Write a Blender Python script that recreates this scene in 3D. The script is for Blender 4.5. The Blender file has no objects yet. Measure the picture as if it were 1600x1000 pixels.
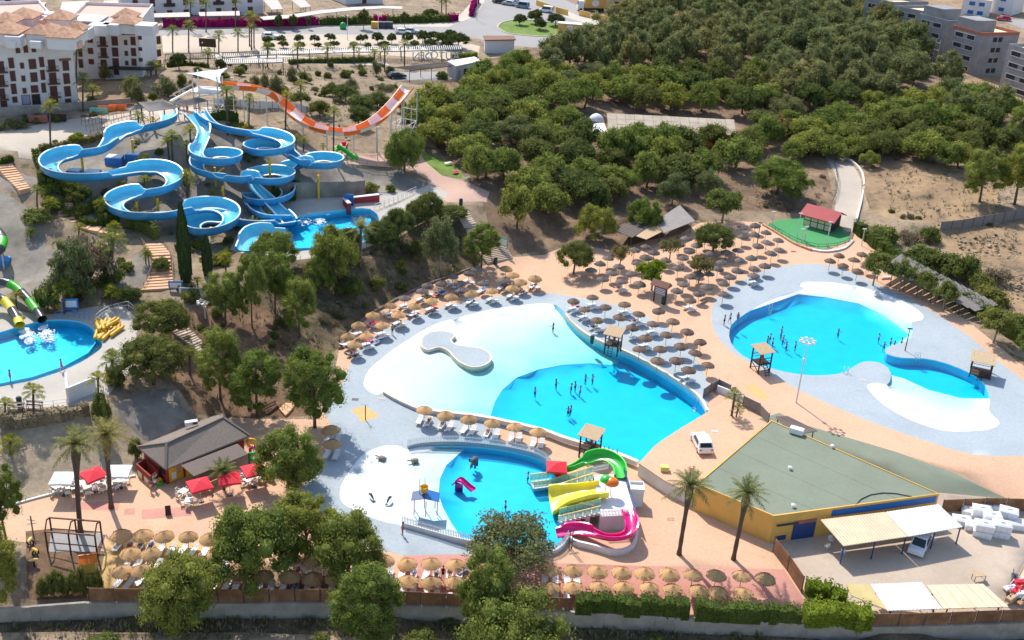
import bpy, bmesh, math, random
import numpy as np
from mathutils import Vector, Matrix
from mathutils.geometry import delaunay_2d_cdt

# ------------------------------------------------------------------ camera, light, exposure
R = math.radians
scene = bpy.context.scene
COL = scene.collection
F_PX, PITCH, ROLL, CAM_H = 1800.0, R(26.05), R(3.5), 76.8
cam_data = bpy.data.cameras.new('camera')
cam = bpy.data.objects.new('camera', cam_data)
COL.objects.link(cam)
scene.camera = cam
cam_data.sensor_width = 36.0
cam_data.lens = 36.0 * F_PX / 1600.0
cam_data.clip_start = 1.0
cam_data.clip_end = 9000.0
_f = Vector((0, math.cos(PITCH), -math.sin(PITCH)))
_r0 = Vector((1, 0, 0)); _u0 = Vector((0, math.sin(PITCH), math.cos(PITCH)))
_r = _r0 * math.cos(ROLL) + _u0 * math.sin(ROLL)
_u = _u0 * math.cos(ROLL) - _r0 * math.sin(ROLL)
cam.matrix_world = Matrix(((_r.x, _u.x, -_f.x, 0), (_r.y, _u.y, -_f.y, 0), (_r.z, _u.z, -_f.z, CAM_H), (0, 0, 0, 1)))

SUN_EL, SUN_DIR = R(49), Vector((-0.48, 0.877, 0))       # horizontal direction towards the sun
world = bpy.data.worlds.new('World'); scene.world = world
world.use_nodes = True
wn = world.node_tree.nodes; wl = world.node_tree.links
bg = wn['Background']
sky = wn.new('ShaderNodeTexSky'); sky.sky_type = 'NISHITA'; sky.sun_disc = False
sky.sun_elevation = SUN_EL; sky.sun_rotation = math.atan2(SUN_DIR.x, SUN_DIR.y)
sky.air_density = 1.0; sky.dust_density = 1.0; sky.ozone_density = 1.0
wl.new(sky.outputs[0], bg.inputs[0]); bg.inputs[1].default_value = 0.15
sun_data = bpy.data.lights.new('sun', 'SUN'); sun_data.energy = 3.5; sun_data.angle = R(0.5); sun_data.color = (1.0, 0.945, 0.87)
sun = bpy.data.objects.new('sun', sun_data); COL.objects.link(sun)
sd = Vector((SUN_DIR.x * math.cos(SUN_EL), SUN_DIR.y * math.cos(SUN_EL), math.sin(SUN_EL)))
sun.rotation_euler = sd.to_track_quat('Z', 'Y').to_euler(); sun.location = (0, 200, 200)
vs = scene.view_settings
vs.view_transform = 'Standard'; vs.look = 'None'; vs.gamma = 1.0; vs.exposure = 0.54; vs.use_curve_mapping = False
scene.cycles.max_bounces = 6; scene.cycles.transparent_max_bounces = 12
scene.cycles.diffuse_bounces = 3; scene.cycles.glossy_bounces = 2
scene.cycles.caustics_reflective = False; scene.cycles.caustics_refractive = False

# ------------------------------------------------------------------ survey: photo pixels <-> places on the ground
def ray(u, v):
 d = _f * F_PX + _r * (u - 800.0) - _u * (v - 500.0)
 return d
def atz(u, v, z=0.0):
 d = ray(u, v); t = (z - CAM_H) / d.z
 return Vector((d.x * t, d.y * t, z))
def proj(p):
 d = Vector(p) - Vector((0, 0, CAM_H)); k = d.dot(_f)
 return 800 + F_PX * d.dot(_r) / k, 500 - F_PX * d.dot(_u) / k
def pxm(p):                                            # pixels per metre at a place
 return F_PX / (Vector(p) - Vector((0, 0, CAM_H))).dot(_f)

# ------------------------------------------------------------------ terrain heights
ANCH = [
 # kids' pool / snack terrace level
 *[(u, v, -.8) for u, v in ((640,760),(760,760),(860,820),(560,760),(700,692),(820,695),(900,720),(960,740),(640,870),(860,890),(1000,850),(1100,890),(1230,900),
   (480,780),(330,800),(180,840),(100,800),(250,745),(400,740),(560,900),(1060,800),(400,880),(240,890),(1300,880),(1450,860),(1600,900),(1400,950),(1560,800),(1500,800),(380,660),(220,715),(60,850),(20,900),(230,675),(300,665),(355,650))],
 (600,640,-.35),(550,620,-.3),(520,680,-.5),(1190,900,-.8),(450,660,-.5),(500,640,-.4),
 *[(u, v, 0) for u, v in ((590,590),(560,560),(700,480),(800,460),(640,530),(850,468),(800,560),(1000,640),(700,600),(620,500),(760,445),(800,425),(560,520),(740,600),(900,600))],
 *[(u, v, 1.0) for u, v in ((910,480),(1000,540),(1090,600),(1115,640),(1000,450),(1100,400),(1180,380),(940,425),(1250,400),(1300,400),(1350,430),(1200,600),(1400,620),
   (1600,700),(1250,650),(1500,540),(1450,480),(1600,590),(1150,480),(1300,500),(1450,590),(1350,540),(1680,700),(1230,350),(1300,360),(1400,720),(1050,375),(1160,350),(1500,745),(960,395),(1260,700),(930,452))],
 (880,405,.6),(850,400,.5),(860,440,.3),
 # outside the bottom wall
 *[(u, v, -2.6) for u, v in ((30,975),(140,966),(300,965),(500,968),(700,975),(900,985),(1100,992),(1300,1000),(1500,1000),(1650,1000),(100,1010),(400,1010),(700,1020),(1000,1030),(1300,1040),(-60,985))],
 # sandy slope and splash pool terrace on the left
 *[(u, v, -.8) for u, v in ((-60,800),(0,795),(60,777),(140,757),(210,745))],
 *[(u, v, 4.0) for u, v in ((-60,660),(0,650),(60,645),(110,640),(165,622),(60,560),(120,590),(20,540),(150,520),(-60,560),(200,560),(200,500),(240,560),(90,495))],
 (0,720,1.6),(100,700,1.6),(200,680,1.4),(255,640,2.4),(285,635,1.6),(290,600,2.8),(215,625,3.8),(240,690,-.5),
 (262,505,4.2),(300,535,2.8),(330,562,1.4),(350,600,.3),(400,600,.6),(310,620,1.3),(420,560,.9),(500,570,.1),(525,548,0),
 # wooded slope below the slide pool
 *[(u, v, .1) for u, v in ((545,520),(568,498),(612,472),(662,447),(735,420))],
 *[(u, v, 6.0) for u, v in ((430,412),(500,402),(560,392),(620,365),(680,328),(560,340),(500,385),(640,310),(600,290),(690,290),(450,380),(390,420),(470,350),(640,335),(430,350))],
 (340,520,2.8),(400,500,2.6),(460,490,2.2),(500,470,2.3),(560,440,3.0),(640,405,3.2),(700,385,3.0),(400,460,4.5),(350,480,4.5),(310,470,4.8),
 (770,415,.4),(750,380,2.6),(730,345,5.6),(720,315,6.4),(690,262,7),(680,245,7.5),(750,275,7),(800,330,4),(850,375,1.2),(900,345,2),(1000,300,2.6),(1050,335,1.6),(1100,345,1.1),(830,300,5),(740,300,6.6),
 # slide hill
 (250,330,8),(300,280,10.5),(220,270,11.8),(150,260,12.3),(330,220,13.5),(250,230,13.8),(300,195,15.6),(400,230,12.3),(480,245,11.4),(540,245,9.4),(600,250,8),
 (240,385,7.5),(150,350,8.6),(100,330,9.6),(40,280,12.4),(20,230,14.3),(100,212,14.6),(250,180,15.8),(320,180,15.9),(20,330,9.8),(60,400,7),(100,420,6.2),(20,440,4.6),(180,430,6),(200,470,4.6),(270,460,5),(330,440,5.5),
 (430,285,9),(420,320,6.6),(500,300,6.2),(380,330,6.8),(350,310,8.2),(320,370,6.6),(300,410,5.8),(480,270,9.5),(540,300,6.2),(540,278,8.4),(-60,300,11),(-60,420,5),
 (450,190,12.6),(560,210,9.8),(400,160,14),(600,230,8.6),(520,190,11),(640,200,8.4),
 # upper plateau, woods, far side
 (450,100,10),(550,110,9),(650,120,8),(300,125,13),(200,145,14),(50,170,14),(-40,180,14),(350,60,10),(500,60,9),(650,50,8.5),(800,60,8),(100,10,11),(500,10,9),(850,20,8),(950,10,8),
 (1000,100,7),(1200,80,8),(1400,120,8),(1550,180,7),(1590,20,9),(1450,250,4.6),(1330,260,3),(1320,330,1.8),(1250,275,3),(1150,262,3.5),(1030,210,5),(900,225,5),(760,200,7),
 (1400,340,2.5),(1550,300,3.6),(1550,400,2),(1590,480,1.4),(1440,400,1.6),(1370,375,1.2),(1500,450,1.2),(1650,400,2.2),(1250,310,2),(1180,300,2.4),(1300,150,6.5),(850,150,7),
]
_aw = [(*atz(u, v, z)[:2], z) for u, v, z in ANCH] + [(x, y, 8) for x in (-300,-150,0,150,300) for y in (470, 600)] + [(-90,75,-2.6),(0,75,-2.6),(90,75,-2.6)]
_aw = np.array(_aw)
GX0, GY0, GS = -270.0, 60.0, 1.5
_gx = np.arange(GX0, 271, GS); _gy = np.arange(GY0, 601, GS)
HG = np.zeros((len(_gy), len(_gx)))
for j, y in enumerate(_gy):
 d2 = (_gx[:, None] - _aw[None, :, 0]) ** 2 + (y - _aw[None, :, 1]) ** 2 + 0.05
 w = d2 ** -1.9
 HG[j] = (w * _aw[None, :, 2]).sum(1) / w.sum(1)
for _ in range(2):
 HP = np.pad(HG, 1, mode='edge')
 HG = (HP[:-2, 1:-1] + HP[2:, 1:-1] + HP[1:-1, :-2] + HP[1:-1, 2:] + 2 * HG) / 6
def hz(x, y):
 fx = min(max((x - GX0) / GS, 0), len(_gx) - 1.001); fy = min(max((y - GY0) / GS, 0), len(_gy) - 1.001)
 i, j = int(fx), int(fy); a, b = fx - i, fy - j
 return float((HG[j, i] * (1 - a) + HG[j, i + 1] * a) * (1 - b) + (HG[j + 1, i] * (1 - a) + HG[j + 1, i + 1] * a) * b)
def P(u, v, up=0.0):                                   # where the view ray of a pixel meets the ground (or `up` metres above it)
 d = ray(u, v); k = -1.0 / d.z
 t0, t = 40.0, 40.0
 while t < 90:
  if CAM_H - t <= hz(d.x * k * t, d.y * k * t) + up: break
  t0 = t; t += 0.5
 for _ in range(12):
  m = (t0 + t) / 2
  if CAM_H - m <= hz(d.x * k * m, d.y * k * m) + up: t = m
  else: t0 = m
 return Vector((d.x * k * t, d.y * k * t, CAM_H - t))

# ------------------------------------------------------------------ materials
def srgb(r, g, b):
 return tuple((c / 255 / 12.92 if c <= 10 else ((c / 255 + .055) / 1.055) ** 2.4) for c in (r, g, b))
class NT:
 def __init__(s, name):
  s.m = bpy.data.materials.new(name); s.m.use_nodes = True
  s.t = s.m.node_tree; s.n = s.t.nodes; s.b = s.n['Principled BSDF']; s.out = s.n['Material Output']
  tc = s.n.new('ShaderNodeTexCoord'); s.co = tc.outputs['Object']
 def link(s, a, b): s.t.links.new(a, b)
 def noise(s, scale, detail=4, rough=.55, co=None):
  n = s.n.new('ShaderNodeTexNoise'); n.inputs['Scale'].default_value = scale; n.inputs['Detail'].default_value = detail
  n.inputs['Roughness'].default_value = rough; s.link(co or s.co, n.inputs['Vector']); return n.outputs['Fac']
 def voro(s, scale, feature='F1', co=None):
  n = s.n.new('ShaderNodeTexVoronoi'); n.feature = feature; n.inputs['Scale'].default_value = scale; s.link(co or s.co, n.inputs['Vector']); return n
 def ramp(s, fac, stops):
  n = s.n.new('ShaderNodeValToRGB'); e = n.color_ramp.elements
  while len(e) < len(stops): e.new(.5)
  for q, (p, c) in zip(e, stops): q.position = p; q.color = (*c, 1) if len(c) == 3 else c
  s.link(fac, n.inputs[0]); return n.outputs[0]
 def mix(s, fac, a, b, mode='MIX'):
  n = s.n.new('ShaderNodeMix'); n.data_type = 'RGBA'; n.blend_type = mode
  for i, q in ((0, fac), (6, a), (7, b)):
   if isinstance(q, (int, float)): n.inputs[i].default_value = q
   elif isinstance(q, tuple): n.inputs[i].default_value = (*q, 1) if len(q) == 3 else q
   else: s.link(q, n.inputs[i])
  return n.outputs[2]
 def mapping(s, scale=(1, 1, 1), rot=(0, 0, 0)):
  n = s.n.new('ShaderNodeMapping'); n.inputs['Scale'].default_value = scale; n.inputs['Rotation'].default_value = rot
  s.link(s.co, n.inputs['Vector']); return n.outputs[0]
 def color(s, c):
  if isinstance(c, tuple): s.b.inputs['Base Color'].default_value = (*c, 1)
  else: s.link(c, s.b.inputs['Base Color'])
  return s
 def rough(s, r): s.b.inputs['Roughness'].default_value = r; return s
 def bump(s, h, strength=.3, dist=.05):
  n = s.n.new('ShaderNodeBump'); n.inputs['Strength'].default_value = strength; n.inputs['Distance'].default_value = dist
  s.link(h, n.inputs['Height']); s.link(n.outputs[0], s.b.inputs['Normal']); return s
def sc(c, k): return tuple(min(1, x * k) for x in c)
def simple(name, c, rough=.6, var=.25, scale=3.0, metal=0.0, bump=0.0, obvar=0.0):
 t = NT(name); f = t.noise(scale)
 col = t.ramp(f, [(.3, sc(c, 1 - var)), (.7, sc(c, 1 + var * .6))])
 if obvar:
  oi = t.n.new('ShaderNodeObjectInfo')
  col = t.mix(1.0, col, t.ramp(oi.outputs['Random'], [(0, (1 - obvar,) * 3), (1, (1 + obvar * .5,) * 3)]), 'MULTIPLY')
 t.color(col).rough(rough); t.b.inputs['Metallic'].default_value = metal
 if bump: t.bump(t.noise(scale * 6), bump)
 return t.m
def ground_mat(name, cols, s1=.12, s2=1.1, bumpd=.12, speck=None, fine=9.0):
 t = NT(name)
 a = t.noise(s1, 5, .6); b = t.noise(s2, 6, .65); c = t.noise(fine, 4, .7)
 base = t.ramp(a, [(.32, cols[0]), (.5, cols[1]), (.68, cols[2])])
 det = t.ramp(b, [(.3, (.62, .62, .62)), (.7, (1.18, 1.18, 1.18))])
 base = t.mix(.8, base, det, 'MULTIPLY')
 base = t.mix(.55, base, t.ramp(c, [(.3, (.7, .7, .7)), (.75, (1.2, 1.2, 1.2))]), 'MULTIPLY')
 if speck:
  base = t.mix(t.ramp(t.noise(speck[1], 5, .7), [(speck[2], (0, 0, 0)), (speck[2] + .1, (1, 1, 1))]), base, speck[0])
 t.color(base).rough(.95)
 n = t.n.new('ShaderNodeMath'); n.operation = 'ADD'; t.link(b, n.inputs[0]); t.link(c, n.inputs[1])
 t.bump(n.outputs[0], .7, bumpd)
 return t.m
M = {}
M['dirt'] = ground_mat('dry_earth', [srgb(134,115,94), srgb(157,136,111), srgb(178,155,124)], s1=.2, speck=(srgb(94,90,55), .35, .56))
M['brown_soil'] = ground_mat('brown_soil', [srgb(107,80,59), srgb(132,101,76), srgb(153,122,94)], s1=.25, speck=(srgb(84,78,53), .8, .57))
M['sand'] = ground_mat('sandy_bank', [srgb(162,143,118), srgb(178,159,132), srgb(189,170,141)], s1=.2, bumpd=.15)
M['gunite'] = ground_mat('grey_sprayed_slope', [srgb(132,124,115), srgb(149,140,128), srgb(166,157,141)], s1=.1, s2=.5, bumpd=.1)
M['field'] = ground_mat('pale_field', [srgb(157,130,99), srgb(178,147,111), srgb(187,157,117)], s1=.12, s2=.6, bumpd=.25, speck=(srgb(120,103,80), .3, .52))
M['litter'] = ground_mat('pine_litter', [srgb(117,92,71), srgb(141,115,90), srgb(159,132,103)], s1=.2, speck=(srgb(92,96,52), .4, .62))
M['dark_scrub'] = ground_mat('dark_bank', [srgb(92,78,61), srgb(120,101,78), srgb(143,120,92)], s1=.4, bumpd=.3, speck=(srgb(76,80,44), 1.0, .52))
def deck_mat(name, c, joints=.0, mott=.1, stain=None):
 t = NT(name)
 a = t.noise(.16, 5, .6); b = t.noise(2.2, 5, .6); c2 = t.noise(11, 3, .6)
 base = t.ramp(a, [(.3, sc(c, 1 - mott)), (.7, sc(c, 1 + mott * .6))])
 base = t.mix(.5, base, t.ramp(b, [(.3, (.86,) * 3), (.7, (1.08,) * 3)]), 'MULTIPLY')
 base = t.mix(.5, base, t.ramp(c2, [(.3, (.84,) * 3), (.7, (1.08,) * 3)]), 'MULTIPLY')
 if stain: base = t.mix(t.ramp(t.noise(.35, 6, .7), [(stain[1], (0, 0, 0)), (stain[1] + .16, (.55,) * 3)]), base, stain[0])
 if joints:
  v = t.voro(1.6, 'DISTANCE_TO_EDGE')
  base = t.mix(joints, base, t.ramp(v.outputs['Distance'], [(0, (.75,) * 3), (.06, (1,) * 3)]), 'MULTIPLY')
 t.color(base).rough(.85); t.bump(c2, .25, .02)
 return t.m
M['orange_deck'] = deck_mat('stamped_orange_concrete', srgb(216,174,141), .5, .07, (srgb(187,143,113), .6))
M['blue_deck'] = deck_mat('pale_blue_stamped_concrete', srgb(170,180,185), .45, .08, (srgb(143,157,172), .56))
M['pink_deck'] = deck_mat('pink_concrete', srgb(206,147,130), .4, .08)
M['gold_deck'] = deck_mat('ochre_sand_paving', srgb(214,176,113), .3, .07)
M['yard'] = deck_mat('yard_concrete', srgb(197,178,157), 0, .12, (srgb(168,145,124), .57))
M['concrete'] = deck_mat('pale_concrete', srgb(197,187,170), 0, .08, (srgb(178,164,145), .58))
M['terrace'] = deck_mat('grey_terrace_concrete', srgb(185,178,166), 0, .08)
M['green_roof'] = deck_mat('green_roof_sheet', srgb(128,136,116), 0, .1, (srgb(170,160,134), .64))
M['asphalt'] = deck_mat('worn_asphalt', srgb(157,153,149), 0, .06)
M['carpark'] = deck_mat('tan_car_park', srgb(197,180,159), 0, .06)
M['turf'] = deck_mat('green_court_turf', srgb(69,151,88), 0, .08)
M['lawn'] = ground_mat('lawn', [srgb(99,124,50), srgb(115,141,57), srgb(128,149,67)], bumpd=.05)
M['path'] = deck_mat('pale_path', srgb(189,176,159), 0, .08)
M['pinkpath'] = deck_mat('pink_path', srgb(197,162,143), 0, .08)
M['pool_white'] = deck_mat('white_pool_shell', (.86, .86, .85), 0, .015)
def pool_blue(name, c):
 t = NT(name)
 t.color(t.ramp(t.noise(.5, 4), [(.3, sc(c, .93)), (.7, sc(c, 1.05))])).rough(.5); return t.m
M['pool_blue'] = pool_blue('blue_pool_paint', (.010, .60, .95))
M['pool_wall'] = pool_blue('pale_blue_pool_wall', (.22, .68, .85))
M['white'] = simple('white_paint', (.78, .78, .77), .6, .06, 1.5)
M['offwhite'] = simple('off_white_render', (.70, .67, .63), .8, .1, .6)
M['wall_grey'] = simple('pale_wall_render', (.36, .32, .265), .9, .25, .8)
M['straw'] = None

# ------------------------------------------------------------------ mesh helpers
class MB:
 def __init__(s): s.v = []; s.f = []; s.smooth = False
 def add(s, vs, fs):
  o = len(s.v); s.v += [tuple(p) for p in vs]; s.f += [tuple(i + o for i in f) for f in fs]; return s
 def box(s, x0, x1, y0, y1, z0, z1):
  return s.add([(x0,y0,z0),(x1,y0,z0),(x1,y1,z0),(x0,y1,z0),(x0,y0,z1),(x1,y0,z1),(x1,y1,z1),(x0,y1,z1)],
      [(0,3,2,1),(4,5,6,7),(0,1,5,4),(1,2,6,5),(2,3,7,6),(3,0,4,7)])
 def bbox(s, x0, x1, y0, y1, z0, z1, b=.03):           # box with chamfered top edges
  return s.add([(x0,y0,z0),(x1,y0,z0),(x1,y1,z0),(x0,y1,z0),(x0,y0,z1-b),(x1,y0,z1-b),(x1,y1,z1-b),(x0,y1,z1-b),
       (x0+b,y0+b,z1),(x1-b,y0+b,z1),(x1-b,y1-b,z1),(x0+b,y1-b,z1)],
      [(0,3,2,1),(8,9,10,11),(0,1,5,4),(1,2,6,5),(2,3,7,6),(3,0,4,7),(4,5,9,8),(5,6,10,9),(6,7,11,10),(7,4,8,11)])
 def beam(s, a, b, w, h=None, up=(0, 0, 1)):           # square bar between two points
  a, b = Vector(a), Vector(b); h = h or w; d = (b - a).normalized(); up = Vector(up)
  if abs(d.dot(up)) > .98: up = Vector((0, 1, 0))
  x = d.cross(up).normalized() * (w / 2); y = x.cross(d).normalized() * (h / 2)
  q = [a - x - y, a + x - y, a + x + y, a - x + y, b - x - y, b + x - y, b + x + y, b - x + y]
  return s.add(q, [(0,3,2,1),(4,5,6,7),(0,1,5,4),(1,2,6,5),(2,3,7,6),(3,0,4,7)])
 def tube(s, pts, r, n=8, cap=True):
  pts = [Vector(p) for p in pts]; rs = r if isinstance(r, (list, tuple)) else [r] * len(pts)
  o = len(s.v); up = None
  for i, p in enumerate(pts):
   d = (pts[min(i + 1, len(pts) - 1)] - pts[max(i - 1, 0)]).normalized()
   if up is None: up = Vector((1, 0, 0)) if abs(d.x) < .9 else Vector((0, 1, 0))
   x = d.cross(up).normalized(); y = x.cross(d).normalized(); up = y
   for k in range(n):
    a = 2 * math.pi * k / n; s.v.append(tuple(p + (x * math.cos(a) + y * math.sin(a)) * rs[i]))
  for i in range(len(pts) - 1):
   for k in range(n):
    a, b = o + i * n + k, o + i * n + (k + 1) % n; s.f.append((a, a + n, b + n, b))
  if cap:
   s.f.append(tuple(o + k for k in range(n))); s.f.append(tuple(o + (len(pts) - 1) * n + n - 1 - k for k in range(n)))
  return s
 def lathe(s, prof, n=16, c=(0, 0, 0), sx=1, sy=1):
  o = len(s.v)
  for r, z in prof:
   for k in range(n):
    a = 2 * math.pi * k / n; s.v.append((c[0] + r * math.cos(a) * sx, c[1] + r * math.sin(a) * sy, c[2] + z))
  for i in range(len(prof) - 1):
   for k in range(n):
    a, b = o + i * n + k, o + i * n + (k + 1) % n; s.f.append((a, b, b + n, a + n))
  if prof[0][0] > 1e-4: s.f.append(tuple(o + n - 1 - k for k in range(n)))
  if prof[-1][0] > 1e-4: s.f.append(tuple(o + (len(prof) - 1) * n + k for k in range(n)))
  return s
 def prism(s, poly, z0, z1):                            # poly: xy (any winding); z0 / z1 numbers or per-vertex lists
  n = len(poly)
  if sum(poly[i][0] * poly[(i+1) % n][1] - poly[(i+1) % n][0] * poly[i][1] for i in range(n)) < 0:
   poly = list(poly)[::-1]
   z0 = z0[::-1] if isinstance(z0, list) else z0; z1 = z1[::-1] if isinstance(z1, list) else z1
  A = z0 if isinstance(z0, list) else [z0] * n; B = z1 if isinstance(z1, list) else [z1] * n
  o = len(s.v)
  s.v += [(p[0], p[1], A[i]) for i, p in enumerate(poly)] + [(p[0], p[1], B[i]) for i, p in enumerate(poly)]
  s.f += [tuple(o + n - 1 - k for k in range(n)), tuple(o + n + k for k in range(n))]
  s.f += [(o + k, o + (k + 1) % n, o + n + (k + 1) % n, o + n + k) for k in range(n)]
  return s
 def ell(s, c, rx, ry, rz, n=8, m=6):
  prof = [(max(math.sin(math.pi * i / m), 0), -math.cos(math.pi * i / m)) for i in range(m + 1)]
  o = len(s.v); s.lathe(prof, n)
  for i in range(o, len(s.v)):
   x, y, z = s.v[i]; s.v[i] = (c[0] + x * rx, c[1] + y * ry, c[2] + z * rz)
  return s
 def xf(s, mat, o=0):
  for i in range(o, len(s.v)): s.v[i] = tuple(mat @ Vector(s.v[i]))
  return s
 def mesh(s, name, m):
  me = bpy.data.meshes.new(name); me.from_pydata(s.v, [], s.f); me.update()
  if m: me.materials.append(m)
  if s.smooth: me.polygons.foreach_set('use_smooth', [True] * len(me.polygons))
  return me
def obj(name, mb, m=None, parent=None, loc=None, rz=0):
 me = mb.mesh(name, m) if isinstance(mb, MB) else mb
 o = bpy.data.objects.new(name, me); COL.objects.link(o)
 if parent is not None: o.parent = parent
 if loc is not None: o.location = loc
 if rz: o.rotation_euler = (0, 0, rz)
 return o
ALL_LABELS = {}
def tag(o, label, cat, group=None):
 o['label'] = label; o['category'] = cat
 if group: o['group'] = group
 return o
def thing(name, label, cat, loc=(0, 0, 0), rz=0, group=None):
 o = bpy.data.objects.new(name, None); COL.objects.link(o); o.empty_display_size = .2
 o.location = loc; o.rotation_euler = (0, 0, rz); return tag(o, label, cat, group)
def struct(name, mb, m, parent=None):
 o = obj(name, mb, m, parent); o['kind'] = 'structure'; return o
def stuff(name, mb, m, parent=None):
 o = obj(name, mb, m, parent); o['kind'] = 'stuff'; return o
KIDS = {}
def kids(r):
 k = KIDS.get(r.name)
 if k is None:
  k = [(c, list(c.children)) for c in r.children]; KIDS[r.name] = k
 return k
def dup(root, loc, rz=0, label=None, group=None, scale=None):
 r = root.copy(); COL.objects.link(r); r.location = loc; r.rotation_euler = (0, 0, rz)
 if label: r['label'] = label
 if group: r['group'] = group
 if scale is not None: r.scale = scale if isinstance(scale, tuple) else (scale,) * 3
 for c, gs in kids(root):
  k = c.copy(); COL.objects.link(k); k.parent = r
  for g in gs:
   q = g.copy(); COL.objects.link(q); q.parent = k
 return r
ORD = ['', 'second', 'third', 'fourth', 'fifth', 'sixth', 'seventh', 'eighth', 'ninth', 'tenth', 'eleventh', 'twelfth', 'thirteenth', 'fourteenth', 'fifteenth', 'sixteenth',
    'seventeenth', 'eighteenth', 'nineteenth', 'twentieth', '21st', '22nd', '23rd', '24th', '25th', '26th', '27th', '28th', '29th', '30th']
def ordn(i): return ORD[i] if i < len(ORD) else f'{i + 1}th'
LM = {}
def label_near(items, marks=None):                         # items: (object, phrase, how); told apart by how near they stand to a landmark
 marks = marks or list(LM)
 by = {}
 for o, ph in items:
  p = o.location
  m = min(marks, key=lambda k: (LM[k][0] - p.x) ** 2 + (LM[k][1] - p.y) ** 2)
  by.setdefault((ph, m), []).append((math.hypot(LM[m][0] - p.x, LM[m][1] - p.y), o))
 for (ph, m), L in by.items():
  L.sort(key=lambda t: t[0])
  for i, (_, o) in enumerate(L):
   o['label'] = f"{ph} nearest the {m}" if i == 0 else f"{ph}, {ordn(i)} nearest the {m}"

# ------------------------------------------------------------------ the ground: one triangulation, cut into regions along their real borders
def inpoly(X, Y, poly):
 c = np.zeros(X.shape, bool); n = len(poly)
 for i in range(n):
  x1, y1 = poly[i][:2]; x2, y2 = poly[(i + 1) % n][:2]
  if y1 == y2: continue
  k = ((y1 > Y) != (y2 > Y)) & (X < (x2 - x1) * (Y - y1) / (y2 - y1) + x1)
  c ^= k
 return c
def curve(pts, closed=True, n=5):                          # Catmull-Rom through points
 out = []; N = len(pts); V = [Vector(p) for p in pts]
 for i in range(N if closed else N - 1):
  if closed: a, b, c, d = V[i - 1], V[i], V[(i + 1) % N], V[(i + 2) % N]
  else: a, b, c, d = V[max(i - 1, 0)], V[i], V[i + 1], V[min(i + 2, N - 1)]
  for k in range(n):
   t = k / n
   out.append(.5 * ((2 * b) + (c - a) * t + (2 * a - 5 * b + 4 * c - d) * t * t + (3 * b - a - 3 * c + d) * t ** 3))
 if not closed: out.append(V[-1])
 return out
REG = []
def region(name, px, m, smooth=0, z=None, kind='ground', depth=None):
 w = [(atz(u, v, z) if z is not None else P(u, v)) for u, v in px]
 if smooth: w = curve(w, True, smooth)
 REG.append(dict(name=name, poly=[(p.x, p.y) for p in w], mat=m, kind=kind, depth=depth)); return w

region('grey_slope', [(-60,250),(20,262),(60,275),(130,235),(200,205),(290,180),(345,190),(420,205),(470,225),(530,240),(560,262),(620,262),(668,290),(640,300),(560,298),(530,306),(420,318),(400,340),(340,352),(330,395),(280,372),(230,350),(150,345),(110,325),(80,300),(60,292),(40,310),(0,290),(-60,285)], 'gunite', 2)
region('grey_slope', [(-60,300),(0,300),(45,325),(65,350),(75,390),(110,395),(115,430),(70,455),(40,480),(-60,490)], 'gunite', 2)
region('grey_slope', [(195,420),(230,385),(250,410),(238,440),(200,470),(175,450)], 'gunite', 2)
region('sandy_bank', [(-60,650),(0,648),(60,650),(110,645),(165,632),(200,630),(240,610),(285,612),(300,640),(260,668),(215,700),(210,742),(140,755),(60,775),(0,792),(-60,800)], 'sand', 0)
region('grey_slope', [(190,628),(230,612),(272,610),(284,634),(300,655),(240,690),(205,668),(185,645)], 'gunite', 2)
region('brown_bank', [(400,425),(440,420),(500,412),(560,402),(620,372),(680,336),(735,350),(760,400),(735,424),(662,450),(612,476),(568,502),(530,545),(480,550),(420,540),(380,500)], 'dark_scrub', 0)
region('brown_slope', [(260,505),(300,480),(340,470),(400,470),(460,520),(520,548),(510,600),(480,650),(400,655),(330,650),(300,640),(270,600),(240,590),(240,540)], 'brown_soil', 0)
region('wood_floor', [(640,150),(760,95),(900,60),(960,10),(1180,-30),(1380,-10),(1480,110),(1580,180),(1640,240),(1480,250),(1420,246),(1330,240),(1290,250),(1300,300),(1300,338),(1190,330),(1090,330),(1010,345),(900,380),(800,400),(770,380),(750,300),(690,240)], 'litter', 0)
region('pale_field', [(1365,375),(1420,372),(1480,362),(1560,350),(1680,330),(1700,560),(1600,510),(1540,440),(1480,395),(1430,375)], 'field', 0)
region('pale_field', [(1350,262),(1420,250),(1500,262),(1560,300),(1540,345),(1480,352),(1410,345),(1360,330)], 'field', 2)
region('outer_bank', [(-100,972),(30,968),(140,958),(300,957),(500,958),(700,965),(900,975),(1100,984),(1300,990),(1700,990),(1700,1022),(1100,1015),(700,1000),(400,990),(-100,992)], 'dark_scrub', 0)
# roads, car park and far paths
region('car_park', [(252,48),(420,44),(560,46),(660,52),(750,72),(745,96),(690,92),(600,86),(480,84),(255,82)], 'carpark', 0)
region('road', [(230,40),(400,36),(600,36),(700,36),(740,22),(756,0),(764,-20),(900,-20),(880,-2),(930,22),(950,34),(960,40),(925,46),(900,64),(840,74),(780,70),(740,58),(660,56),(540,54),(400,53),(250,56)], 'asphalt', 0)
region('pavement', [(250,33),(400,33),(600,31),(690,31),(720,22),(735,5),(740,-10),(762,-10),(752,12),(736,28),(700,42),(600,41),(400,44),(250,48)], 'concrete', 0)
region('roundabout_lawn', [(777,42),(783,36),(800,32),(830,32),(865,36),(890,40),(893,46),(880,52),(850,56),(815,54),(790,50)], 'lawn', 2)
region('pavement', [(875,12),(905,25),(960,38),(1000,46),(985,52),(940,43),(890,29),(866,18)], 'concrete', 0)
region('lower_road', [(600,113),(690,112),(770,112),(775,120),(700,124),(615,126)], 'asphalt', 0)
region('dry_garden_path', [(330,82),(600,96),(610,102),(480,100),(330,92)], 'concrete', 0)
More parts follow.
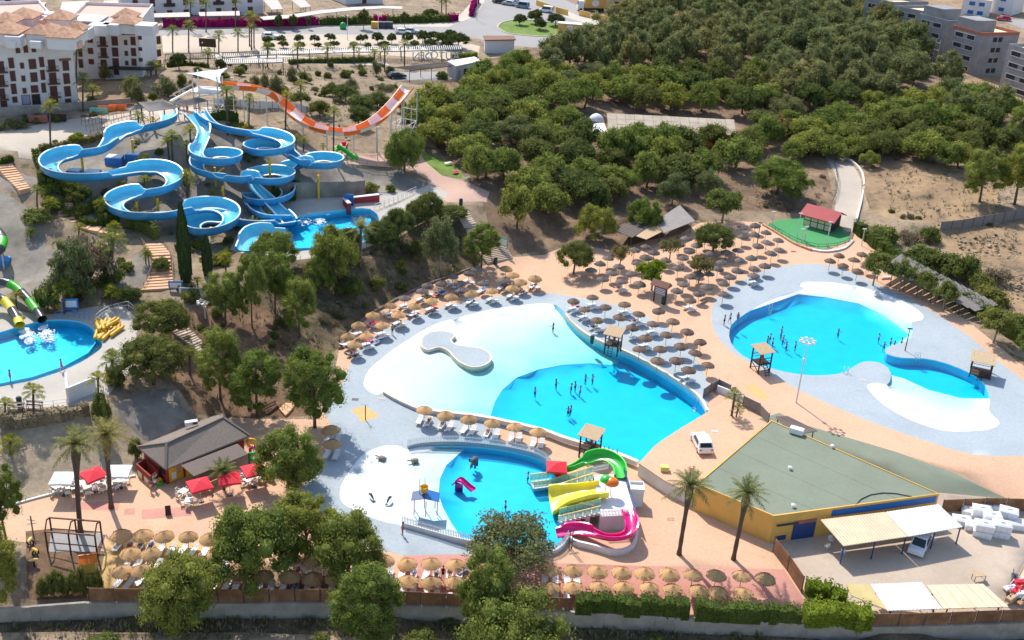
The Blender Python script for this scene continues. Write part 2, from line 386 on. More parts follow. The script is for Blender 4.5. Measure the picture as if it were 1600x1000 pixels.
region('dirt_lot', [(960,0),(1000,-30),(1390,-30),(1660,-30),(1660,30),(1480,12),(1400,-5),(1340,-5),(1100,-8)], 'field', 0)
region('far_road', [(1560,30),(1660,30),(1660,60),(1600,45)], 'asphalt', 0)
region('building_site', [(1440,95),(1500,140),(1560,165),(1660,190),(1660,150),(1500,100)], 'field', 0)
region('upper_terrace', [(-60,207),(0,205),(112,186),(190,178),(232,172),(330,166),(335,182),(300,186),(250,196),(195,206),(120,220),(62,234),(60,250),(30,246),(28,236),(-60,240)], 'path', 0)
region('dirt_lot', [(150,128),(190,120),(200,165),(155,165)], 'field', 2)
region('park_road', [(1288,242),(1310,244),(1332,258),(1345,280),(1345,310),(1335,362),(1312,352),(1304,325),(1309,295),(1302,265)], 'path', 2)
region('lawn', [(655,237),(690,246),(716,262),(722,280),(700,276),(672,266),(655,250)], 'lawn', 2)
region('pink_path', [(606,240),(655,238),(664,252),(690,274),(735,286),(765,300),(760,316),(700,316),(670,300),(668,280),(630,262),(540,256),(530,240)], 'pinkpath', 0)
region('slide_terrace', [(420,318),(530,306),(560,298),(640,300),(672,288),(700,300),(690,320),(640,345),(600,370),(545,394),(500,402),(430,410),(360,390),(380,345),(400,335)], 'terrace', 0)
wood_steps_floor = region('lower_wood_floor', [(900,372),(960,352),(1010,338),(1090,348),(1062,368),(1000,382),(940,392),(905,395)], 'litter', 0)
# decks
region('orange_paving', [(-20,800),(0,795),(60,778),(140,758),(212,744),(232,700),(300,668),(362,652),(430,655),(490,655),(520,600),(530,545),(545,522),(570,500),(612,474),(662,449),(735,422),(765,412),(800,402),(850,398),(895,380),(960,392),(1010,376),(1062,366),(1095,348),(1140,345),(1185,347),(1235,378),(1290,392),(1332,376),(1336,362),(1350,372),(1380,408),(1450,456),(1520,508),(1610,580),(1720,660),(1720,800),(1640,810),(1560,960),(1250,935),(1000,924),(880,922),(640,918),(-20,840)], 'orange_deck', 0)
region('blue_paving', [(530,610),(545,575),(555,552),(572,536),(602,513),(640,497),(690,480),(740,468),(800,460),(860,458),(900,464),(945,472),(1000,489),(1045,514),(1075,540),(1095,570),(1108,605),(1106,640),(1060,660),(997,722),(960,712),(850,680),(782,668),(776,690),(862,722),(880,760),(885,860),(760,868),(716,866),(700,870),(630,868),(560,850),(500,800),(470,775),(480,740),(520,700),(515,660),(505,640)], 'blue_deck', 0)
region('blue_paving', [(1112,484),(1124,461),(1160,437),(1200,421),(1250,413),(1300,415),(1340,430),(1400,457),(1450,482),(1520,530),(1570,572),(1720,690),(1720,712),(1600,712),(1520,710),(1450,690),(1350,655),(1250,610),(1180,572),(1140,547),(1116,517)], 'blue_deck', 2)
region('pink_paving', [(630,868),(720,866),(880,880),(1000,884),(1225,890),(1262,950),(1200,966),(890,950),(620,941)], 'pink_deck', 0)
region('ochre_paving', [(168,848),(180,836),(335,842),(334,938),(142,936),(158,890)], 'gold_deck', 0)
region('pink_paving', [(110,796),(116,785),(188,783),(184,798)], 'pink_deck', 0)
region('pink_paving', [(194,795),(211,794),(211,804),(194,805)], 'pink_deck', 0)
region('pink_paving', [(221,796),(288,792),(300,800),(300,806),(222,812)], 'pink_deck', 0)
region('play_sand', [(40,830),(80,826),(130,828),(165,836),(150,890),(140,934),(45,940)], 'brown_soil', 0)
region('rubber_matting', [(80,830),(162,834),(150,862),(76,862)], 'asphalt', 0)
region('yellow_tiles', [(548,640),(570,634),(594,650),(566,660)], 'gold_deck', 0)
region('ochre_paving', [(1160,604),(1178,600),(1204,622),(1188,624)], 'gold_deck', 0)
region('green_strip', [(1185,655),(1218,645),(1245,660),(1400,706),(1575,780),(1470,782)], 'green_roof', 0)
region('service_yard', [(1203,842),(1300,780),(1470,770),(1590,780),(1720,790),(1720,968),(1480,974),(1362,977),(1315,930),(1255,908),(1210,870)], 'yard', 0)
region('court_turf', [(1198,352),(1216,344),(1260,340),(1305,348),(1330,372),(1312,382),(1282,389),(1240,377)], 'turf', 0)
# splash pool terrace
region('splash_terrace', [(-80,646),(0,640),(105,634),(120,632),(168,618),(205,577),(217,500),(190,474),(140,480),(90,490),(60,492),(0,480),(-80,470)], 'terrace', 0)

# pools: (deck-level outline, deep part, water level, anchors of floor depth)
POOLS = []
def pool(key, outline, deep, wl, zs, sm=4, deepz=-.95, z=None):
 out = [(atz(u, v, z) if z is not None else P(u, v)) for u, v in outline]
 if sm: out = curve(out, True, sm)
 dp = [atz(u, v, wl - .9) for u, v in deep]
 POOLS.append(dict(key=key, out=[(p.x, p.y) for p in out], z=z, deep=[(p.x, p.y) for p in dp], wl=wl, anch=[(*atz(u, v, wl)[:2], wl + (d - wl) * 1.9 if d < wl and key != 'wide_pool' else d) for u, v, d in zs], deepz=deepz))
pool('lagoon', [(568,598),(576,578),(592,563),(615,545),(640,529),(665,513),(705,498),(750,487),(800,478),(840,474),(864,475),(876,482),(886,493),(905,512),(932,529),(985,551),(1020,570),(1060,594),(1092,618),(1107,642),(1065,668),(1022,697),(997,722),(960,708),(920,696),(880,684),(850,673),(800,661),(750,651),(700,645),(660,640),(640,633),(615,621),(602,613),(588,617),(574,610)],
  [(1140,640),(1060,580),(985,560),(955,569),(920,567),(880,571),(840,579),(806,593),(785,611),(773,631),(766,652),(766,662),(850,686),(997,735),(1060,690)], -.15,
  [(570,600,0),(600,560,0),(640,535,0),(700,505,0),(760,490,0),(850,478,0),(595,608,-.02),(660,545,-.10),(715,520,-.10),(790,494,-.12),(870,486,-.14),(600,600,-.1),
   (620,580,-.16),(640,570,-.17),(640,610,-.18),(700,560,-.19),(800,520,-.20),(700,620,-.24),(800,560,-.3),(850,540,-.34),(900,545,-.42),(760,620,-.36),(745,650,-.4),(900,520,-.34),(780,590,-.45),(860,565,-.5),(940,560,-.62),(770,635,-.55)], 3, -1.25)
pool('kids_pool', [(637,702),(660,698),(700,697),(740,698),(790,704),(832,714),(852,724),(860,734),(868,745),(890,760),(884,800),(878,842),(868,856),(850,862),(820,862),(780,856),(740,848),(700,838),(650,826),(628,820),(600,815),(560,800),(535,785),(531,765),(540,745),(556,722),(575,705),(600,696),(622,696)],
  [(735,700),(715,717),(697,734),(687,755),(685,780),(692,800),(706,826),(722,850),(800,868),(900,870),(900,740),(850,705)], -.95,
  [(540,760,.02),(600,700,.02),(560,800,.02),(630,700,.0),(570,750,-.1),(590,720,-.1),(600,810,-.08),(640,760,-.14),(660,720,-.14),(660,800,-.15),(690,800,-.3),(685,750,-.3),(720,712,-.3)], 3, -.8)
pool('wide_pool', [(1250,447),(1254,441),(1270,440),(1300,441),(1345,448),(1390,462),(1425,478),(1442,492),(1440,500),(1425,503),(1427,512),(1422,528),(1410,536),(1392,540),(1384,546),(1386,553),(1410,559),(1445,560),(1480,568),(1520,585),(1540,602),(1547,625),(1545,642),(1558,655),(1561,663),(1545,671),(1510,674),(1470,672),(1420,655),(1380,632),(1358,610),(1356,601),(1370,598),(1386,600),(1392,590),(1388,575),(1372,566),(1350,565),(1335,572),(1318,582),(1290,586),(1250,585),(1200,574),(1160,555),(1142,535),(1140,515),(1150,500),(1185,478),(1220,462),(1256,451)],
  [(1110,540),(1144,505),(1246,467),(1290,470),(1340,480),(1380,498),(1406,517),(1420,528),(1400,545),(1420,552),(1480,560),(1540,592),(1560,630),(1541,630),(1500,627),(1450,614),(1410,597),(1388,592),(1340,600),(1250,600),(1160,580)], .8,
  [(1256,442,.18),(1300,443,.18),(1400,468,.18),(1440,495,.16),(1360,603,.18),(1440,665,.18),(1520,672,.18),(1556,662,.18),(1300,450,-.02),(1370,464,-.02),(1420,490,-.02),(1270,452,-.06),(1385,605,-.06),(1420,630,-.02),(1480,652,-.02),(1530,655,-.02),(1547,640,-.06),
   (1330,462,-.2),(1390,485,-.2),(1300,466,-.3),(1360,485,-.4),(1410,510,-.4),(1430,615,-.22),(1480,635,-.22),(1520,640,-.2),(1450,608,-.4),(1500,622,-.4),(1400,600,-.35)], 2, -1.2)
pool('splash_pool', [(-60,535),(-10,522),(40,507),(75,500),(110,500),(135,506),(148,518),(160,538),(148,552),(110,574),(60,592),(0,604),(-60,616)], [(-70,536),(-10,523),(40,508),(75,501),(110,501),(132,507),(145,518),(150,534),(138,550),(100,571),(50,588),(0,598),(-70,610)], 3.8, [(100,590,.15),(150,550,.15),(0,602,.15),(0,540,.1),(100,501,.1)], 3, -1.0)
pool('slide_pool', [(455,340),(500,331),(565,325),(584,330),(592,340),(590,356),(572,380),(545,388),(490,390),(440,392),(420,362),(450,356)], [(455,341),(500,332),(562,326),(572,334),(580,342),(576,354),(560,376),(540,384),(490,386),(440,388),(425,362),(450,358)], 5.75, [(500,340,.1),(560,380,.1),(590,340,.15)], 2, -1.0)
# S-shaped island of the lagoon is built as a raised block further down
pts, edges, zov = [], [], {}
def add_loop(poly, z=None):
 n0 = len(pts); pts.extend(poly); n = len(poly); edges.extend((n0 + i, n0 + (i + 1) % n) for i in range(n))
for r_ in REG: add_loop(r_['poly'])
for p_ in POOLS: add_loop(p_['out']); add_loop(p_['deep'])
rng = random.Random(5)
def scatter(x0, x1, y0, y1, s, skip=None):
 y = y0
 while y <= y1:
  x = x0
  while x <= x1:
   if skip is None or not (skip[0] < x < skip[1] and skip[2] < y < skip[3]):
    pts.append((x + rng.uniform(-.3, .3) * s, y + rng.uniform(-.3, .3) * s))
   x += s
  y += s
near = (-110, 110, 72, 235)
scatter(near[0], near[1], near[2], near[3], 2.2)
scatter(-270, 270, 62, 560, 5.5, near)
pts += [(-4000, -1200), (4000, -1200), (4000, 7000), (-4000, 7000), (-600, 800), (600, 800), (0, 900), (-600, 20), (600, 20), (0, 20)]
cv, ce, cf, *_x = delaunay_2d_cdt([Vector(p) for p in pts], edges, [], 0, 1e-4, False)
VX = np.array([(p.x, p.y) for p in cv])
TF = np.array([f for f in cf if len(f) == 3])
CX = VX[TF].mean(1)
own = np.full(len(TF), -1)
for i, r_ in enumerate(REG): own[inpoly(CX[:, 0], CX[:, 1], r_['poly'])] = i
NR = len(REG)
for k, p_ in enumerate(POOLS):
 ins = inpoly(CX[:, 0], CX[:, 1], p_['out']); own[ins] = NR + 2 * k
 own[ins & inpoly(CX[:, 0], CX[:, 1], p_['deep'])] = NR + 2 * k + 1
VZ = np.array([hz(x, y) for x, y in VX])
decky = {i for i, r_ in enumerate(REG) if r_['mat'] in ('orange_deck','blue_deck','pink_deck','gold_deck','yard','terrace','asphalt','carpark','concrete','path','pinkpath','turf','green_roof')}
soft = np.ones(len(VX), bool)
for i in range(len(TF)):
 if own[i] in decky or own[i] >= NR: soft[TF[i]] = False
from mathutils import noise as mnoise
for i in np.nonzero(soft)[0]:
 x, y = VX[i]
 if abs(x) < 300 and y < 600:
  VZ[i] += .55 * mnoise.noise((x * .11, y * .11, 0)) + .35 * mnoise.noise((x * .37, y * .37, 3))
VZ[np.abs(VX).max(1) > 1000] = 2.0
def region_mesh(ids, zfun=None):
 used = np.unique(TF[ids]); remap = -np.ones(len(VX), int); remap[used] = np.arange(len(used))
 mb = MB(); mb.v = [(VX[i, 0], VX[i, 1], zfun(i) if zfun else VZ[i]) for i in used]
 mb.f = [tuple(remap[t]) for t in TF[ids]]; return mb
g = region_mesh(np.nonzero(own == -1)[0]); g.smooth = True
struct('ground', g, M['dirt'])
for i, r_ in enumerate(REG):
 ids = np.nonzero(own == i)[0]
 if len(ids): mb = region_mesh(ids); mb.smooth = True; struct(r_['name'], mb, M[r_['mat']])
def pool_depth(p_, x, y):
 a = np.array(p_['anch']); w = ((a[:, 0] - x) ** 2 + (a[:, 1] - y) ** 2 + .02) ** -1.6
 return p_['wl'] + float((w * a[:, 2]).sum() / w.sum())
edge_own = {}
for t, o_ in zip(TF, own):
 for a, b in ((t[0], t[1]), (t[1], t[2]), (t[2], t[0])): edge_own.setdefault((min(a, b), max(a, b)), []).append(o_)
wt = NT('pool_water')
wb = wt.n.new('ShaderNodeBsdfTransparent'); wb.inputs[0].default_value = (.985, 1, 1, 1)
gl = wt.n.new('ShaderNodeBsdfGlossy'); gl.inputs['Roughness'].default_value = .08
fr = wt.n.new('ShaderNodeFresnel'); fr.inputs[0].default_value = 1.2
ms = wt.n.new('ShaderNodeMixShader')
bp = wt.n.new('ShaderNodeBump'); bp.inputs['Strength'].default_value = .4; bp.inputs['Distance'].default_value = .12
wt.link(wt.noise(2.2, 5, .65), bp.inputs['Height']); wt.link(bp.outputs[0], gl.inputs['Normal'])
wt.link(fr.outputs[0], ms.inputs[0]); wt.link(wb.outputs[0], ms.inputs[1]); wt.link(gl.outputs[0], ms.inputs[2])
wt.link(ms.outputs[0], wt.out.inputs['Surface'])
va = wt.n.new('ShaderNodeVolumeAbsorption'); va.inputs['Color'].default_value = (.12, .97, 1, 1); va.inputs['Density'].default_value = .5
wt.link(va.outputs[0], wt.out.inputs['Volume'])
for k, p_ in enumerate(POOLS):
 sh, de = NR + 2 * k, NR + 2 * k + 1
 rimv = set()
 for (a, b), os_ in edge_own.items():
  if len(set(os_)) == 2 and sh in os_ and de not in os_: rimv |= {a, b}
 def zsh(i):
  z = pool_depth(p_, VX[i, 0], VX[i, 1])
  return VZ[i] - .012 if i in rimv and VZ[i] - z < .55 and z > p_['wl'] - .13 else z
 led = set()
 for (a, b), os_ in edge_own.items():
  if set(os_) == {sh, de}: led |= {a, b}
 zde = lambda i: zsh(i) - .03 if i in led and zsh(i) > p_['wl'] + p_['deepz'] else p_['wl'] + p_['deepz']
 for o_, zf, nm, mt in ((sh, zsh, 'pool_beach', 'pool_white'), (de, zde, 'pool_floor', 'pool_blue')):
  ids = np.nonzero(own == o_)[0]
  if len(ids): mb = region_mesh(ids, zf); mb.smooth = True; struct(nm, mb, M[mt])
 wall = MB(); lip = MB()
 for (a, b), os_ in edge_own.items():
  s_ = set(os_)
  if len(s_) == 2 and (sh in s_ or de in s_):
   za, zb = (zde(a), zde(b)) if de in s_ else (zsh(a), zsh(b))
   if s_ == {sh, de}: ta, tb = zsh(a), zsh(b)
   else: ta, tb = VZ[a], VZ[b]
   tgt = lip if s_ == {sh, de} else wall
   tgt.add([(*VX[a], za), (*VX[b], zb), (*VX[b], tb), (*VX[a], ta)], [(0, 1, 2, 3)])
 if wall.v: struct('pool_wall', wall, M['pool_wall'])
 if lip.v: struct('pool_ledge', lip, M['pool_blue'])
 o = p_['out']; cx = sum(q[0] for q in o) / len(o); cy = sum(q[1] for q in o) / len(o)
 # grow the water's outline a little so that its sides sit inside the pool walls
 n = len(o); area = sum(o[i][0] * o[(i+1) % n][1] - o[(i+1) % n][0] * o[i][1] for i in range(n))
 sg = 1 if area > 0 else -1; big = []
 for i in range(n):
  t = Vector((o[(i+1) % n][0] - o[i-1][0], o[(i+1) % n][1] - o[i-1][1])).normalized()
  big.append((o[i][0] + t.y * .12 * sg, o[i][1] - t.x * .12 * sg))
 w = MB().prism(big, p_['wl'] + p_['deepz'] - .3, p_['wl'])
 struct('pool_water', w, wt.m)

# ------------------------------------------------------------------ landmarks used to tell repeats apart
for nm, (u, v) in {'lagoon lifeguard stand': (957,545), 'wide pool lifeguard stand': (1188,570), 'kids pool lifeguard stand': (922,705), 'sun bed pavilion': (1531,583),
 'striped notice shelter': (1030,465), 'red roofed court hut': (1280,355), 'large domed tree': (1113,393), 'covered terrace': (985,370), 'snack bar': (300,745),
 'brown reed fence': (700,945), 'white service car': (1093,700), 'tipping bucket shelter': (665,800), 'S-shaped island': (705,555), 'pink water slide': (970,850), 'climbing frame': (120,860), 'swing frame': (120,860),
 'orange slide tower': (330,165), 'long tiled roof': (1050,210), 'roundabout': (835,45), 'yellow building': (1260,820), 'orange ramp top': (637,150),
 'concrete shell': (1480,120), 'flume splash pool': (520,360), 'tall dark cypress': (290,420), 'green tube slide': (60,480), 'white apartment block': (150,175), 'wide dark steps': (780,400),
 'park road': (1325,270), 'roundabout lorry': (900,62), 'white site office': (725,118), 'bottom hedge': (1180,960), 'field fence': (1560,345)}.items():
 q = P(u, v); LM[nm] = (q.x, q.y)
# ------------------------------------------------------------------ foliage
def leaf_mat(name, c, tr=.45, hue=.2):
 t = NT(name); oi = t.n.new('ShaderNodeObjectInfo'); ge = t.n.new('ShaderNodeNewGeometry')
 f = t.noise(5, 3)
 col = t.ramp(f, [(.3, sc(c, .72)), (.7, (min(c[0] * 1.35, 1), c[1] * 1.25, c[2] * 1.05))])
 col = t.mix(1.0, col, t.ramp(ge.outputs['Random Per Island'], [(0, (.72, .74, .7)), (1, (1.35, 1.32, 1.22))]), 'MULTIPLY')
 col = t.mix(1.0, col, t.ramp(oi.outputs['Random'], [(0, (.78, .86, .8)), (.5, (1, 1, 1)), (1, (1.22, 1.08, .95))]), 'MULTIPLY')
 df = t.n.new('ShaderNodeBsdfDiffuse'); ts = t.n.new('ShaderNodeBsdfTranslucent'); mx = t.n.new('ShaderNodeMixShader')
 t.link(col, df.inputs[0]); t.link(col, ts.inputs[0]); mx.inputs[0].default_value = tr
 t.link(df.outputs[0], mx.inputs[1]); t.link(ts.outputs[0], mx.inputs[2]); t.link(mx.outputs[0], t.out.inputs[0])
 return t.m
L = {'pine': leaf_mat('pine_needles', (.235, .285, .085)), 'pine_dark': leaf_mat('dark_pine_needles', (0.15, 0.185, 0.07)), 'olive': leaf_mat('olive_brown_leaves', (0.22, 0.205, 0.1)),
  'euca': leaf_mat('dull_grey_green_leaves', (.225, .25, .125)), 'bright': leaf_mat('bright_green_leaves', (0.22, 0.29, 0.045)), 'hedge': leaf_mat('hedge_leaves', (0.105, 0.15, 0.045)), 'shrub': leaf_mat('shrub_leaves', (0.19, 0.225, 0.08)),
  'grey': leaf_mat('grey_green_leaves', (0.2, 0.215, 0.12)), 'cypress': leaf_mat('cypress_foliage', (0.065, 0.095, 0.042), .1), 'palm': leaf_mat('palm_leaflets', (0.25, 0.29, 0.09)), 'fan': leaf_mat('fan_palm_leaves', (0.27, 0.29, 0.05)),
  'purple': leaf_mat('bougainvillea_flowers', (0.33, 0.02, 0.2)), 'twig': leaf_mat('dry_twigs', (0.26, 0.22, 0.17), .1), 'street': leaf_mat('clipped_dark_leaves', (0.1, 0.135, 0.055)), 'pinegrey': leaf_mat('grey_pine_needles', (0.2, 0.23, 0.12)), 'palmgrey': leaf_mat('date_palm_leaflets', (0.27, 0.29, 0.14)), 'reddish': leaf_mat('dry_red_brown_leaves', (0.3, 0.17, 0.12))}
M['bark'] = simple('pine_bark', (.16, .115, .08), .95, .4, 4, bump=.5)
M['palebark'] = simple('pale_bark', (.30, .25, .20), .95, .3, 4, bump=.5)
M['palmbark'] = simple('palm_bark', (.13, .095, .07), .95, .5, 6, bump=.6)
def crown(seed, ncl, nleaf, leaf, zlo=-.25, zf=.36, cr=(.15, .25), shell=(.5, .8), jit=.55, core=True, sq=.8):
 """a crown one metre across and 2*zf high, made of leaf sprays on rounded clumps"""
 r = random.Random(seed); mb = MB(); cl = []
 tries = 0
 while len(cl) < ncl and tries < 4000:
  tries += 1
  z = r.uniform(zlo, 1); a = r.uniform(0, 2 * math.pi); q = math.sqrt(max(0, 1 - z * z)); k = r.uniform(*shell) if r.random() < .85 else r.uniform(.1, .5)
  rad = r.uniform(*cr); c = Vector((math.cos(a) * q * k * .5, math.sin(a) * q * k * .5, z * k * zf))
  if any((c - d).length < .55 * min(rad, e) for d, e in cl): continue
  cl.append((c, rad * .5 / .5))
 if core:
  for c, rad in cl: mb.ell(c, rad * .56, rad * .56, rad * .56 * sq, 6, 4)
 per = max(1, nleaf // max(1, len(cl)))
 for c, rad in cl:
  for _ in range(per):
   z = r.uniform(-.75, 1); a = r.uniform(0, 2 * math.pi); q = math.sqrt(1 - z * z)
   n = Vector((math.cos(a) * q, math.sin(a) * q, z)); p = c + Vector((n.x, n.y, n.z * sq)) * rad * r.uniform(.5, 1.12)
   n = (n + Vector((r.uniform(-1, 1), r.uniform(-1, 1), r.uniform(-1, 1))) * jit).normalized()
   t = n.cross(Vector((r.uniform(-1, 1), r.uniform(-1, 1), r.uniform(-1, 1)))).normalized(); b = n.cross(t)
   s = leaf * r.uniform(.6, 1.3); w = s * r.uniform(.45, .8)
   mb.add([p - t * s * .5, p + b * w * .5 - t * s * .1, p + t * s * .6, p - b * w * .5 + t * s * .05], [(0, 1, 2, 3)])
 return mb
def trunk_mesh(seed, zc, r0, limbs, spread=.25, lean=.05):
 r = random.Random(seed); mb = MB(); mb.smooth = True
 lx, ly = r.uniform(-lean, lean), r.uniform(-lean, lean)
 mb.tube([(0, 0, -.04), (lx * .3, ly * .3, zc * .4), (lx, ly, zc), (lx * 1.3, ly * 1.3, zc + (1 - zc) * .5)], [r0 * 1.25, r0, r0 * .75, r0 * .3], 7)
 for i in range(limbs):
  a = 2 * math.pi * (i + r.random()) / limbs; z0 = zc * r.uniform(.6, 1.0); s = spread * r.uniform(.7, 1.25)
  mb.tube([(lx * z0 / zc, ly * z0 / zc, z0), (lx + math.cos(a) * s * .5, ly + math.sin(a) * s * .5, z0 + (1 - z0) * .28), (lx + math.cos(a) * s, ly + math.sin(a) * s, z0 + (1 - z0) * .55)], [r0 * .5, r0 * .35, r0 * .15], 5)
 return mb
TREES = {}
def proto(kind, seed, leafm, zc, crown_kw, r0=.022, limbs=5, bark='bark', spread=.26, low=None):
 """prototype: one metre wide, one metre tall; crown from zc-ish to the top"""
 low = zc if low is None else low
 half = (1 - low) / 2
 cm = crown(seed, **crown_kw)
 zs = [p[2] for p in cm.v]; a, b = min(zs), max(zs)
 xs = max(max(abs(p[0]), abs(p[1])) for p in cm.v)
 cm.v = [(x * .5 / xs, y * .5 / xs, low + (z - a) / (b - a) * (1 - low)) for x, y, z in cm.v]
 TREES.setdefault(kind, []).append((cm.mesh(kind + '_crown', L[leafm]), trunk_mesh(seed, max(zc, .05), r0, limbs, spread).mesh(kind + '_trunk', M[bark]), None))
for s_ in range(4):
 proto('pine', 10 + s_, 'pine', .42, dict(ncl=58, nleaf=17000, leaf=.024, zlo=-.35, zf=.42, cr=(.08, .17), shell=(.58, .88)), limbs=6, low=.14)
 proto('wood_pine', 20 + s_, 'pine', .3, dict(ncl=30, nleaf=4500, leaf=.045, zlo=-.2, zf=.42, cr=(.12, .2), shell=(.55, .82)), limbs=4, low=.2)
 proto('grove_tree', 30 + s_, 'euca', .4, dict(ncl=34, nleaf=4600, leaf=.042, zlo=-.5, zf=.5, cr=(.10, .17), shell=(.5, .88), jit=.8), limbs=4, low=.2)
for s_ in range(3):
 proto('tall_pine', 160 + s_, 'pine', .45, dict(ncl=78, nleaf=18000, leaf=.024, zlo=-.75, zf=.66, cr=(.08, .17), shell=(.58, .88), sq=.9), limbs=7, low=.2)
for s_ in range(2):
 proto('dome_pine', 40 + s_, 'pine_dark', .5, dict(ncl=70, nleaf=14000, leaf=.024, zlo=-.3, zf=.36, cr=(.10, .15), shell=(.72, .86)), limbs=7, low=.3)
 proto('wood_dark', 50 + s_, 'pine_dark', .3, dict(ncl=30, nleaf=4500, leaf=.045, zlo=-.2, zf=.42, cr=(.12, .2), shell=(.55, .82)), limbs=4, low=.2)
 proto('airy_pine', 60 + s_, 'pinegrey', .4, dict(ncl=64, nleaf=9500, leaf=.036, zlo=-.5, zf=.45, cr=(.09, .15), shell=(.4, .9), jit=.9, core=False), limbs=8, low=.25, bark='palebark')
 proto('olive_tree', 70 + s_, 'olive', .45, dict(ncl=24, nleaf=2200, leaf=.055, zlo=-.2, zf=.3, cr=(.10, .16), shell=(.4, .85), jit=1.0, core=False), limbs=6, low=.45)
 proto('shrub', 80 + s_, 'shrub', .05, dict(ncl=26, nleaf=2600, leaf=.06, zlo=-.1, zf=.4, cr=(.13, .22), shell=(.4, .8), jit=.8), low=.0, limbs=3)
 proto('grey_shrub', 90 + s_, 'grey', .05, dict(ncl=24, nleaf=2200, leaf=.055, zlo=-.1, zf=.4, cr=(.12, .2), shell=(.4, .85), jit=1.0, core=False), low=.0, limbs=6)
 proto('street_tree', 100 + s_, 'street', .35, dict(ncl=40, nleaf=2400, leaf=.06, zlo=-.4, zf=.36, cr=(.12, .17), shell=(.7, .84)), low=.3, limbs=4)
 proto('bright_tree', 110 + s_, 'bright', .4, dict(ncl=34, nleaf=4200, leaf=.05, zlo=-.3, zf=.3, cr=(.1, .16), shell=(.5, .86), jit=.9), low=.4, limbs=7, bark='palebark')
 proto('twiggy_bush', 120 + s_, 'twig', .1, dict(ncl=34, nleaf=3200, leaf=.05, zlo=-.3, zf=.4, cr=(.1, .2), shell=(.3, .9), jit=1.2, core=False), low=.05, limbs=9, bark='palebark')
 proto('light_tree', 130 + s_, 'shrub', .45, dict(ncl=34, nleaf=4000, leaf=.05, zlo=-.3, zf=.3, cr=(.1, .16), shell=(.5, .86), jit=.9), low=.42, limbs=6, bark='palebark')
 proto('willow_bush', 140 + s_, 'pinegrey', .1, dict(ncl=60, nleaf=7000, leaf=.035, zlo=-.6, zf=.5, cr=(.08, .14), shell=(.5, .9), jit=.9), low=.0, limbs=6)
proto('red_tree', 150, 'reddish', .3, dict(ncl=30, nleaf=2600, leaf=.06, zlo=-.2, zf=.36, cr=(.1, .18), shell=(.5, .85), jit=1.0, core=False), limbs=6, low=.3)
def cyp():
 r = random.Random(3); mb = MB()
 for k in range(26):
  z = .06 + .9 * k / 25; w = .5 * math.sin(min(1, (1 - z) * 1.6 + .12) * math.pi / 2) * (.85 if z > .12 else .7)
  mb.lathe([(w * .8, z - .03), (w * .72, z + .03)], 9)
  for _ in range(150):
   a = r.uniform(0, 6.283); n = Vector((math.cos(a), math.sin(a), .5 + r.uniform(-.3, .5))).normalized(); p = Vector((math.cos(a) * w, math.sin(a) * w, z + r.uniform(-.03, .03))) * 1; p.x *= r.uniform(.8, 1.12); p.y *= r.uniform(.8, 1.12)
   t = Vector((0, 0, 1)) + Vector((r.uniform(-.4, .4), r.uniform(-.4, .4), 0)); b = n.cross(t).normalized(); s = .022
   mb.add([p - t * s * .6, p + b * .09, p + t * s, p - b * .09], [(0, 1, 2, 3)])
 TREES['cypress'] = [(mb.mesh('cypress_crown', L['cypress']), trunk_mesh(3, .2, .05, 0).mesh('cypress_trunk', M['bark']), None)]
cyp()
TN = {'pine': 'pine_tree', 'tall_pine': 'pine_tree', 'wood_pine': 'pine_tree', 'wood_dark': 'pine_tree', 'grove_tree': 'grove_tree', 'dome_pine': 'stone_pine', 'airy_pine': 'pine_tree', 'olive_tree': 'small_tree', 'shrub': 'shrub', 'grey_shrub': 'shrub', 'street_tree': 'street_tree',
   'bright_tree': 'broadleaf_tree', 'twiggy_bush': 'dry_bush', 'light_tree': 'broadleaf_tree', 'willow_bush': 'big_bush', 'cypress': 'cypress_tree', 'red_tree': 'dry_tree'}
trng = random.Random(17)
def plant(kind, base, w, h, label, cat='tree', group=None, var=None):
 cm, tm, _ = TREES[kind][(var if var is not None else trng.randrange(100)) % len(TREES[kind])]
 t = thing(TN[kind], label, cat, base, trng.uniform(0, 6.28), group); t.scale = (w, w, h)
 obj('crown', cm, None, t); obj('trunk', tm, None, t); return t
def tree_px(kind, u, vt, ub, vb, wpx, label, cat='tree', group=None, hmul=1.0):
 b = P(ub, vb); s = pxm(b); w = wpx / s; dep = math.atan2(CAM_H - b.z, math.hypot(b.x, b.y))
 h = max(.5, ((vb - vt) / s - w * math.sin(dep) * .30) / math.cos(dep)) * hmul
 if kind == 'pine' and h > 1.12 * w: kind = 'tall_pine'
 b.z -= .05
 return plant(kind, b, w * 1.04, h, label, cat, group)
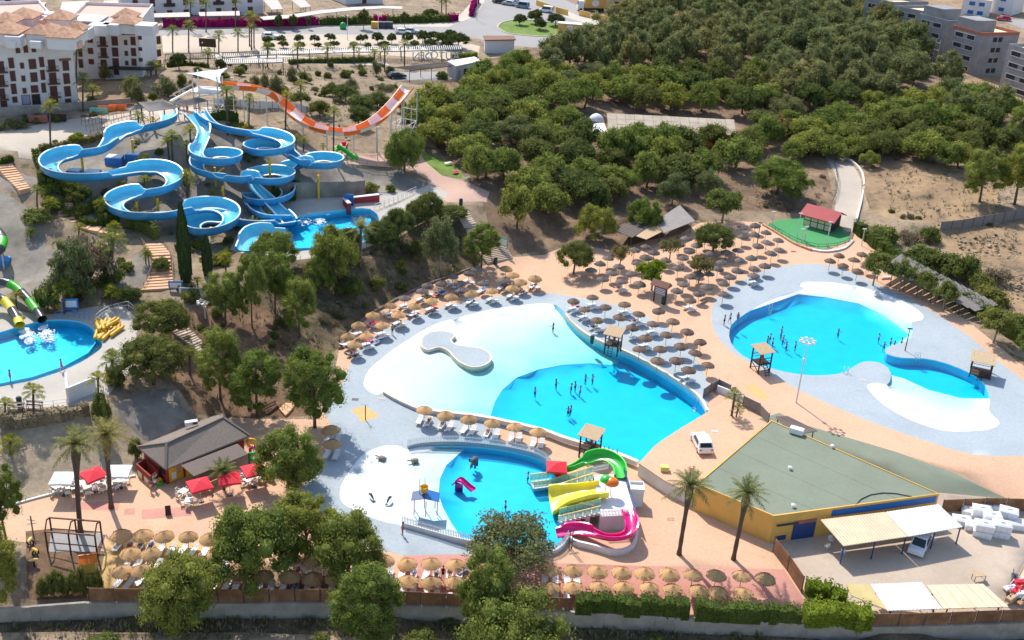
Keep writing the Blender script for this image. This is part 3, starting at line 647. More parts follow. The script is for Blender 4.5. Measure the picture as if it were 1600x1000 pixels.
# single trees the photograph lets one point at: kind, crown centre u, top v, foot u, foot v, crown width
for a in [
 ('pine',277,838,287,985,146,'big yellow-green pine before the reed fence, beside the ochre paving'),
 ('pine',574,872,572,1010,122,'round pine rising across the reed fence below the kids pool'),
 ('pine',800,888,795,1050,185,'largest pine at the bottom edge, before the row of straw parasols'),
 ('pine',760,842,755,1010,100,'pine crown reaching over the parasols behind the largest bottom pine'),
 ('airy_pine',792,783,800,885,160,'blue-green airy pine in front of the kids pool water'),
 ('pine',385,762,396,912,158,'broad dark pine between the snack bar umbrellas and the reed fence'),
 ('pine',480,755,478,872,104,'pine with a bare forked trunk beside the blue paving'),
 ('pine',552,780,545,905,128,'wide clumpy pine left of the kids pool entrance'),
 ('pine',462,652,452,762,116,'rounded pine between the snack bar and the kids pool'),
 ('pine',500,530,492,668,106,'tall pine of two stacked lobes beside the lagoon'),
 ('pine',402,535,402,650,98,'pine behind the snack bar beside the wooden bench'),
 ('pine',350,500,345,625,84,'loose pine left of the pine behind the snack bar'),
 ('dome_pine',225,508,240,600,108,'dark dense stone pine at the edge of the splash pool terrace'),
 ('dome_pine',250,455,254,530,96,'round stone pine at the foot of the orange stair path'),
 ('pine',14,708,10,845,75,'dark pine at the left edge beside the sandy bank'),
 ('pine',12,795,0,965,92,'lowest pine at the left edge before the bottom wall'),
 ('pine',348,412,352,505,74,'yellow-green pine right of the two cypresses'),
 ('pine',395,388,394,512,54,'slim pine on the brown slope left of the group'),
 ('pine',434,382,430,490,66,'pine in the middle of the group on the brown slope'),
 ('pine',478,424,468,528,66,'lowest pine on the brown slope above the parasols'),
 ('pine',492,390,500,452,56,'small pine tucked under the big one at the slide pool'),
 ('pine',508,343,522,432,88,'broad pine in front of the blue flume splash pool'),
 ('pine',428,352,430,412,84,'wide pine over the end of the blue flumes'),
 ('dome_pine',540,348,545,400,44,'dark pine right behind the broad pine at the splash pool'),
 ('dome_pine',592,336,597,392,62,'pine on the white wall, lowest of the row of four'),
 ('dome_pine',622,318,622,378,58,'pine on the white wall, second of the row of four'),
 ('dome_pine',648,304,652,360,46,'pine on the white wall, third of the row of four'),
 ('dome_pine',672,292,670,355,48,'pine on the white wall, topmost of the row of four'),
 ('airy_pine',696,330,687,425,62,'light grey-green pine on the bank above the grey parasols'),
 ('pine',753,340,752,420,64,'round pine at the foot of the wide dark steps'),
 ('dome_pine',902,368,896,428,64,'umbrella-shaped tree leaning at the edge of the orange paving'),
 ('pine',938,310,928,374,70,'round pine over the covered terrace, left one'),
 ('pine',1008,302,1005,360,64,'round pine over the covered terrace, right one'),
 ('dome_pine',1117,340,1113,396,68,'large domed tree standing among the parasols on orange paving'),
 ('bright_tree',1024,398,1018,454,62,'bright green tree behind the striped panel'),
 ('olive_tree',1045,366,1046,408,40,'small olive-brown tree among the grey parasols'),
 ('olive_tree',1104,394,1091,442,42,'thin leaning olive-brown tree among the parasols'),
 ('olive_tree',970,378,968,418,36,'thin pale tree in the shade by the covered terrace'),
 ('pine',1217,236,1214,304,108,'broad pine left of the park road'),
 ('light_tree',1132,288,1128,348,76,'grey-green broadleaf tree by the terrace rail'),
 ('airy_pine',1050,264,1050,322,58,'pale airy pine behind the covered terrace'),
 ('airy_pine',1106,258,1105,312,52,'pale airy pine beside the wooden ramp'),
 ('light_tree',1368,386,1364,446,54,'dark green tree at the near end of the pleated shade roof'),
 ('light_tree',1412,400,1405,455,50,'second tree along the shade roof of the wide pool'),
 ('light_tree',1446,416,1440,468,42,'third tree along the shade roof of the wide pool'),
 ('light_tree',1480,432,1473,486,46,'fourth tree along the shade roof of the wide pool'),
 ('light_tree',1556,472,1552,536,70,'last spreading tree along the shade roof of the wide pool'),
 ('light_tree',1600,510,1602,572,60,'tree at the right edge beyond the wide pool'),
 ('pine',630,192,632,268,70,'spreading dark stone pine beside the end of the orange ramp'),
 ('pine',1545,222,1530,318,76,'pine standing alone on the bare field by the reed fence'),
 ('pine',1590,215,1585,320,84,'pine at the right edge above the reed fence'),
 ('pine',1590,160,1592,230,60,'pine at the right edge below the concrete shell'),
 ('cypress',291,318,291,440,22,'tall dark cypress beside the stair path'),
 ('cypress',325,366,325,430,17,'short dark cypress beside the taller one'),
 ('willow_bush',105,355,115,470,90,'large drooping green bush above the splash pool'),
 ('twiggy_bush',130,345,140,440,90,'bare grey twiggy bush behind the drooping green bush'),
 ('red_tree',1222,172,1222,208,74,'dry reddish tree crown in the wood'),
]: tree_px(*a)
for a in [('shrub',1380,343,1378,378,58,'green shrub at the near end of the boundary hedge'),('shrub',1453,346,1452,378,40,'round bright shrub on the field edge'),('twiggy_bush',1425,352,1420,378,44,'grey dry shrub behind the boundary hedge'),
 ('shrub',1440,374,1440,412,66,'broad shrub in the boundary hedge'),('shrub',1482,384,1482,424,66,'yellow-green shrub in the boundary hedge'),('shrub',1508,386,1506,440,58,'tall shrub in the boundary hedge'),
 ('shrub',1545,438,1545,474,70,'low bright shrub near the far end of the boundary hedge'),('twiggy_bush',1560,410,1556,440,50,'grey shrub on the field beside the hedge'),('shrub',1585,480,1588,510,60,'shrub at the right end of the boundary hedge'),
 ('shrub',1405,392,1410,420,50,'dark shrub in the boundary hedge beside the shade roof'),('shrub',1540,420,1530,455,44,'olive shrub in the boundary hedge'),
 ('shrub',180,560,182,606,36,'bushy plant at the end of the white terrace wall'),('shrub',160,600,160,668,34,'green creeper bush hanging over the sandy bank'),('shrub',210,675,214,715,26,'low bush beside the snack bar'),
 ('dome_pine',705,315,705,345,58,'dark rounded tree above the steps'),
 ('shrub',55,318,60,345,60,'flowering shrub on the bank above the tube slide'),('shrub',85,300,85,330,40,'shrub beside the upper stair path'),('shrub',160,300,160,330,56,'shrub under the long blue flume'),('shrub',175,405,178,440,50,'leafy bush below the stair path'),
 ('shrub',70,430,75,482,44,'leafy vine heap beside the tube slide'),('shrub',205,440,205,470,40,'weedy bush beside the stair path'),('shrub',250,395,252,420,36,'bush under the blue flume bend'),('shrub',340,390,340,412,50,'ivy patch under the blue flume bend'),
 ('shrub',300,445,298,470,34,'bush at the foot of the tall cypress'),('shrub',560,283,560,300,30,'green bush on the retaining wall'),('shrub',580,280,580,300,34,'second green bush on the retaining wall'),('shrub',610,284,610,300,20,'round bush at the end of the retaining wall'),
 ('shrub',465,274,465,300,24,'bush beside the yellow column'),('shrub',590,425,590,452,30,'small tree on the dark bank'),('shrub',650,370,650,395,26,'dark bush on the bank by the white wall'),('shrub',550,425,552,460,36,'bush on the dark bank above the left parasols'),
 ('shrub',390,220,390,240,50,'ground shrub among the blue flumes'),('shrub',375,185,375,205,60,'hedge-like shrub at the top of the blue flumes'),('shrub',225,235,225,262,28,'bush between the blue footings'),
 ('shrub',160,985,160,1005,60,'low weeds at the bottom edge'),('shrub',650,975,655,1000,60,'weeds between the two bottom pines'),('shrub',500,985,500,1003,40,'tuft of weeds below the bottom wall'),('shrub',1020,985,1025,1003,30,'small weed on the bank below the hedge'),
 ('grey_shrub',690,955,700,975,46,'dark bush at the wall between the bottom pines')]:
 tree_px(*a, cat='shrub')
# ------------------------------------------------------------------ the wood
wood = [P(u, v) for u, v in [(640,190),(690,168),(745,142),(790,122),(860,108),(905,92),(935,70),(965,45),(1010,15),(1100,-15),(1200,-30),(1340,-20),(1370,40),(1420,90),(1460,125),(1500,160),(1580,190),(1575,245),(1490,262),(1430,255),(1350,246),(1290,262),(1250,240),(1180,236),(1160,262),(1170,282),(1090,285),(1000,305),(965,315),(960,335),(880,362),(850,372),(790,345),(765,320),(745,290),(725,262),(690,240),(655,210)]]
wpoly = [(p.x, p.y) for p in wood]
keep = [[(p.x, p.y) for p in [P(u, v) for u, v in q]] for q in ([(915,168),(1155,178),(1165,250),(1120,262),(1050,236),(915,226)], [(1285,240),(1345,240),(1350,285),(1290,290)], [(655,235),(700,240),(725,275),(680,280)], [(1180,232),(1260,228),(1270,275),(1180,290)], [(740,292),(790,290),(800,325),(750,330)], [(1390,248),(1470,255),(1500,300),(1400,300)])]
one = lambda q, poly: bool(inpoly(np.array([q[0]]), np.array([q[1]]), poly)[0])
wr = random.Random(8); spots = []
xs = [p[0] for p in wpoly]; ys = [p[1] for p in wpoly]
for _ in range(9000):
 q = (wr.uniform(min(xs), max(xs)), wr.uniform(min(ys), max(ys)))
 md = 5.4 if q[1] < 210 else 6.2 if q[1] < 290 else 7.4
 if any((q[0] - a) ** 2 + (q[1] - b) ** 2 < md * md for a, b, _ in spots): continue
 if not one(q, wpoly) or any(one(q, k) for k in keep): continue
 spots.append((*q, md))
WOOD = []
for x, y, md in spots:
 z = hz(x, y); n = mnoise.noise((x * .02, y * .02, 5)); u, v = proj((x, y, z))
 far = v < 128 + 14 * n and u > 820 or (v < 165 and u > 1180)
 w = md * wr.uniform(1.35, 1.9); h = wr.uniform(5.5, 8.0) if not far else wr.uniform(8.5, 13)
 kind = 'grove_tree' if far else ('wood_dark' if wr.random() < .3 else 'airy_pine' if wr.random() < .08 else 'wood_pine')
 t = plant(kind, (x, y, z - .1), w, h, '', 'tree', 'trees of the wood behind the pools')
 ph = {'grove_tree': 'dull olive-green grove tree', 'wood_dark': 'dark green pine in the wood', 'airy_pine': 'greyish loose pine in the wood', 'wood_pine': 'yellow-green pine in the wood'}[kind]
 if kind == 'grove_tree' and w > 10.6: ph = 'broad olive-green grove tree'
 if kind == 'wood_pine' and w > 8.2: ph = 'broad yellow-green pine in the wood'
 WOOD.append((t, ph))
# trees beyond the wood and in the dry garden
for (u, vt, vb, w, k) in [(1410,165,200,60,'wood_pine'),(1450,150,215,70,'wood_pine'),(1500,130,190,70,'grove_tree'),(1530,140,200,60,'grove_tree'),(1560,125,190,50,'grove_tree'),(1340,205,246,60,'wood_pine'),(1440,200,250,70,'wood_pine'),(1480,215,262,66,'wood_pine'),(1380,190,232,50,'wood_pine'),(1400,210,240,40,'airy_pine'),(1270,195,240,60,'wood_pine'),(1240,215,250,44,'wood_pine'),(1300,212,238,44,'airy_pine'),(1310,220,250,40,'wood_pine'),(1360,232,262,36,'wood_pine'),
   (1180,190,232,50,'wood_pine'),(1115,185,240,60,'wood_dark'),(1040,186,255,64,'wood_pine'),(1000,205,262,56,'wood_pine'),(960,222,272,60,'wood_dark')]:
 WOOD.append((tree_px(k, u, vt, u - 3, vb, w, '', group='trees of the wood behind the pools'), {'grove_tree': 'dull olive-green grove tree', 'wood_dark': 'dark green pine in the wood', 'airy_pine': 'greyish loose pine in the wood', 'wood_pine': 'yellow-green pine in the wood'}[k]))
label_near(WOOD)
GARD = []
for (u, vt, vb, w, k) in [(540,128,158,46,'wood_dark'),(520,126,150,30,'wood_dark'),(560,142,180,56,'wood_dark'),(590,138,170,50,'wood_dark'),(500,152,182,40,'wood_dark'),(470,140,165,40,'wood_dark'),(560,160,195,46,'wood_dark'),(430,112,148,34,'grey_shrub'),(415,110,140,24,'grey_shrub'),(455,100,125,26,'grey_shrub'),(550,118,140,34,'grey_shrub'),(588,92,117,18,'grey_shrub'),
   (475,110,126,16,'shrub'),(483,118,128,12,'shrub'),(497,108,118,12,'shrub'),(512,110,122,16,'shrub'),(540,105,122,22,'shrub'),(563,98,108,12,'shrub'),(566,104,118,16,'shrub'),(507,132,150,16,'shrub'),(493,133,141,16,'shrub'),(610,100,116,22,'shrub'),(600,128,140,40,'grey_shrub'),(690,108,122,26,'shrub'),
   (165,95,125,28,'grey_shrub'),(205,112,150,40,'grey_shrub'),(215,120,162,34,'grey_shrub'),(262,115,150,50,'grey_shrub'),(285,110,135,20,'shrub'),(240,140,158,18,'shrub'),(280,80,108,34,'street_tree'),(145,145,168,22,'shrub'),(20,180,200,30,'grey_shrub'),(35,186,200,30,'grey_shrub'),(2,188,204,22,'grey_shrub'),(60,176,190,26,'shrub'),(90,176,190,20,'shrub'),
   (350,110,124,20,'shrub'),(375,100,118,22,'shrub'),(330,108,122,24,'shrub'),(310,100,120,20,'shrub'),(355,120,135,40,'grey_shrub'),(400,114,135,24,'grey_shrub'),(385,122,140,22,'grey_shrub'),(300,122,140,22,'grey_shrub'),(345,90,112,22,'street_tree'),(380,98,115,18,'street_tree'),(440,130,150,34,'grey_shrub'),(360,145,165,30,'shrub'),(625,150,176,24,'wood_pine'),(655,150,184,40,'wood_pine'),(690,165,200,50,'wood_pine'),
   (645,170,204,40,'wood_dark'),(700,190,230,54,'wood_pine'),(740,205,250,60,'wood_pine'),(760,225,276,64,'wood_pine')]:
 GARD.append((tree_px(k, u, vt, u, vb, w, '', cat='shrub' if 'shrub' in k else 'tree', group='planting of the dry garden'), {'wood_dark': 'dark green tree in the dry garden', 'grey_shrub': 'grey-green bush in the dry garden', 'shrub': 'small green bush in the dry garden', 'street_tree': 'dark round tree in the dry garden', 'wood_pine': 'yellow-green pine at the edge of the dry garden'}[k]))
label_near(GARD, ['orange slide tower', 'white apartment block', 'orange ramp top', 'white site office', 'roundabout', 'flume splash pool', 'long tiled roof'])
ST = []
for i, (u, vt, vb, w) in enumerate([(418,54,70,18),(440,53,68,16),(467,52,68,17),(492,52,68,17),(516,50,66,20),(421,64,76,18),(443,62,75,18),(470,63,76,16),(497,65,76,14),(523,62,75,20),(552,64,74,14),(575,65,76,12),(563,52,68,14),(571,52,66,10),(590,48,68,22),(600,62,74,20),(612,50,68,16),(637,48,68,20),(648,61,74,16),(660,45,68,22),(672,58,74,22),(690,48,72,30),(703,44,68,28),(716,48,76,40),(678,46,66,26),(700,56,76,24),
 (836,12,38,26),(812,20,40,24),(843,27,46,24),(868,18,41,30),(36+400,20,48,14),(58+400,20,46,15),(83+400,26,46,8),(568,12,46,20),(632,17,42,16),(672,12,30,30)]):
 ST.append((tree_px('street_tree', u, vt, u, vb, w * 1.08, '', group='clipped street trees of the car park'), 'clipped round tree on the roundabout' if 806 < u < 880 else 'clipped round tree in the car park'))
label_near(ST, ['roundabout', 'orange slide tower', 'white site office', 'orange ramp top', 'roundabout lorry'])
HB = []; hr_ = random.Random(31)
for poly, n, ws, ph in (([(65,280),(130,300),(180,300),(165,330),(190,350),(240,352),(275,375),(240,372),(190,352),(110,345),(70,310)],22,(1.4,3.2),'leafy bush on the slide hill'),([(200,225),(300,200),(330,215),(400,222),(420,245),(340,300),(280,300),(240,260)],14,(.9,2.0),'leafy bush on the slide hill'),([(280,372),(380,370),(400,395),(380,425),(300,410)],14,(1.2,2.4),'leafy bush on the slide hill'),
   ([(60,225),(195,205),(150,228),(75,244)],9,(1.2,2.4),'leafy bush on the slide hill'),([(75,430),(110,400),(195,400),(205,460),(170,480),(110,480)],16,(1.5,3.0),'leafy bush above the splash pool'),
   ([(410,425),(560,404),(680,340),(740,360),(750,405),(660,440),(560,490),(480,545),(420,530)],34,(1.0,2.6),'scrubby bush on the wooded bank'),([(250,520),(340,480),(400,500),(480,560),(480,640),(400,645),(310,630)],14,(.9,2.0),'scrubby bush on the brown slope'),([(1180,300),(1290,260),(1300,330),(1200,330)],8,(.9,2.0),'scrubby bush beside the park road'),([(1365,330),(1560,345),(1600,420),(1500,370)],10,(.8,2.0),'scrubby bush on the pale field'),
   ([(340,100),(600,104),(640,150),(600,190),(420,150)],22,(.9,2.2),'low bush of the dry garden'),([(0,182),(200,172),(205,180),(0,196)],8,(1.2,2.4),'low bush below the grey wall')):
 us = [q[0] for q in poly]; vs2 = [q[1] for q in poly]; k = 0
 while k < n:
  u, v = hr_.uniform(min(us), max(us)), hr_.uniform(min(vs2), max(vs2))
  if not one((u, v), poly): continue
  w = hr_.uniform(*ws); b = P(u, v); b.z -= .1; k += 1
  HB.append((plant(hr_.choice(('shrub', 'shrub', 'grey_shrub', 'twiggy_bush') if 'scrub' in ph or 'low' in ph else ('shrub', 'shrub', 'shrub', 'bright_tree')), b, w, w * hr_.uniform(.5, .8), '', 'shrub', 'bushes of the slopes'), ph))
label_near(HB)
# ------------------------------------------------------------------ palms
def frond(mb, a, ln, rise, droop, w, n=9, seed=0, fan=False):
 r = random.Random(seed); ca, sa = math.cos(a), math.sin(a); pts = []
 for i in range(n + 1):
  t = i / n; d = ln * t; pts.append(Vector((ca * d * math.cos(rise) , sa * d * math.cos(rise), d * math.sin(rise) - droop * ln * t * t)))
 s = Vector((-sa, ca, 0))
 mb.tube(pts, [.03 * (1 - .8 * i / n) for i in range(n + 1)], 3, False)
 for i in range(1, n + 1):
  t = i / n; wl_ = w * math.sin(math.pi * min(1, .12 + t * .9)) ** .6 if not fan else w * t
  if fan and t < .45: continue
  d = (pts[i] - pts[i - 1]); 
  for k in (-1, 1):
   for j in range(2):
    b = pts[i - 1] + d * (j / 2); tip = b + s * k * wl_ + d * r.uniform(.7, 1.3) + Vector((0, 0, -wl_ * r.uniform(.15, .5)))
    mb.add([b, b + d * .42, tip], [(0, 1, 2)])
def palm_parts(seed, nf, ln, w, droop, fan, leafm):
 r = random.Random(seed); mb = MB()
 for i in range(nf):
  t = i / nf; frond(mb, i * 2.399 + r.uniform(-.2, .2), ln * r.uniform(.85, 1.1), R(78 - 92 * t + r.uniform(-6, 6)), droop * (.5 + t * .6), w, 9, seed + i, fan)
 return mb.mesh('palm_crown', L[leafm])
PALM = {'date': palm_parts(1, 30, 3.0, .55, .45, False, 'palmgrey'), 'fan': palm_parts(2, 26, 1.15, .5, .35, True, 'fan'), 'fan2': palm_parts(3, 22, 1.2, .55, .3, True, 'palm')}
def palm(kind, u, vcrown, ub, vb, label, r0=.2, size=1.0, group=None, bulb=False):
 b = P(ub, vb); s = pxm(b); dep = math.atan2(CAM_H - b.z, math.hypot(b.x, b.y)); h = (vb - vcrown) / s / math.cos(dep)
 d = ray(u, vcrown); k = (b.y) / d.y; top = Vector((d.x * k, b.y, CAM_H + d.z * k)) - b
 if abs(top.x) > h * .5: top.x = 0
 t = thing('palm_tree', label, 'palm', b, 0, group)
 mb = MB(); mb.smooth = True; n = 9
 rs = [r0 * (1.35 if i == 0 else 1.0 + .06 * (-1) ** i) for i in range(n + 1)]
 if bulb: rs[-1] *= 1.2; rs[-2] *= 1.9; rs[-3] *= 1.55
 mb.tube([Vector((top.x * (i / n) ** 1.4, top.y * i / n, -.1 + (top.z + .1) * i / n)) for i in range(n + 1)], rs, 9)
 obj('trunk', mb, M['palmbark'], t)
 c = obj('crown', PALM[kind], None, t, top, trng.uniform(0, 6)); c.scale = (size,) * 3
 return t
for a in [('date',118,693,126,832,'tall date palm left of the red umbrella, on the snack terrace',.26,1.0,None,True),('date',166,678,174,793,'date palm between the red and the right white umbrella',.26,1.05,None,True),
    ('date',1079,758,1061,866,'date palm on orange paving, left of the pair by the yellow wall',.24,1.0,None,True),('date',1168,770,1146,874,'date palm on orange paving, right of the pair by the yellow wall',.24,.95,None,True),
    ('date',564,355,563,420,'date palm before the slide pool wall',.2,.9),('fan',1148,618,1143,650,'fan palm in the planter beside the lagoon corner',.16,1.1),('fan2',1153,640,1150,652,'small fan palm in the planter beside the lagoon corner',.1,.8),
    ('date',348,735,350,765,'yellow feathery palm before the snack bar awning',.15,.8),('fan2',176,378,174,440,'slender palm behind the stair path',.25,2.0)]:
 palm(*a)
FP = []
for (k, u, vc, ub, vb, sz) in [('fan',78,165,80,240,1.3),('fan',52,612,53,645,1.2),('fan',8,632,8,648,1.0),('fan',16,692,17,708,1.3),('fan',153,592,155,640,1.1),('fan2',175,565,178,605,1.4),('fan',297,204,299,250,1.3),('fan',262,222,264,250,1.1),('fan',268,213,270,255,1.2),('fan',291,227,293,255,.9),('fan2',216,183,217,205,1.1),('fan',292,275,294,320,1.2),('fan',296,288,292,318,.9),('fan',226,281,225,300,1.0),('fan2',190,290,191,310,1.0),('fan2',208,293,208,303,.7),
   ('fan',158,318,157,346,1.1),('fan',80,318,76,340,1.2),('fan',58,298,58,322,1.0),('fan',332,305,333,322,1.2),('fan2',462,217,463,238,1.0),('fan2',475,219,474,238,1.0),('fan',522,175,521,250,1.2),('fan2',505,228,504,245,.6),('fan',354,142,356,212,1.3),('fan',390,155,389,205,1.1),('fan',448,150,446,205,1.2),('fan',48,363,48,374,.9),('fan',175,552,177,560,.8),('fan',178,355,180,372,1.1),('fan',124,355,123,368,.9),('fan',99,452,101,490,1.4),('fan',25,462,26,482,.9),('fan',176,455,175,478,1.1),('fan',352,402,353,425,1.1),('fan',227,395,228,412,.8),('fan',232,400,233,415,.8),('fan2',296,553,297,585,1.2),('fan',308,440,310,455,.9),('fan',627,413,627,425,.9),('fan2',668,465,668,468,.6)]:
 FP.append((palm(k, u, vc, ub, vb, '', .12 * sz, sz, 'small fan palms of the slide hill'), 'small yellow-green fan palm'))
label_near(FP, ['tall dark cypress', 'orange slide tower', 'green tube slide', 'snack bar', 'flume splash pool', 'white apartment block'])
BP = []
for (u, vc, vb) in [(270,48,82),(295,40,82),(342,56,85),(372,52,82),(393,45,78),(298,5,48),(322,5,50),(368,3,48),(390,25,72),(397,30,75),(120,75,150),(130,125,175),(145,142,168),(208,130,150),(325,85,105),(18+400,75,104),(465,76,106),(512,76,102),(553,74,100),(601,78,112),(632,70,104),(697,2,22),(690,0,20),(420+165,85,95),(236,106,120),(244,105,120),(470,135,150)]:
 BP.append((palm('fan2', u, vc, u, vb, '', .16, 1.45, 'palms of the car park'), 'slim palm with a small round head'))
label_near(BP, ['orange slide tower', 'white apartment block', 'white site office', 'roundabout', 'orange ramp top'])

# ------------------------------------------------------------------ thatched parasols and sun loungers
def thatch_mat(name, c):
 t = NT(name)
 f = t.noise(10, 4, .7, t.mapping((1, 1, 7))); oi = t.n.new('ShaderNodeObjectInfo')
 col = t.ramp(f, [(.3, sc(c, .62)), (.7, sc(c, 1.15))])
 col = t.mix(1.0, col, t.ramp(oi.outputs['Random'], [(0, (.78,) * 3), (1, (1.14, 1.1, 1.06))]), 'MULTIPLY')
 t.color(col).rough(.95); t.bump(f, .8, .04); return t.m
M['straw'] = thatch_mat('straw_thatch', srgb(214, 170, 118)); M['brownthatch'] = thatch_mat('brown_thatch', srgb(136, 112, 94)); M['greythatch'] = thatch_mat('weathered_thatch', srgb(130, 118, 110))
M['pole'] = simple('wooden_pole', srgb(150, 126, 104), .8, .2); M['plastic'] = simple('white_plastic', (.80, .80, .80), .4, .04); M['sling'] = simple('grey_white_sling', (.62, .64, .68), .7, .08)
def canopy(seed, rad, rise):
 r = random.Random(seed); mb = MB(); n = 22; prof = []
 tiers = 4
 for i in range(tiers):
  a, b = i / tiers, (i + 1) / tiers
  prof += [(rad * (a if i else .02), rise * (1 - a) + (.05 if i else .1)), (rad * b + .03, rise * (1 - b) - .02)]
 mb.lathe(prof, n); o = len(prof) * n
 for k in range(n):
  x, y, z = mb.v[o - n + k]; q = 1 + r.uniform(-.05, .05); mb.v[o - n + k] = (x * q, y * q, z - r.uniform(.02, .14))
 m = MB(); m.v = mb.v; m.f = mb.f[:-1] if len(mb.f[-1]) > 4 else mb.f
 m.lathe([(rad * .97, -.1), (.05, rise * .82)], n)
 for k in range(70):                                     # loose straws along the hem
  a = r.uniform(0, 6.283); q = rad * r.uniform(.94, 1.05); x, y = math.cos(a) * q, math.sin(a) * q; s = .05
  m.add([(x - s * math.sin(a), y + s * math.cos(a), .0), (x + s * math.sin(a), y - s * math.cos(a), .0), (x * 1.05, y * 1.05, -r.uniform(.12, .26))], [(0, 1, 2)])
 return m
CAN = {k: [canopy(s, rad, rise).mesh('thatch_canopy', M[k]) for s in range(3)] for k, rad, rise in (('straw', 1.06, .52), ('brownthatch', .98, .42), ('greythatch', .98, .44))}
POLE = MB().tube([(0, 0, -.1), (0, 0, 2.55)], .035, 7).mesh('parasol_pole', M['pole'])
BED = MB(); 
BED.box(-.30, .30, -.02, 1.22, .30, .34).box(-.33, -.30, -.04, 1.25, .27, .37).box(.30, .33, -.04, 1.25, .27, .37)
BACK = MB().add([(-.32,0,.33),(.32,0,.33),(.32,-.62,.66),(-.32,-.62,.66),(-.32,.03,.29),(.32,.03,.29),(.32,-.62,.61),(-.32,-.62,.61)],[(0,1,2,3),(7,6,5,4),(0,4,5,1),(1,5,6,2),(2,6,7,3),(3,7,4,0)])
LEGM = MB().add([(-.03,0,.28),(.03,0,.28),(.03,.06,.28),(-.03,.06,.28),(-.025,-.05,0),(.025,-.05,0),(.025,0,0),(-.025,0,0)],[(0,1,2,3),(4,7,6,5),(0,4,5,1),(1,5,6,2),(2,6,7,3),(3,7,4,0)]).mesh('leg', M['plastic'])
BEDM = BED.mesh('bed', M['plastic']); BACKM = BACK.mesh('backrest', M['plastic'])
TOWEL = {}
def lounger(p, rz, label, group):
 t = thing('sun_lounger', label, 'sun lounger', p, rz, group)
 obj('bed', BEDM, None, t); obj('backrest', BACKM, None, t)
 for x in (-.28, .28):
  for y in (.05, 1.1): obj('leg', LEGM, None, t, (x, y, 0))
 return t
PAR = []; LNG = []; prng = random.Random(4)
def parasol(u, v, kind, phrase, group, pair=None, h=2.05):
 p = P(u, v + 1, h + .2)
 p.z = hz(p.x, p.y)
 t = thing('thatched_parasol', '', 'parasol', p, prng.uniform(0, 6), group)
 t.rotation_euler = (prng.uniform(-.06, .06), prng.uniform(-.06, .06), prng.uniform(0, 6))
 k = prng.uniform(.94, 1.06)
 c = obj('canopy', CAN[kind][prng.randrange(3)], None, t, (0, 0, h)); c.scale = (k, k, k * prng.uniform(.9, 1.15))
 obj('pole', POLE, None, t).scale = (1, 1, (h + .35) / 2.55)
 PAR.append((t, phrase))
 if pair is not None:
  a = pair + prng.uniform(-.12, .12); d = Vector((-math.sin(a), math.cos(a), 0)); s = Vector((math.cos(a), math.sin(a), 0))
  for q in (-.55, .55):
   if prng.random() < .04: continue
   b = p + s * (q + prng.uniform(-.08, .08)) - d * prng.uniform(.3, .5); b.z = hz(b.x, b.y)
   LNG.append((lounger(b, a + prng.uniform(-.06, .06), '', 'white sun loungers in pairs under the parasols'), {'straw': 'white sun lounger under a straw parasol', 'brownthatch': 'white sun lounger under a brown parasol', 'greythatch': 'white sun lounger under a grey parasol'}[kind]))
 return t
A1 = R(-62)
for u, v, l in [(927,462,1),(896,467.5,1),(914.5,481,1),(946.8,477.5,0),(977,473,1),(934,497.5,1),(967.5,493,0),(998,488,1),(1030,483,0),(955,513.7,0),(988,508.7,1),(1020.5,503.8,1),(1051.5,499.3,0),(1009.5,525.5,1),(1042,520,0),(1073.7,515.5,0),(999.7,543,0),(1033,542.5,0),(1065,537.7,0),(1095.7,531.3,0),(1028,560.5,0),(1056.7,560.2,0),(1086,548.5,0),(1076,575,1),(1106,567.7,0),(1079,466,1)]:
 parasol(u, v, 'brownthatch', 'brown thatched parasol on the deck beside the lagoon', 'brown parasols between the two big pools', A1 if l else None, 1.7)
for u, v in [(938,409.6),(924,419.5),(955,423),(942,433),(972.5,437),(987,425.6),(967.5,413.8),(998.7,441),(1060,416),(995.6,408.7),(950,401),(1057.5,452),(1068,440),(1079,430),(1009,383),(1022.5,392),(1009,399),(1072.5,370),(1090,380.6),(1078,389.6),(1067.5,400.4),(1086,413),(1102.5,373),(1135,376),(1136,391.5),(1154,388.8),(1110,393.7),(1156,403.8),(1129,406.6),(1175,401),(1178,416.6),(1108.7,425.6),(1152,420),(1069,441),(1104,445.4),(1142,429.7),(1131,440.6),(1093,455.6),(1130.6,457),(1122,417),(1062,379),(1160,353.4),(1181,349.6),(1178.7,363.7),(1197,361),(1185,381.6),(1198,376),(1216,372.7),(1206,393.7),(1218,388),(1196,413),(1178.7,428),(1160.6,367),(991,387.5),(1040,404),(1090,425)]:
 parasol(u, v, 'greythatch', 'grey-brown thatched parasol on the orange paving', 'grey parasols on the upper orange paving', A1 if (round(u), round(v)) in ((972, 437), (1179, 428)) else None, 1.65)
for u, v in [(1297.5,405),(1312,397),(1335,403.7),(1318.7,412.5),(1340,420.7),(1347,395),(1356,409)]:
 parasol(u, v, 'brownthatch', 'dark thatched parasol below the green court', 'parasols below the green court', None, 1.8)
A2 = R(-50)
for u, v, k in [(582.5,489.4,0),(608.7,475,0),(561,505,0),(597.5,505,0),(623,488.7,0),(647,476,0),(674,468,0),(705,461,0),(543,522.5,0),(573,522,0),(553.7,536,0),(737.5,456.6,0),(769.4,452,0),(801,447.5,0),(814.4,438,0),(803,427.5,0),(790,417,0),(836,432.5,0),(633,462,1),(659.4,452,1),(667.5,443,1),(732,424,1),(754.4,440,1),(707,429,1),(745,417,1),(787,435,1),(720,440,1),(690,440,1)]:
 parasol(u, v, 'greythatch' if k else 'straw', ('grey' if k else 'straw-coloured') + ' parasol under the wooded bank', 'parasols in the strip under the wooded bank', R(-50) + R(25) * (u - 560) / 260 if v > 420 else None, 1.85)
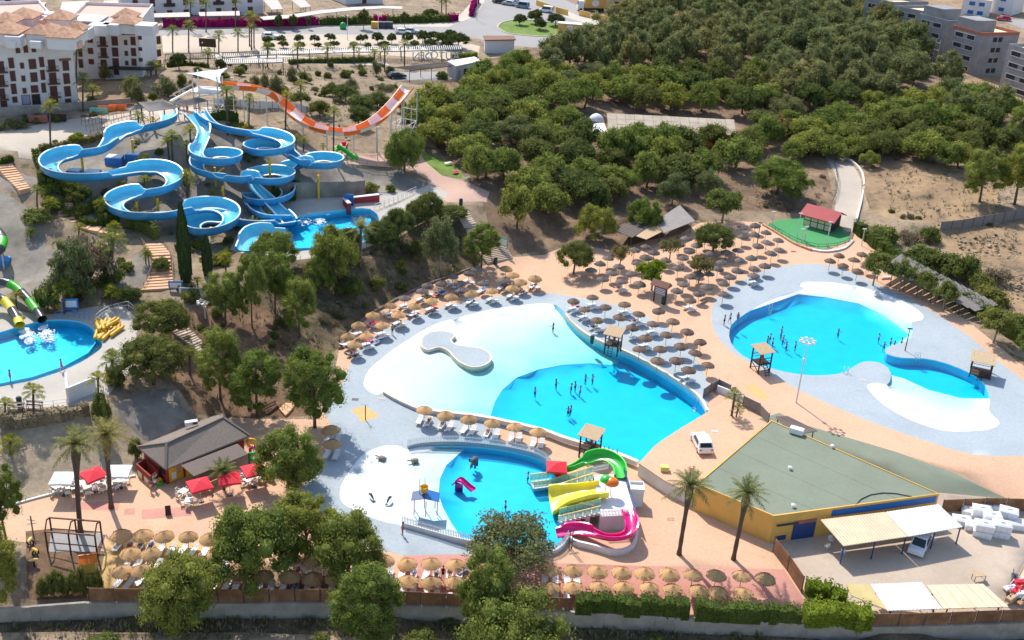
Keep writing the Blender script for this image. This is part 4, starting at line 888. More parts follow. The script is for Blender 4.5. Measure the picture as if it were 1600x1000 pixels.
for u, v in [(662.5,638),(697,646.5),(733,652),(769.5,657.5),(806,664),(841,672.5),(517.5,668),(518,690)]:
 parasol(u, v, 'straw', 'straw parasol above the picket fence', 'straw parasols between the lagoon and the kids pool', R(168), 1.95)
for u, v in [(637.5,876.7),(674,877.5),(711,879.5),(638,905),(675,907),(711,907),(487.5,900),(451,897.5),(454,870),(489,872),(527,872),(560,872),(600,872.5),(525,900),(412,897),(340,862),(344,892),(375,895),(328,838)]:
 parasol(u, v, 'straw', 'straw parasol behind the brown reed fence', 'straw parasols behind the reed fence', R(176), 1.95)
for i, (u, v) in enumerate([(860,886),(896,888),(934,889),(971,890.5),(1008,892),(1046,893),(1082.5,895),(1119,896),(1159,897.5),(1195,900),(860,915),(897,914),(937,914),(976,914.5),(1015,915.5),(1053,917.5),(1091,919.5),(1122,922),(1162,924)]):
 parasol(u, v, 'straw', 'straw parasol on the pink strip', 'straw parasols on the pink strip', R(176) if u < 900 else None, 1.95)
for u, v in [(189,832),(223,833),(258,834.5),(293,836),(202.5,861),(236,861),(191,888),(222,887)]:
 parasol(u, v, 'straw', 'straw parasol on the ochre paving', 'straw parasols on the ochre paving', R(172), 1.95)
label_near(PAR); 
for u, v, a in [(1172,436,-62),(1176,434,-62),(1380,435,-80),(518,685,150),(520,700,150),(831,446,-30),(1455,770+75,0)]:
 p = P(u, v); LNG.append((lounger(p, R(a), '', 'white sun loungers in pairs under the parasols'), 'white sun lounger in the open'))
label_near(LNG)

# ------------------------------------------------------------------ water slides
def gloss(name, c, r=.25, var=.06):
 t = NT(name); t.color(t.ramp(t.noise(.8, 5), [(.3, sc(c, 1 - var * 2)), (.7, sc(c, 1 + var))])).rough(r); return t.m
M['flume'] = gloss('pale_blue_fibreglass', srgb(100, 204, 232), .2); M['flume_out'] = gloss('mid_blue_fibreglass', srgb(58, 148, 200), .25); M['rim'] = gloss('white_flume_rim', srgb(214, 232, 240), .4)
M['yellow'] = simple('yellow_steel_paint', srgb(232, 182, 44), .5, .12); M['orange'] = gloss('orange_fibreglass', srgb(248, 122, 44), .35); M['whitefg'] = gloss('white_fibreglass', srgb(238, 234, 232), .35)
M['steel'] = simple('white_steel', srgb(214, 214, 212), .5, .1); M['greensl'] = gloss('green_fibreglass', srgb(66, 196, 40), .25); M['black'] = gloss('dark_grey_fibreglass', srgb(74, 72, 74), .25); M['yellowsl'] = gloss('yellow_fibreglass', srgb(246, 226, 60), .3)
M['magenta'] = gloss('magenta_fibreglass', srgb(226, 20, 128), .2); M['bluefoot'] = simple('blue_painted_footing', srgb(66, 136, 206), .7, .15); M['kgreen'] = gloss('bright_green_fibreglass', srgb(50, 186, 62), .25)
def path3(items):
 out = []
 for it in items:
  if it[0] == 'ring':
   _, cu, cv_, z0, z1, r, a0, a1 = it; c = atz(cu, cv_, (z0 + z1) / 2); n = max(8, int(abs(a1 - a0) / 30))
   for i in range(n + 1):
    t = i / n; a = R(a0 + (a1 - a0) * t); out.append(Vector((c.x + r * math.cos(a), c.y + r * math.sin(a), z0 + (z1 - z0) * t)))
  else: out.append(atz(*it))
 return out
def resample(pts, step):
 L_ = [0]
 for a, b in zip(pts, pts[1:]): L_.append(L_[-1] + (b - a).length)
 n = max(2, int(L_[-1] / step)); out = []; j = 0
 for i in range(n + 1):
  s = L_[-1] * i / n
  while j < len(pts) - 2 and L_[j + 1] < s: j += 1
  d = max(1e-6, L_[j + 1] - L_[j]); out.append(pts[j].lerp(pts[j + 1], (s - L_[j]) / d))
 return out
def smoothp(p, k):
 for _ in range(k): p = [p[0]] + [(p[i - 1] + p[i] * 2 + p[i + 1]) / 4 for i in range(1, len(p) - 1)] + [p[-1]]
 return p
def flume(name, label, items, w=1.2, lo=.62, hi=1.3, kthr=.055, mi='flume', mo='flume_out', mr='rim', step=.55, clear=.7, group=None, sm=6, rim=.10):
 p = smoothp(resample(curve(path3(items), False, 6), step), sm)
 if clear is not None:
  for q in p: q.z = max(q.z, hz(q.x, q.y) + clear)
  zz = smoothp([Vector((0, 0, q.z)) for q in p], 10)
  for q, z in zip(p, zz): q.z = z.z
 n = len(p); tan = [(p[min(i + 1, n - 1)] - p[max(i - 1, 0)]).normalized() for i in range(n)]
 cur = []
 for i in range(n):
  a, b = tan[max(i - 2, 0)], tan[min(i + 2, n - 1)]
  cur.append((a.x * b.y - a.y * b.x) / (4 * step))
 cur = [sum(cur[max(0, i - 3):i + 4]) / len(cur[max(0, i - 3):i + 4]) for i in range(n)]
 inn, out, rm = MB(), MB(), MB(); inn.smooth = out.smooth = True
 rows_i, rows_o, rows_r = [], [], []
 for i in range(n):
  t = tan[i]; s = Vector((-t.y, t.x, 0)).normalized()                   # to the left
  hl = hi if cur[i] < -kthr else lo; hr = hi if cur[i] > kthr else lo
  bank = max(-.25, min(.25, cur[i] * 1.6))
  def at(x, z): return p[i] + s * x + Vector((0, 0, z - x * bank))
  pi = [at(w, hl), at(w * .98, hl * .5), at(w * .88, .2), at(w * .6, .03), at(0, 0), at(-w * .6, .03), at(-w * .88, .2), at(-w * .98, hr * .5), at(-w, hr)]
  e = .11
  po = [at(w + e, hl), at(w + e, hl * .5), at(w * .9 + e, .1), at(w * .6, -e), at(0, -e - .06), at(-w * .6, -e), at(-w * .9 - e, .1), at(-w - e, hr * .5), at(-w - e, hr)]
  rows_i.append(pi); rows_o.append(po)
  rows_r.append(([at(w - .03, hl - .01), at(w - .03, hl + .05), at(w + e + rim, hl + .05), at(w + e + rim, hl - .08)], [at(-w - e - rim, hr - .08), at(-w - e - rim, hr + .05), at(-w + .03, hr + .05), at(-w + .03, hr - .01)]))
 for mb, rows, flip in ((inn, rows_i, 0), (out, rows_o, 1)):
  for r_ in rows: mb.v += [tuple(q) for q in r_]
  k = 9
  for i in range(n - 1):
   for j in range(k - 1):
    a = i * k + j; f = (a, a + k, a + k + 1, a + 1); mb.f.append(f[::-1] if flip else f)
 for side in (0, 1):
  o = len(rm.v)
  for r_ in rows_r: rm.v += [tuple(q) for q in r_[side]]
  for i in range(n - 1):
   for j in range(4):
    a, b = o + i * 4 + j, o + i * 4 + (j + 1) % 4; rm.f.append((a, a + 4, b + 4, b))
 t = thing(name, label, 'water slide', (0, 0, 0), 0, group)
 fl = obj('flume', inn, M[mi], t); obj('outer_shell', out, M[mo], t); obj('rim', rm, M[mr], t)
 # joints between the moulded sections
 for i in range(6, n - 3, 7):
  j = MB(); q = rows_o[i]; d = tan[i] * .05
  for a, b in zip(q, q[1:]): j.add([a - d, b - d, b + d, a + d, a * 1.0 - d + (a - p[i]) * .03, b - d + (b - p[i]) * .03, b + d + (b - p[i]) * .03, a + d + (a - p[i]) * .03], [(4, 5, 6, 7), (0, 4, 7, 3), (1, 2, 6, 5), (0, 1, 5, 4), (3, 7, 6, 2)])
  obj('flange', j, M[mo], t)
 return t, p
S1, P1 = flume('water_slide', 'long winding blue flume sweeping in wide bends on the left', [(262,179,17.6),(266.4,191,17.2),(258,197.5,17),(229.7,205,16.6),(206,207,16.3),(183,213,16),(175,224,15.7),(162.5,236.5,15.4),(144,244,15),(112.5,245,14.7),(89,250.6,14.4),(76.6,261.6,14.1),(79.7,272.5,13.9),(97,280,13.6),(128,282.6,13.3),(159,280,13),(190.6,274,12.7),(222,268.6,12.5),(250,267.8,12.2),(268.7,275.6,12),(275,286.6,11.7),(265.6,297.5,11.4),(237.5,306,11.1),(207,307,10.8),(183.4,316,10.5),(177,325.6,10.2),(188,336.5,9.9),(214.7,343,9.6),(253.8,341,9.3),(285,336.5,9.1),(308.4,327,8.9),(339.7,327,8.7),(360,336.5,8.5),(361.6,350.6,8.3),(347.5,361.6,8.1),(324,368,7.9),(305,366,7.7),(299,355,7.5),(316,347,7.3),(347.5,348,7.1),(381,353.7,6.9),(420,353.7,6.6),(444,352,6.3),(464,351,6)], w=1.25, hi=1.3, lo=.7, clear=.5)
S2, P2 = flume('water_slide', 'blue flume with one upper ring, starting left of the pair at the top', [(295.4,180.3,17.6),(307.6,192.5,16.7),(319,205.5,16),(317.4,220,15.4),(311,233,15),('ring',338,251,14.6,12.8,3.3,185,530),(308,268,12.5),(317,274.5,12.2),(337,278.8,11.9),(361,282.9,11.6),(382,286,11.4),('ring',420,281,11.2,10,3.4,215,555),(394,291,9.7),(403.5,302,9.1),(418,314,8.4),(428,325.6,7.7),(442,339.7,6.9),(451,350,6.3),(454,358,6)], w=1.0, hi=1.15, lo=.7, clear=.4, sm=4)
S3, P3 = flume('water_slide', 'blue flume with two high rings on the right, starting right of the pair', [(312.5,177,17.6),(322,191,16.7),(337,200.6,16.2),(361,207,15.8),(394,212,15.4),(423,215,15),(444,222,14.7),('ring',421,237,14.5,13,3.3,10,-340),(462,251,12.6),(478,261,12.3),('ring',499,258,12,10.6,3.2,225,530),(462,266,9.9),(447,272,9.2),('ring',420,308,8.7,7.3,3.4,70,-175),(393,322,7),(402,338,6.7),(425,345.5,6.4),(462,346,6)], w=1.0, hi=1.15, lo=.7, clear=.35, sm=4)
S4, _ = flume('water_slide', 'short end of a blue flume showing behind the pines', [(382,392,7.2),(388,378,7.3),(402,368,7.1),(425,366,6.8),(450,368,6.2)], w=1.2, clear=.3)
COLS = []
def column(u, vb, p, label, arms=True):
 b = P(u, vb); q = min(p, key=lambda k: (k.x - b.x) ** 2 + (k.y - b.y) ** 2 + (0 if k.z > b.z + 1 else 900))
 t = thing('support_column', label, 'support column', b, 0, 'yellow columns under the blue flumes')
 h = max(1.2, q.z - b.z - .25); obj('post', MB().tube([(0, 0, -.4), (0, 0, h)], .2, 10), M['yellow'], t)
 if arms:
  d = Vector((q.x - b.x, q.y - b.y, 0)); d = d if d.length > .3 else Vector((1, 0, 0)); d = d.normalized()
  for s in (1, -1): obj('bracket', MB().beam((0, 0, h - 1.2), d * 1.6 * s + Vector((0, 0, h - .1)), .14), M['yellow'], t)
 COLS.append((t, 'yellow steel column under the blue flumes'))
for u, vb, p in [(350,326,P2),(395,348,P2),(423,300,P3),(498,311,P3),(421,336,P3),(209,248,P1),(240,203,P1),(330,366,P1),(215,338,P1),(248,336,P1),(337,290,P2),(384,215,P3),(130,268,P1)]: column(u, vb, p, '')
label_near(COLS, ['tall dark cypress', 'orange slide tower', 'flume splash pool', 'green tube slide'])
for u, v, w, l in [(117,275,1.1,'left'),(146,277,1.25,'second'),(180,254,1.4,'third'),(209,249,1.2,'fourth')]:
 b = P(u, v); t = thing('concrete_footing', f'blue painted footing under the long flume, {l} from the left' if l != 'left' else 'leftmost blue painted footing under the long flume', 'footing', b, 0, 'blue footings under the long flume')
 obj('block', MB().prism([(-w, -w * .7), (w, -w * .7), (w * .8, w), (-w * .8, w)], -.5, 1.0), M['bluefoot'], t); obj('cap', MB().bbox(-w * .9, w * .9, -w * .6, w * .7, 1.0, 1.15), M['rim'], t)
def checker_slide():
 items = [(345,138,20),(370,140,19.8),(400,142.5,19.1),(425,152,17.4),(445,170,15.5),(462,187,14.2),(485,201,13.2),(510,209,12.6),(540,212,12.3),(565,206,12.8),(590,193,13.9),(610,175,15.2),(625,158,16.5),(638,141,17.8)]
 p = smoothp(resample(curve(path3(items), False, 6), 1.0), 3); n = len(p)
 t = thing('water_slide', 'orange and white chequered half-pipe ramp swooping down and up again', 'water slide')
 w = 1.2; k = 3
 tan = [(p[min(i + 1, n - 1)] - p[max(i - 1, 0)]).normalized() for i in range(n)]
 def prof(i, e):
  s = Vector((-tan[i].y, tan[i].x, 0)).normalized(); u_ = s.cross(tan[i]); u_ = u_ if u_.z > 0 else -u_
  return [p[i] + s * (math.sin(a) * (w + e)) + u_ * (1.15 - math.cos(a) * (1.15 + e)) for a in [R(x) for x in (-82, -60, -40, -20, 0, 20, 40, 60, 82)]]
 for i0 in range(0, n - 1, k):
  i1 = min(i0 + k, n - 1)
  for half in (0, 1):
   mb = MB(); mb.smooth = True; js = range(0, 5) if half == 0 else range(4, 9); js = list(js)
   A = [prof(i, 0) for i in range(i0, i1 + 1)]; B = [prof(i, .12) for i in range(i0, i1 + 1)]
   for S_, fl in ((A, 0), (B, 1)):
    o = len(mb.v); m = len(js)
    for row in S_: mb.v += [tuple(row[j]) for j in js]
    for i in range(len(S_) - 1):
     for j in range(m - 1):
      a = o + i * m + j; f = (a, a + m, a + m + 1, a + 1); mb.f.append(f if fl else f[::-1])
   c = ((i0 // k) + half) % 2
   obj('orange_panel' if c else 'white_panel', mb, M['orange' if c else 'whitefg'], t)
 for side in (0, 8):
  obj('rim', MB().tube([prof(i, .06)[side] for i in range(n)], .09, 6), M['orange'], t)
 for i in range(4, n - 2, 5):
  q = p[i]; zg = hz(q.x, q.y)
  if q.z - zg > .8: obj('support_post', MB().tube([(q.x, q.y, zg - .3), (q.x, q.y, q.z - .15)], .11, 8), M['steel'], t)
 e = p[-1]; d = tan[-1]; s = Vector((-d.y, d.x, 0)).normalized(); hd = Vector((d.x, d.y, 0)).normalized()
 zg = hz(e.x, e.y); fr = MB()
 C = [e + s * a + hd * b for a in (-1.6, 1.6) for b in (-4.5, -1.9, .6)]
 for c, b in zip(C, (-4.5, -1.9, .6) * 2):
  top = e.z - .3 + (b - .6) * .85; fr.tube([(c.x, c.y, zg - .3), (c.x, c.y, top)], .1, 7)
 for z in (1.2, 3.4, 5.6):
  for a, b in ((0, 2), (3, 5), (2, 5), (0, 3)):
   if z < 4 or (a, b) == (2, 5): fr.beam((C[a].x, C[a].y, zg + z), (C[b].x, C[b].y, zg + z), .12)
 fr.beam((C[0].x, C[0].y, zg + .2), (C[2].x, C[2].y, zg + 3.4), .09).beam((C[3].x, C[3].y, zg + .2), (C[5].x, C[5].y, zg + 3.4), .09)
 obj('frame_tower', fr, M['steel'], t)
checker_slide()
def tube_slide(items, r, cols, label):
 p = smoothp(resample(curve(path3(items), False, 6), .4), 4)
 t = thing('tube_slide', label, 'tube slide'); n = len(p); k = 6; c = 0
 for i0 in range(0, n - 1, k):
  i1 = min(i0 + k, n - 1)
  if i1 - i0 < 2: break
  seg = p[i0:i1 + 1]; mb = MB(); mb.smooth = True
  mb.tube(seg, [r + (.05 if i in (0, len(seg) - 1) else 0) for i in range(len(seg))], 14, False); mb.tube([q for q in seg], r * .93, 14, False)
  obj('tube_section', mb, M[cols[c % 2]], t); c += 1
 for i in range(5, n - 4, 9):
  zg = hz(p[i].x, p[i].y)
  if p[i].z - zg > r: obj('support_post', MB().beam((p[i].x, p[i].y, zg - .3), (p[i].x, p[i].y, p[i].z - r * .8), .16), M['steel'], t)
 return t
tube_slide([(-40,442,7.6),(-15,438,7.3),(8,441,7.0),(22,447,6.7),(33,456,6.3),(43,467,5.9),(52,478,5.5),(60,489,5.1),(66,499,4.75)], .6, ('greensl', 'black'), 'green and black closed tube slide ending at the splash pool')
tube_slide([(-40,468,7.2),(-12,462,6.6),(2,466,6.2),(12,475,5.8),(21,487,5.4),(28,499,5.0),(31,508,4.7)], .6, ('yellowsl', 'black'), 'yellow and black closed tube slide ending at the splash pool')
tube_slide([(-50,350,10.5),(-25,352,10.1),(-6,360,9.7),(3,372,9.3),(2,386,8.9),(-10,396,8.6),(-35,400,8.3)], .75, ('black', 'greensl'), 'green and black tube bend at the left edge above the bank')
b = P(5, 412); t = thing('concrete_footing', 'blue footing at the left edge under the green tube bend', 'footing', b); obj('block', MB().prism([(-1.2, -.9), (1.2, -.9), (.9, .9), (-.9, .9)], -.4, .9), M['bluefoot'], t)
# foam where the tubes run out
def foam(name, spots_, wl, seed):
 r = random.Random(seed); mb = MB(); mb.smooth = True
 for u, v, rad, n in spots_:
  c = atz(u, v, wl)
  for _ in range(n):
   a, d = r.uniform(0, 6.28), rad * r.random() ** .7; s = r.uniform(.05, .16) * (1.3 - d / rad * .7); mb.ell((c.x + math.cos(a) * d, c.y + math.sin(a) * d * 1.5, wl + s * .15), s * 1.6, s * 1.9, s * .7, 6, 3)
 stuff(name, mb, M['foam'])
M['foam'] = simple('white_water_foam', (.85, .88, .9), .6, .03)
foam('splash_foam', [(38,517,.6,60),(43,524,.9,80),(49,532,.8,50),(68,512,.6,50),(72,522,1.1,110),(80,530,.8,30)], 3.8, 1)
foam('splash_foam', [(475,347,1.3,70),(500,346,1.2,70),(545,360,1.0,20),(512,335,.4,25)], 5.75, 2)

# ------------------------------------------------------------------ kids' play structure
M['picket'] = simple('white_picket_paint', (.74, .74, .74), .6, .05); M['tealglass'] = None
tg = NT('pale_green_glass'); tg.color(srgb(150, 214, 200)).rough(.15); tg.b.inputs['Alpha'].default_value = .55; M['tealglass'] = tg.m
M['navy'] = simple('navy_blue_panel', srgb(38, 68, 122), .5, .1); M['ltyellow'] = simple('pale_yellow_rail', srgb(232, 210, 116), .5, .08); M['redcloth'] = simple('red_canvas', srgb(228, 34, 54), .75, .08, 1.2); M['whitecloth'] = simple('white_canvas', srgb(232, 234, 238), .75, .04, 1.2)
M['blueroof'] = simple('blue_sheet_roof', srgb(28, 104, 178), .45, .1); M['greymetal'] = simple('dark_grey_metal', srgb(70, 70, 76), .5, .2); M['orangefg'] = gloss('orange_dome', srgb(240, 122, 26), .3); M['darkwood'] = simple('dark_stained_timber', srgb(70, 52, 44), .85, .25); M['tanboard'] = simple('tan_roof_boards', srgb(190, 164, 128), .85, .15, 4)
ZK = 1.2
plat = [atz(u, v, ZK) for u, v in ((928,742),(974,741),(993,804),(938,807))]
t = thing('play_platform', 'white raised platform of the kids pool slides', 'play platform')
obj('deck', MB().prism([(p.x, p.y) for p in plat], ZK - .12, ZK), M['pool_white'], t)
c_ = sum(plat, Vector()) / 4
obj('base', MB().prism([((p.x - c_.x) * .985 + c_.x, (p.y - c_.y) * .985 + c_.y) for p in plat], -1.2, ZK - .122), M['offwhite'], t)
PK = MB().bbox(-.035, .035, -.02, .02, 0, .85, .015).mesh('picket', M['picket'])
def pickets(parent, pts, gap, z=None, scale=1.0):
 q = resample(pts, gap)
 for i, p in enumerate(q):
  d = q[min(i + 1, len(q) - 1)] - q[max(i - 1, 0)]
  o = obj('picket', PK, None, parent, p, math.atan2(d.y, d.x)); o.scale = (1, 1, scale)
 rail = MB()
 for a, b in zip(q[::3], q[3::3] + [q[-1]]):
  if (b - a).length > .05:
   for h in (.18, .62): rail.beam(a + Vector((0, 0, h * scale)), b + Vector((0, 0, h * scale)), .04)
 obj('rail', rail, M['picket'], parent)
pickets(t, [plat[3], plat[3].lerp(plat[2], .8)], .17)
rl = MB()
for a, b in ((plat[1].lerp(plat[0], .0), plat[1].lerp(plat[2], .42)), (plat[1].lerp(plat[2], .55), plat[2])):
 rl.beam(a + Vector((0, 0, .5)), b + Vector((0, 0, .5)), .06, .9)
obj('side_panel', rl, M['navy'], t)
pickets(t, [atz(926, 738, ZK), atz(950, 733, ZK)], .17)
flume('play_slide', 'green open slide curling from the back of the kids platform', [(969,747,1.5),(968,735,1.45),(960,724,1.4),(945,716,1.3),(928,717,1.1),(910,725,.7),(895,733,.2),(878,737,-.3),(856,738,-.75)], w=.62, lo=.4, hi=.75, mi='kgreen', mo='kgreen', mr='kgreen', clear=None, step=.3, sm=5, kthr=.08, rim=.03)
flume('play_slide', 'magenta open slide bending round the front of the kids platform', [(980,799,1.5),(984,810,1.35),(987,822,1.1),(986,833,.8),(974,841,.5),(955,843,.3),(938,840,.1),(920,834,-.1),(905,830,-.3),(888,832,-.55),(870,836,-.8)], w=.62, lo=.38, hi=.62, mi='magenta', mo='magenta', mr='magenta', clear=None, step=.3, sm=5, kthr=.12, rim=.03)
flume('play_slide', 'broad yellow slide of the kids platform, three lanes wide', [(943,770,1.3),(930,772,1.2),(910,775,.8),(890,780,.1),(872,785,-.6),(860,788,-.85)], w=1.75, lo=.9, hi=.9, mi='yellowsl', mo='yellowsl', mr='yellowsl', clear=None, step=.3, sm=3, rim=.02)
def stair(a, b, w, n, label):
 t = thing('play_stairs', label, 'stairs'); d = Vector((b.x - a.x, b.y - a.y, 0)); ln = d.length; d.normalize(); s = Vector((-d.y, d.x, 0))
 for i in range(n):
  z = a.z + (b.z - a.z) * (i + 1) / n; c = a + d * (ln * (i + .5) / n)
  mb = MB(); q = [c + d * x + s * y for x, y in ((-ln / n / 2, -w), (ln / n / 2, -w), (ln / n / 2, w), (-ln / n / 2, w))]
  mb.prism([(p.x, p.y) for p in q], -1.3 if i % 3 == 0 else z - .35, z); obj('step', mb, M['offwhite'], t)
 for sd in (-1, 1):
  for h in (1.0,):
   obj('handrail', MB().beam(a + s * w * sd + Vector((0, 0, h)), b + s * w * sd + Vector((0, 0, h)), .09), M['ltyellow'], t)
  k = 5
  for i in range(k):
   p, q = a.lerp(b, i / k + .01) + s * w * sd, a.lerp(b, (i + 1) / k - .01) + s * w * sd
   obj('glass_panel', MB().add([p + Vector((0, 0, .15)), q + Vector((0, 0, .15)), q + Vector((0, 0, .9)), p + Vector((0, 0, .9)), p + s * .03 + Vector((0, 0, .15)), q + s * .03 + Vector((0, 0, .15)), q + s * .03 + Vector((0, 0, .9)), p + s * .03 + Vector((0, 0, .9))], [(0, 1, 2, 3), (7, 6, 5, 4), (0, 4, 5, 1), (3, 2, 6, 7)]), M['tealglass'], t)
   obj('baluster', MB().beam(p, p + Vector((0, 0, 1.0)), .06), M['ltyellow'], t)
stair(atz(865, 764, -.9), atz(926, 745, ZK), .75, 9, 'upper glass-sided stairs between the green and yellow slides')
stair(atz(872, 812, -.9), atz(938, 796, ZK), .75, 9, 'lower glass-sided stairs in front of the yellow slide')
stair(atz(831, 758, -.95), atz(862, 754, -.9), .8, 4, 'glass-sided landing standing in the kids pool water')
t = thing('shade_kiosk', 'small red square canopy beside the kids pool stairs', 'canopy', P(868, 752))
obj('canopy', MB().add([(-1.2,-1.2,2.1),(1.2,-1.2,2.1),(1.2,1.2,2.1),(-1.2,1.2,2.1),(0,0,2.65),(-1.2,-1.2,1.9),(1.2,-1.2,1.9),(1.2,1.2,1.9),(-1.2,1.2,1.9)],[(0,1,4),(1,2,4),(2,3,4),(3,0,4),(0,5,6,1),(1,6,7,2),(2,7,8,3),(3,8,5,0),(5,8,7,6)]), M['redcloth'], t)
obj('post', MB().tube([(0, 0, 0), (0, 0, 2.2)], .07, 8), M['greymetal'], t); obj('cabinet', MB().bbox(-.1, .6, -.45, .1, 0, 1.1), M['redcloth'], t)
t = thing('water_mushroom', 'orange dome water mushroom with a green one behind on the kids platform', 'water mushroom', atz(950, 774, ZK))
for x, y, h, r, m, nm in ((.25, 0, 2.0, .85, 'orangefg', 'orange_dome'), (-.35, .25, 2.15, .75, 'kgreen', 'green_dome')):
 obj('stem', MB().tube([(x, y, 0), (x, y, h)], .07, 8), M['whitefg'], t)
 mb = MB().lathe([(r * math.sin(R(a)), h - .25 + r * .8 * math.cos(R(a))) for a in (95, 80, 60, 40, 20, 1)], 16, (x, y, 0)); mb.smooth = True; obj(nm, mb, M[m], t)
t = thing('pump_box', 'tall white box beside the right rail of the kids platform', 'white box', P(992, 786)); obj('body', MB().bbox(-.8, .8, -.8, .8, 0, 2.2), M['white'], t)
obj('parapet', MB().box(-.85, .85, -.85, -.75, 2.2, 2.5).box(-.85, .85, .75, .85, 2.2, 2.5).box(-.85, -.75, -.749, .749, 2.2, 2.5).box(.75, .85, -.749, .749, 2.2, 2.5), M['white'], t)
t = thing('entry_gate', 'dark metal turnstile post by the magenta slide', 'turnstile', P(891, 858)); mb = MB()
for x in (-.15, .15): mb.tube([(x, 0, 0), (x, 0, 2.9)], .05, 7)
for i in range(9): mb.beam((-.15, 0, .3 + i * .3), (.15, 0, .3 + i * .3), .04)
obj('post', mb, M['greymetal'], t); obj('arm', MB().beam((-.6, 0, 1.1), (.6, .2, 1.0), .06).beam((-.5, -.3, .9), (.5, .3, .9), .06), M['greymetal'], t)
def lowwall(name, label, px, h, w, m, z=None, cat='wall', pk=None, cap=None):
 q = [P(u, v) if z is None else atz(u, v, z) for u, v in px]; q = resample(curve(q, False, 5), .7)
 t = thing(name, label, cat); mb = MB()
 s = []
 for i in range(len(q)):
  d = (q[min(i + 1, len(q) - 1)] - q[max(i - 1, 0)]); s.append(Vector((-d.y, d.x, 0)).normalized() * w / 2)
 o = 0
 for i, p in enumerate(q): mb.v += [tuple(p - s[i] - Vector((0, 0, .5))), tuple(p + s[i] - Vector((0, 0, .5))), tuple(p + s[i] + Vector((0, 0, h))), tuple(p - s[i] + Vector((0, 0, h)))]
 for i in range(len(q) - 1):
  a = i * 4
  for j in range(4): mb.f.append((a + j, a + (j + 1) % 4, a + 4 + (j + 1) % 4, a + 4 + j))
 mb.f += [(3, 2, 1, 0), tuple(len(mb.v) - 4 + k for k in range(4))]
 obj('wall_body', mb, M[m], t)
 if cap:
  cb = MB()
  for i, p in enumerate(q): cb.v += [tuple(p - s[i] * 1.35 + Vector((0, 0, h + .003))), tuple(p + s[i] * 1.35 + Vector((0, 0, h + .003))), tuple(p + s[i] * 1.35 + Vector((0, 0, h + .07))), tuple(p - s[i] * 1.35 + Vector((0, 0, h + .07)))]
  cb.f = list(mb.f); obj('coping', cb, M[cap], t)
 if pk: pickets(t, [p + Vector((0, 0, h)) for p in q], pk)
 return t
lowwall('picket_fence', 'white picket fence on a low wall behind the kids pool', [(637,702),(660,697),(700,695),(740,697),(790,703),(830,712),(848,720),(860,732)], .55, .25, 'blue_deck', -.8, 'fence', .19)
lowwall('picket_fence', 'white picket fence along the front of the kids pool', [(629,822),(650,828),(700,842),(740,851),(780,859),(820,865),(850,868),(868,864),(880,855),(887,844)], .5, .25, 'white', -.8, 'fence', .19)
lowwall('curved_wall', 'low white wall curving under the magenta slide', [(889,845),(898,852),(915,856),(935,861),(952,866),(970,866),(985,860),(993,848),(995,836)], .7, .28, 'white', -.8)
M['copestone'] = simple('pale_coping', srgb(228, 208, 186), .8, .08)
lowwall('coping_wall', 'raised rim along the lower side of the lagoon', [(600,612),(615,621),(640,633),(660,640),(700,645),(750,651),(800,661),(850,673),(880,684),(920,696),(960,708),(996,722)], .12, .42, 'offwhite', .0, 'pool rim', None, 'copestone')
lowwall('coping_wall', 'pale coping along the upper right side of the lagoon', [(884,490),(905,512),(932,529),(985,551),(1020,570),(1060,594),(1092,618),(1106,641)], .02, .4, 'copestone', None, 'pool rim')
# tipping bucket shelter
t = thing('bucket_shelter', 'blue gabled play shelter with a yellow tipping bucket in the kids pool', 'play shelter')
base = P(665, 798); c = Vector((base.x, base.y, -.95)); t.location = c
mt = M['magenta']; lg = [(-1.25,-.7),(0.1,-.95),(1.35,-.55),(1.0,.75),(-.2,.65),(-1.35,.5)]
for x, y in lg: obj('leg', MB().tube([(x, y, 0), (x, y, 2.1)], .05, 7), M['purple'] if 'purple' in M else mt, t)
obj('roof', MB().add([(-.05,-1.1,2.5),(1.6,-.85,2.05),(1.5,.9,2.05),(-.05,.8,2.5),(-.05,-1.1,2.56),(1.6,-.85,2.11),(1.5,.9,2.11),(-.05,.8,2.56)],[(3,2,1,0),(4,5,6,7),(0,1,5,4),(1,2,6,5),(2,3,7,6),(3,0,4,7)]), M['blueroof'], t)
obj('roof', MB().add([(-1.6,-.9,2.05),(-.06,-1.1,2.5),(-.06,.8,2.5),(-1.6,.8,2.05),(-1.6,-.9,2.11),(-.06,-1.1,2.56),(-.06,.8,2.56),(-1.6,.8,2.11)],[(3,2,1,0),(4,5,6,7),(0,1,5,4),(1,2,6,5),(2,3,7,6),(3,0,4,7)]), M['navy'], t)
obj('bucket', MB().lathe([(.38, 2.75), (.5, 3.45), (.44, 3.45), (.34, 2.82)], 14, (-.2, .0, 0)), M['yellow'], t); obj('mast', MB().tube([(-.75, .2, 2.3), (-.75, .2, 4.3), (-.2, .2, 4.5), (-.15, .2, 3.5)], .05, 7), M['steel'], t)
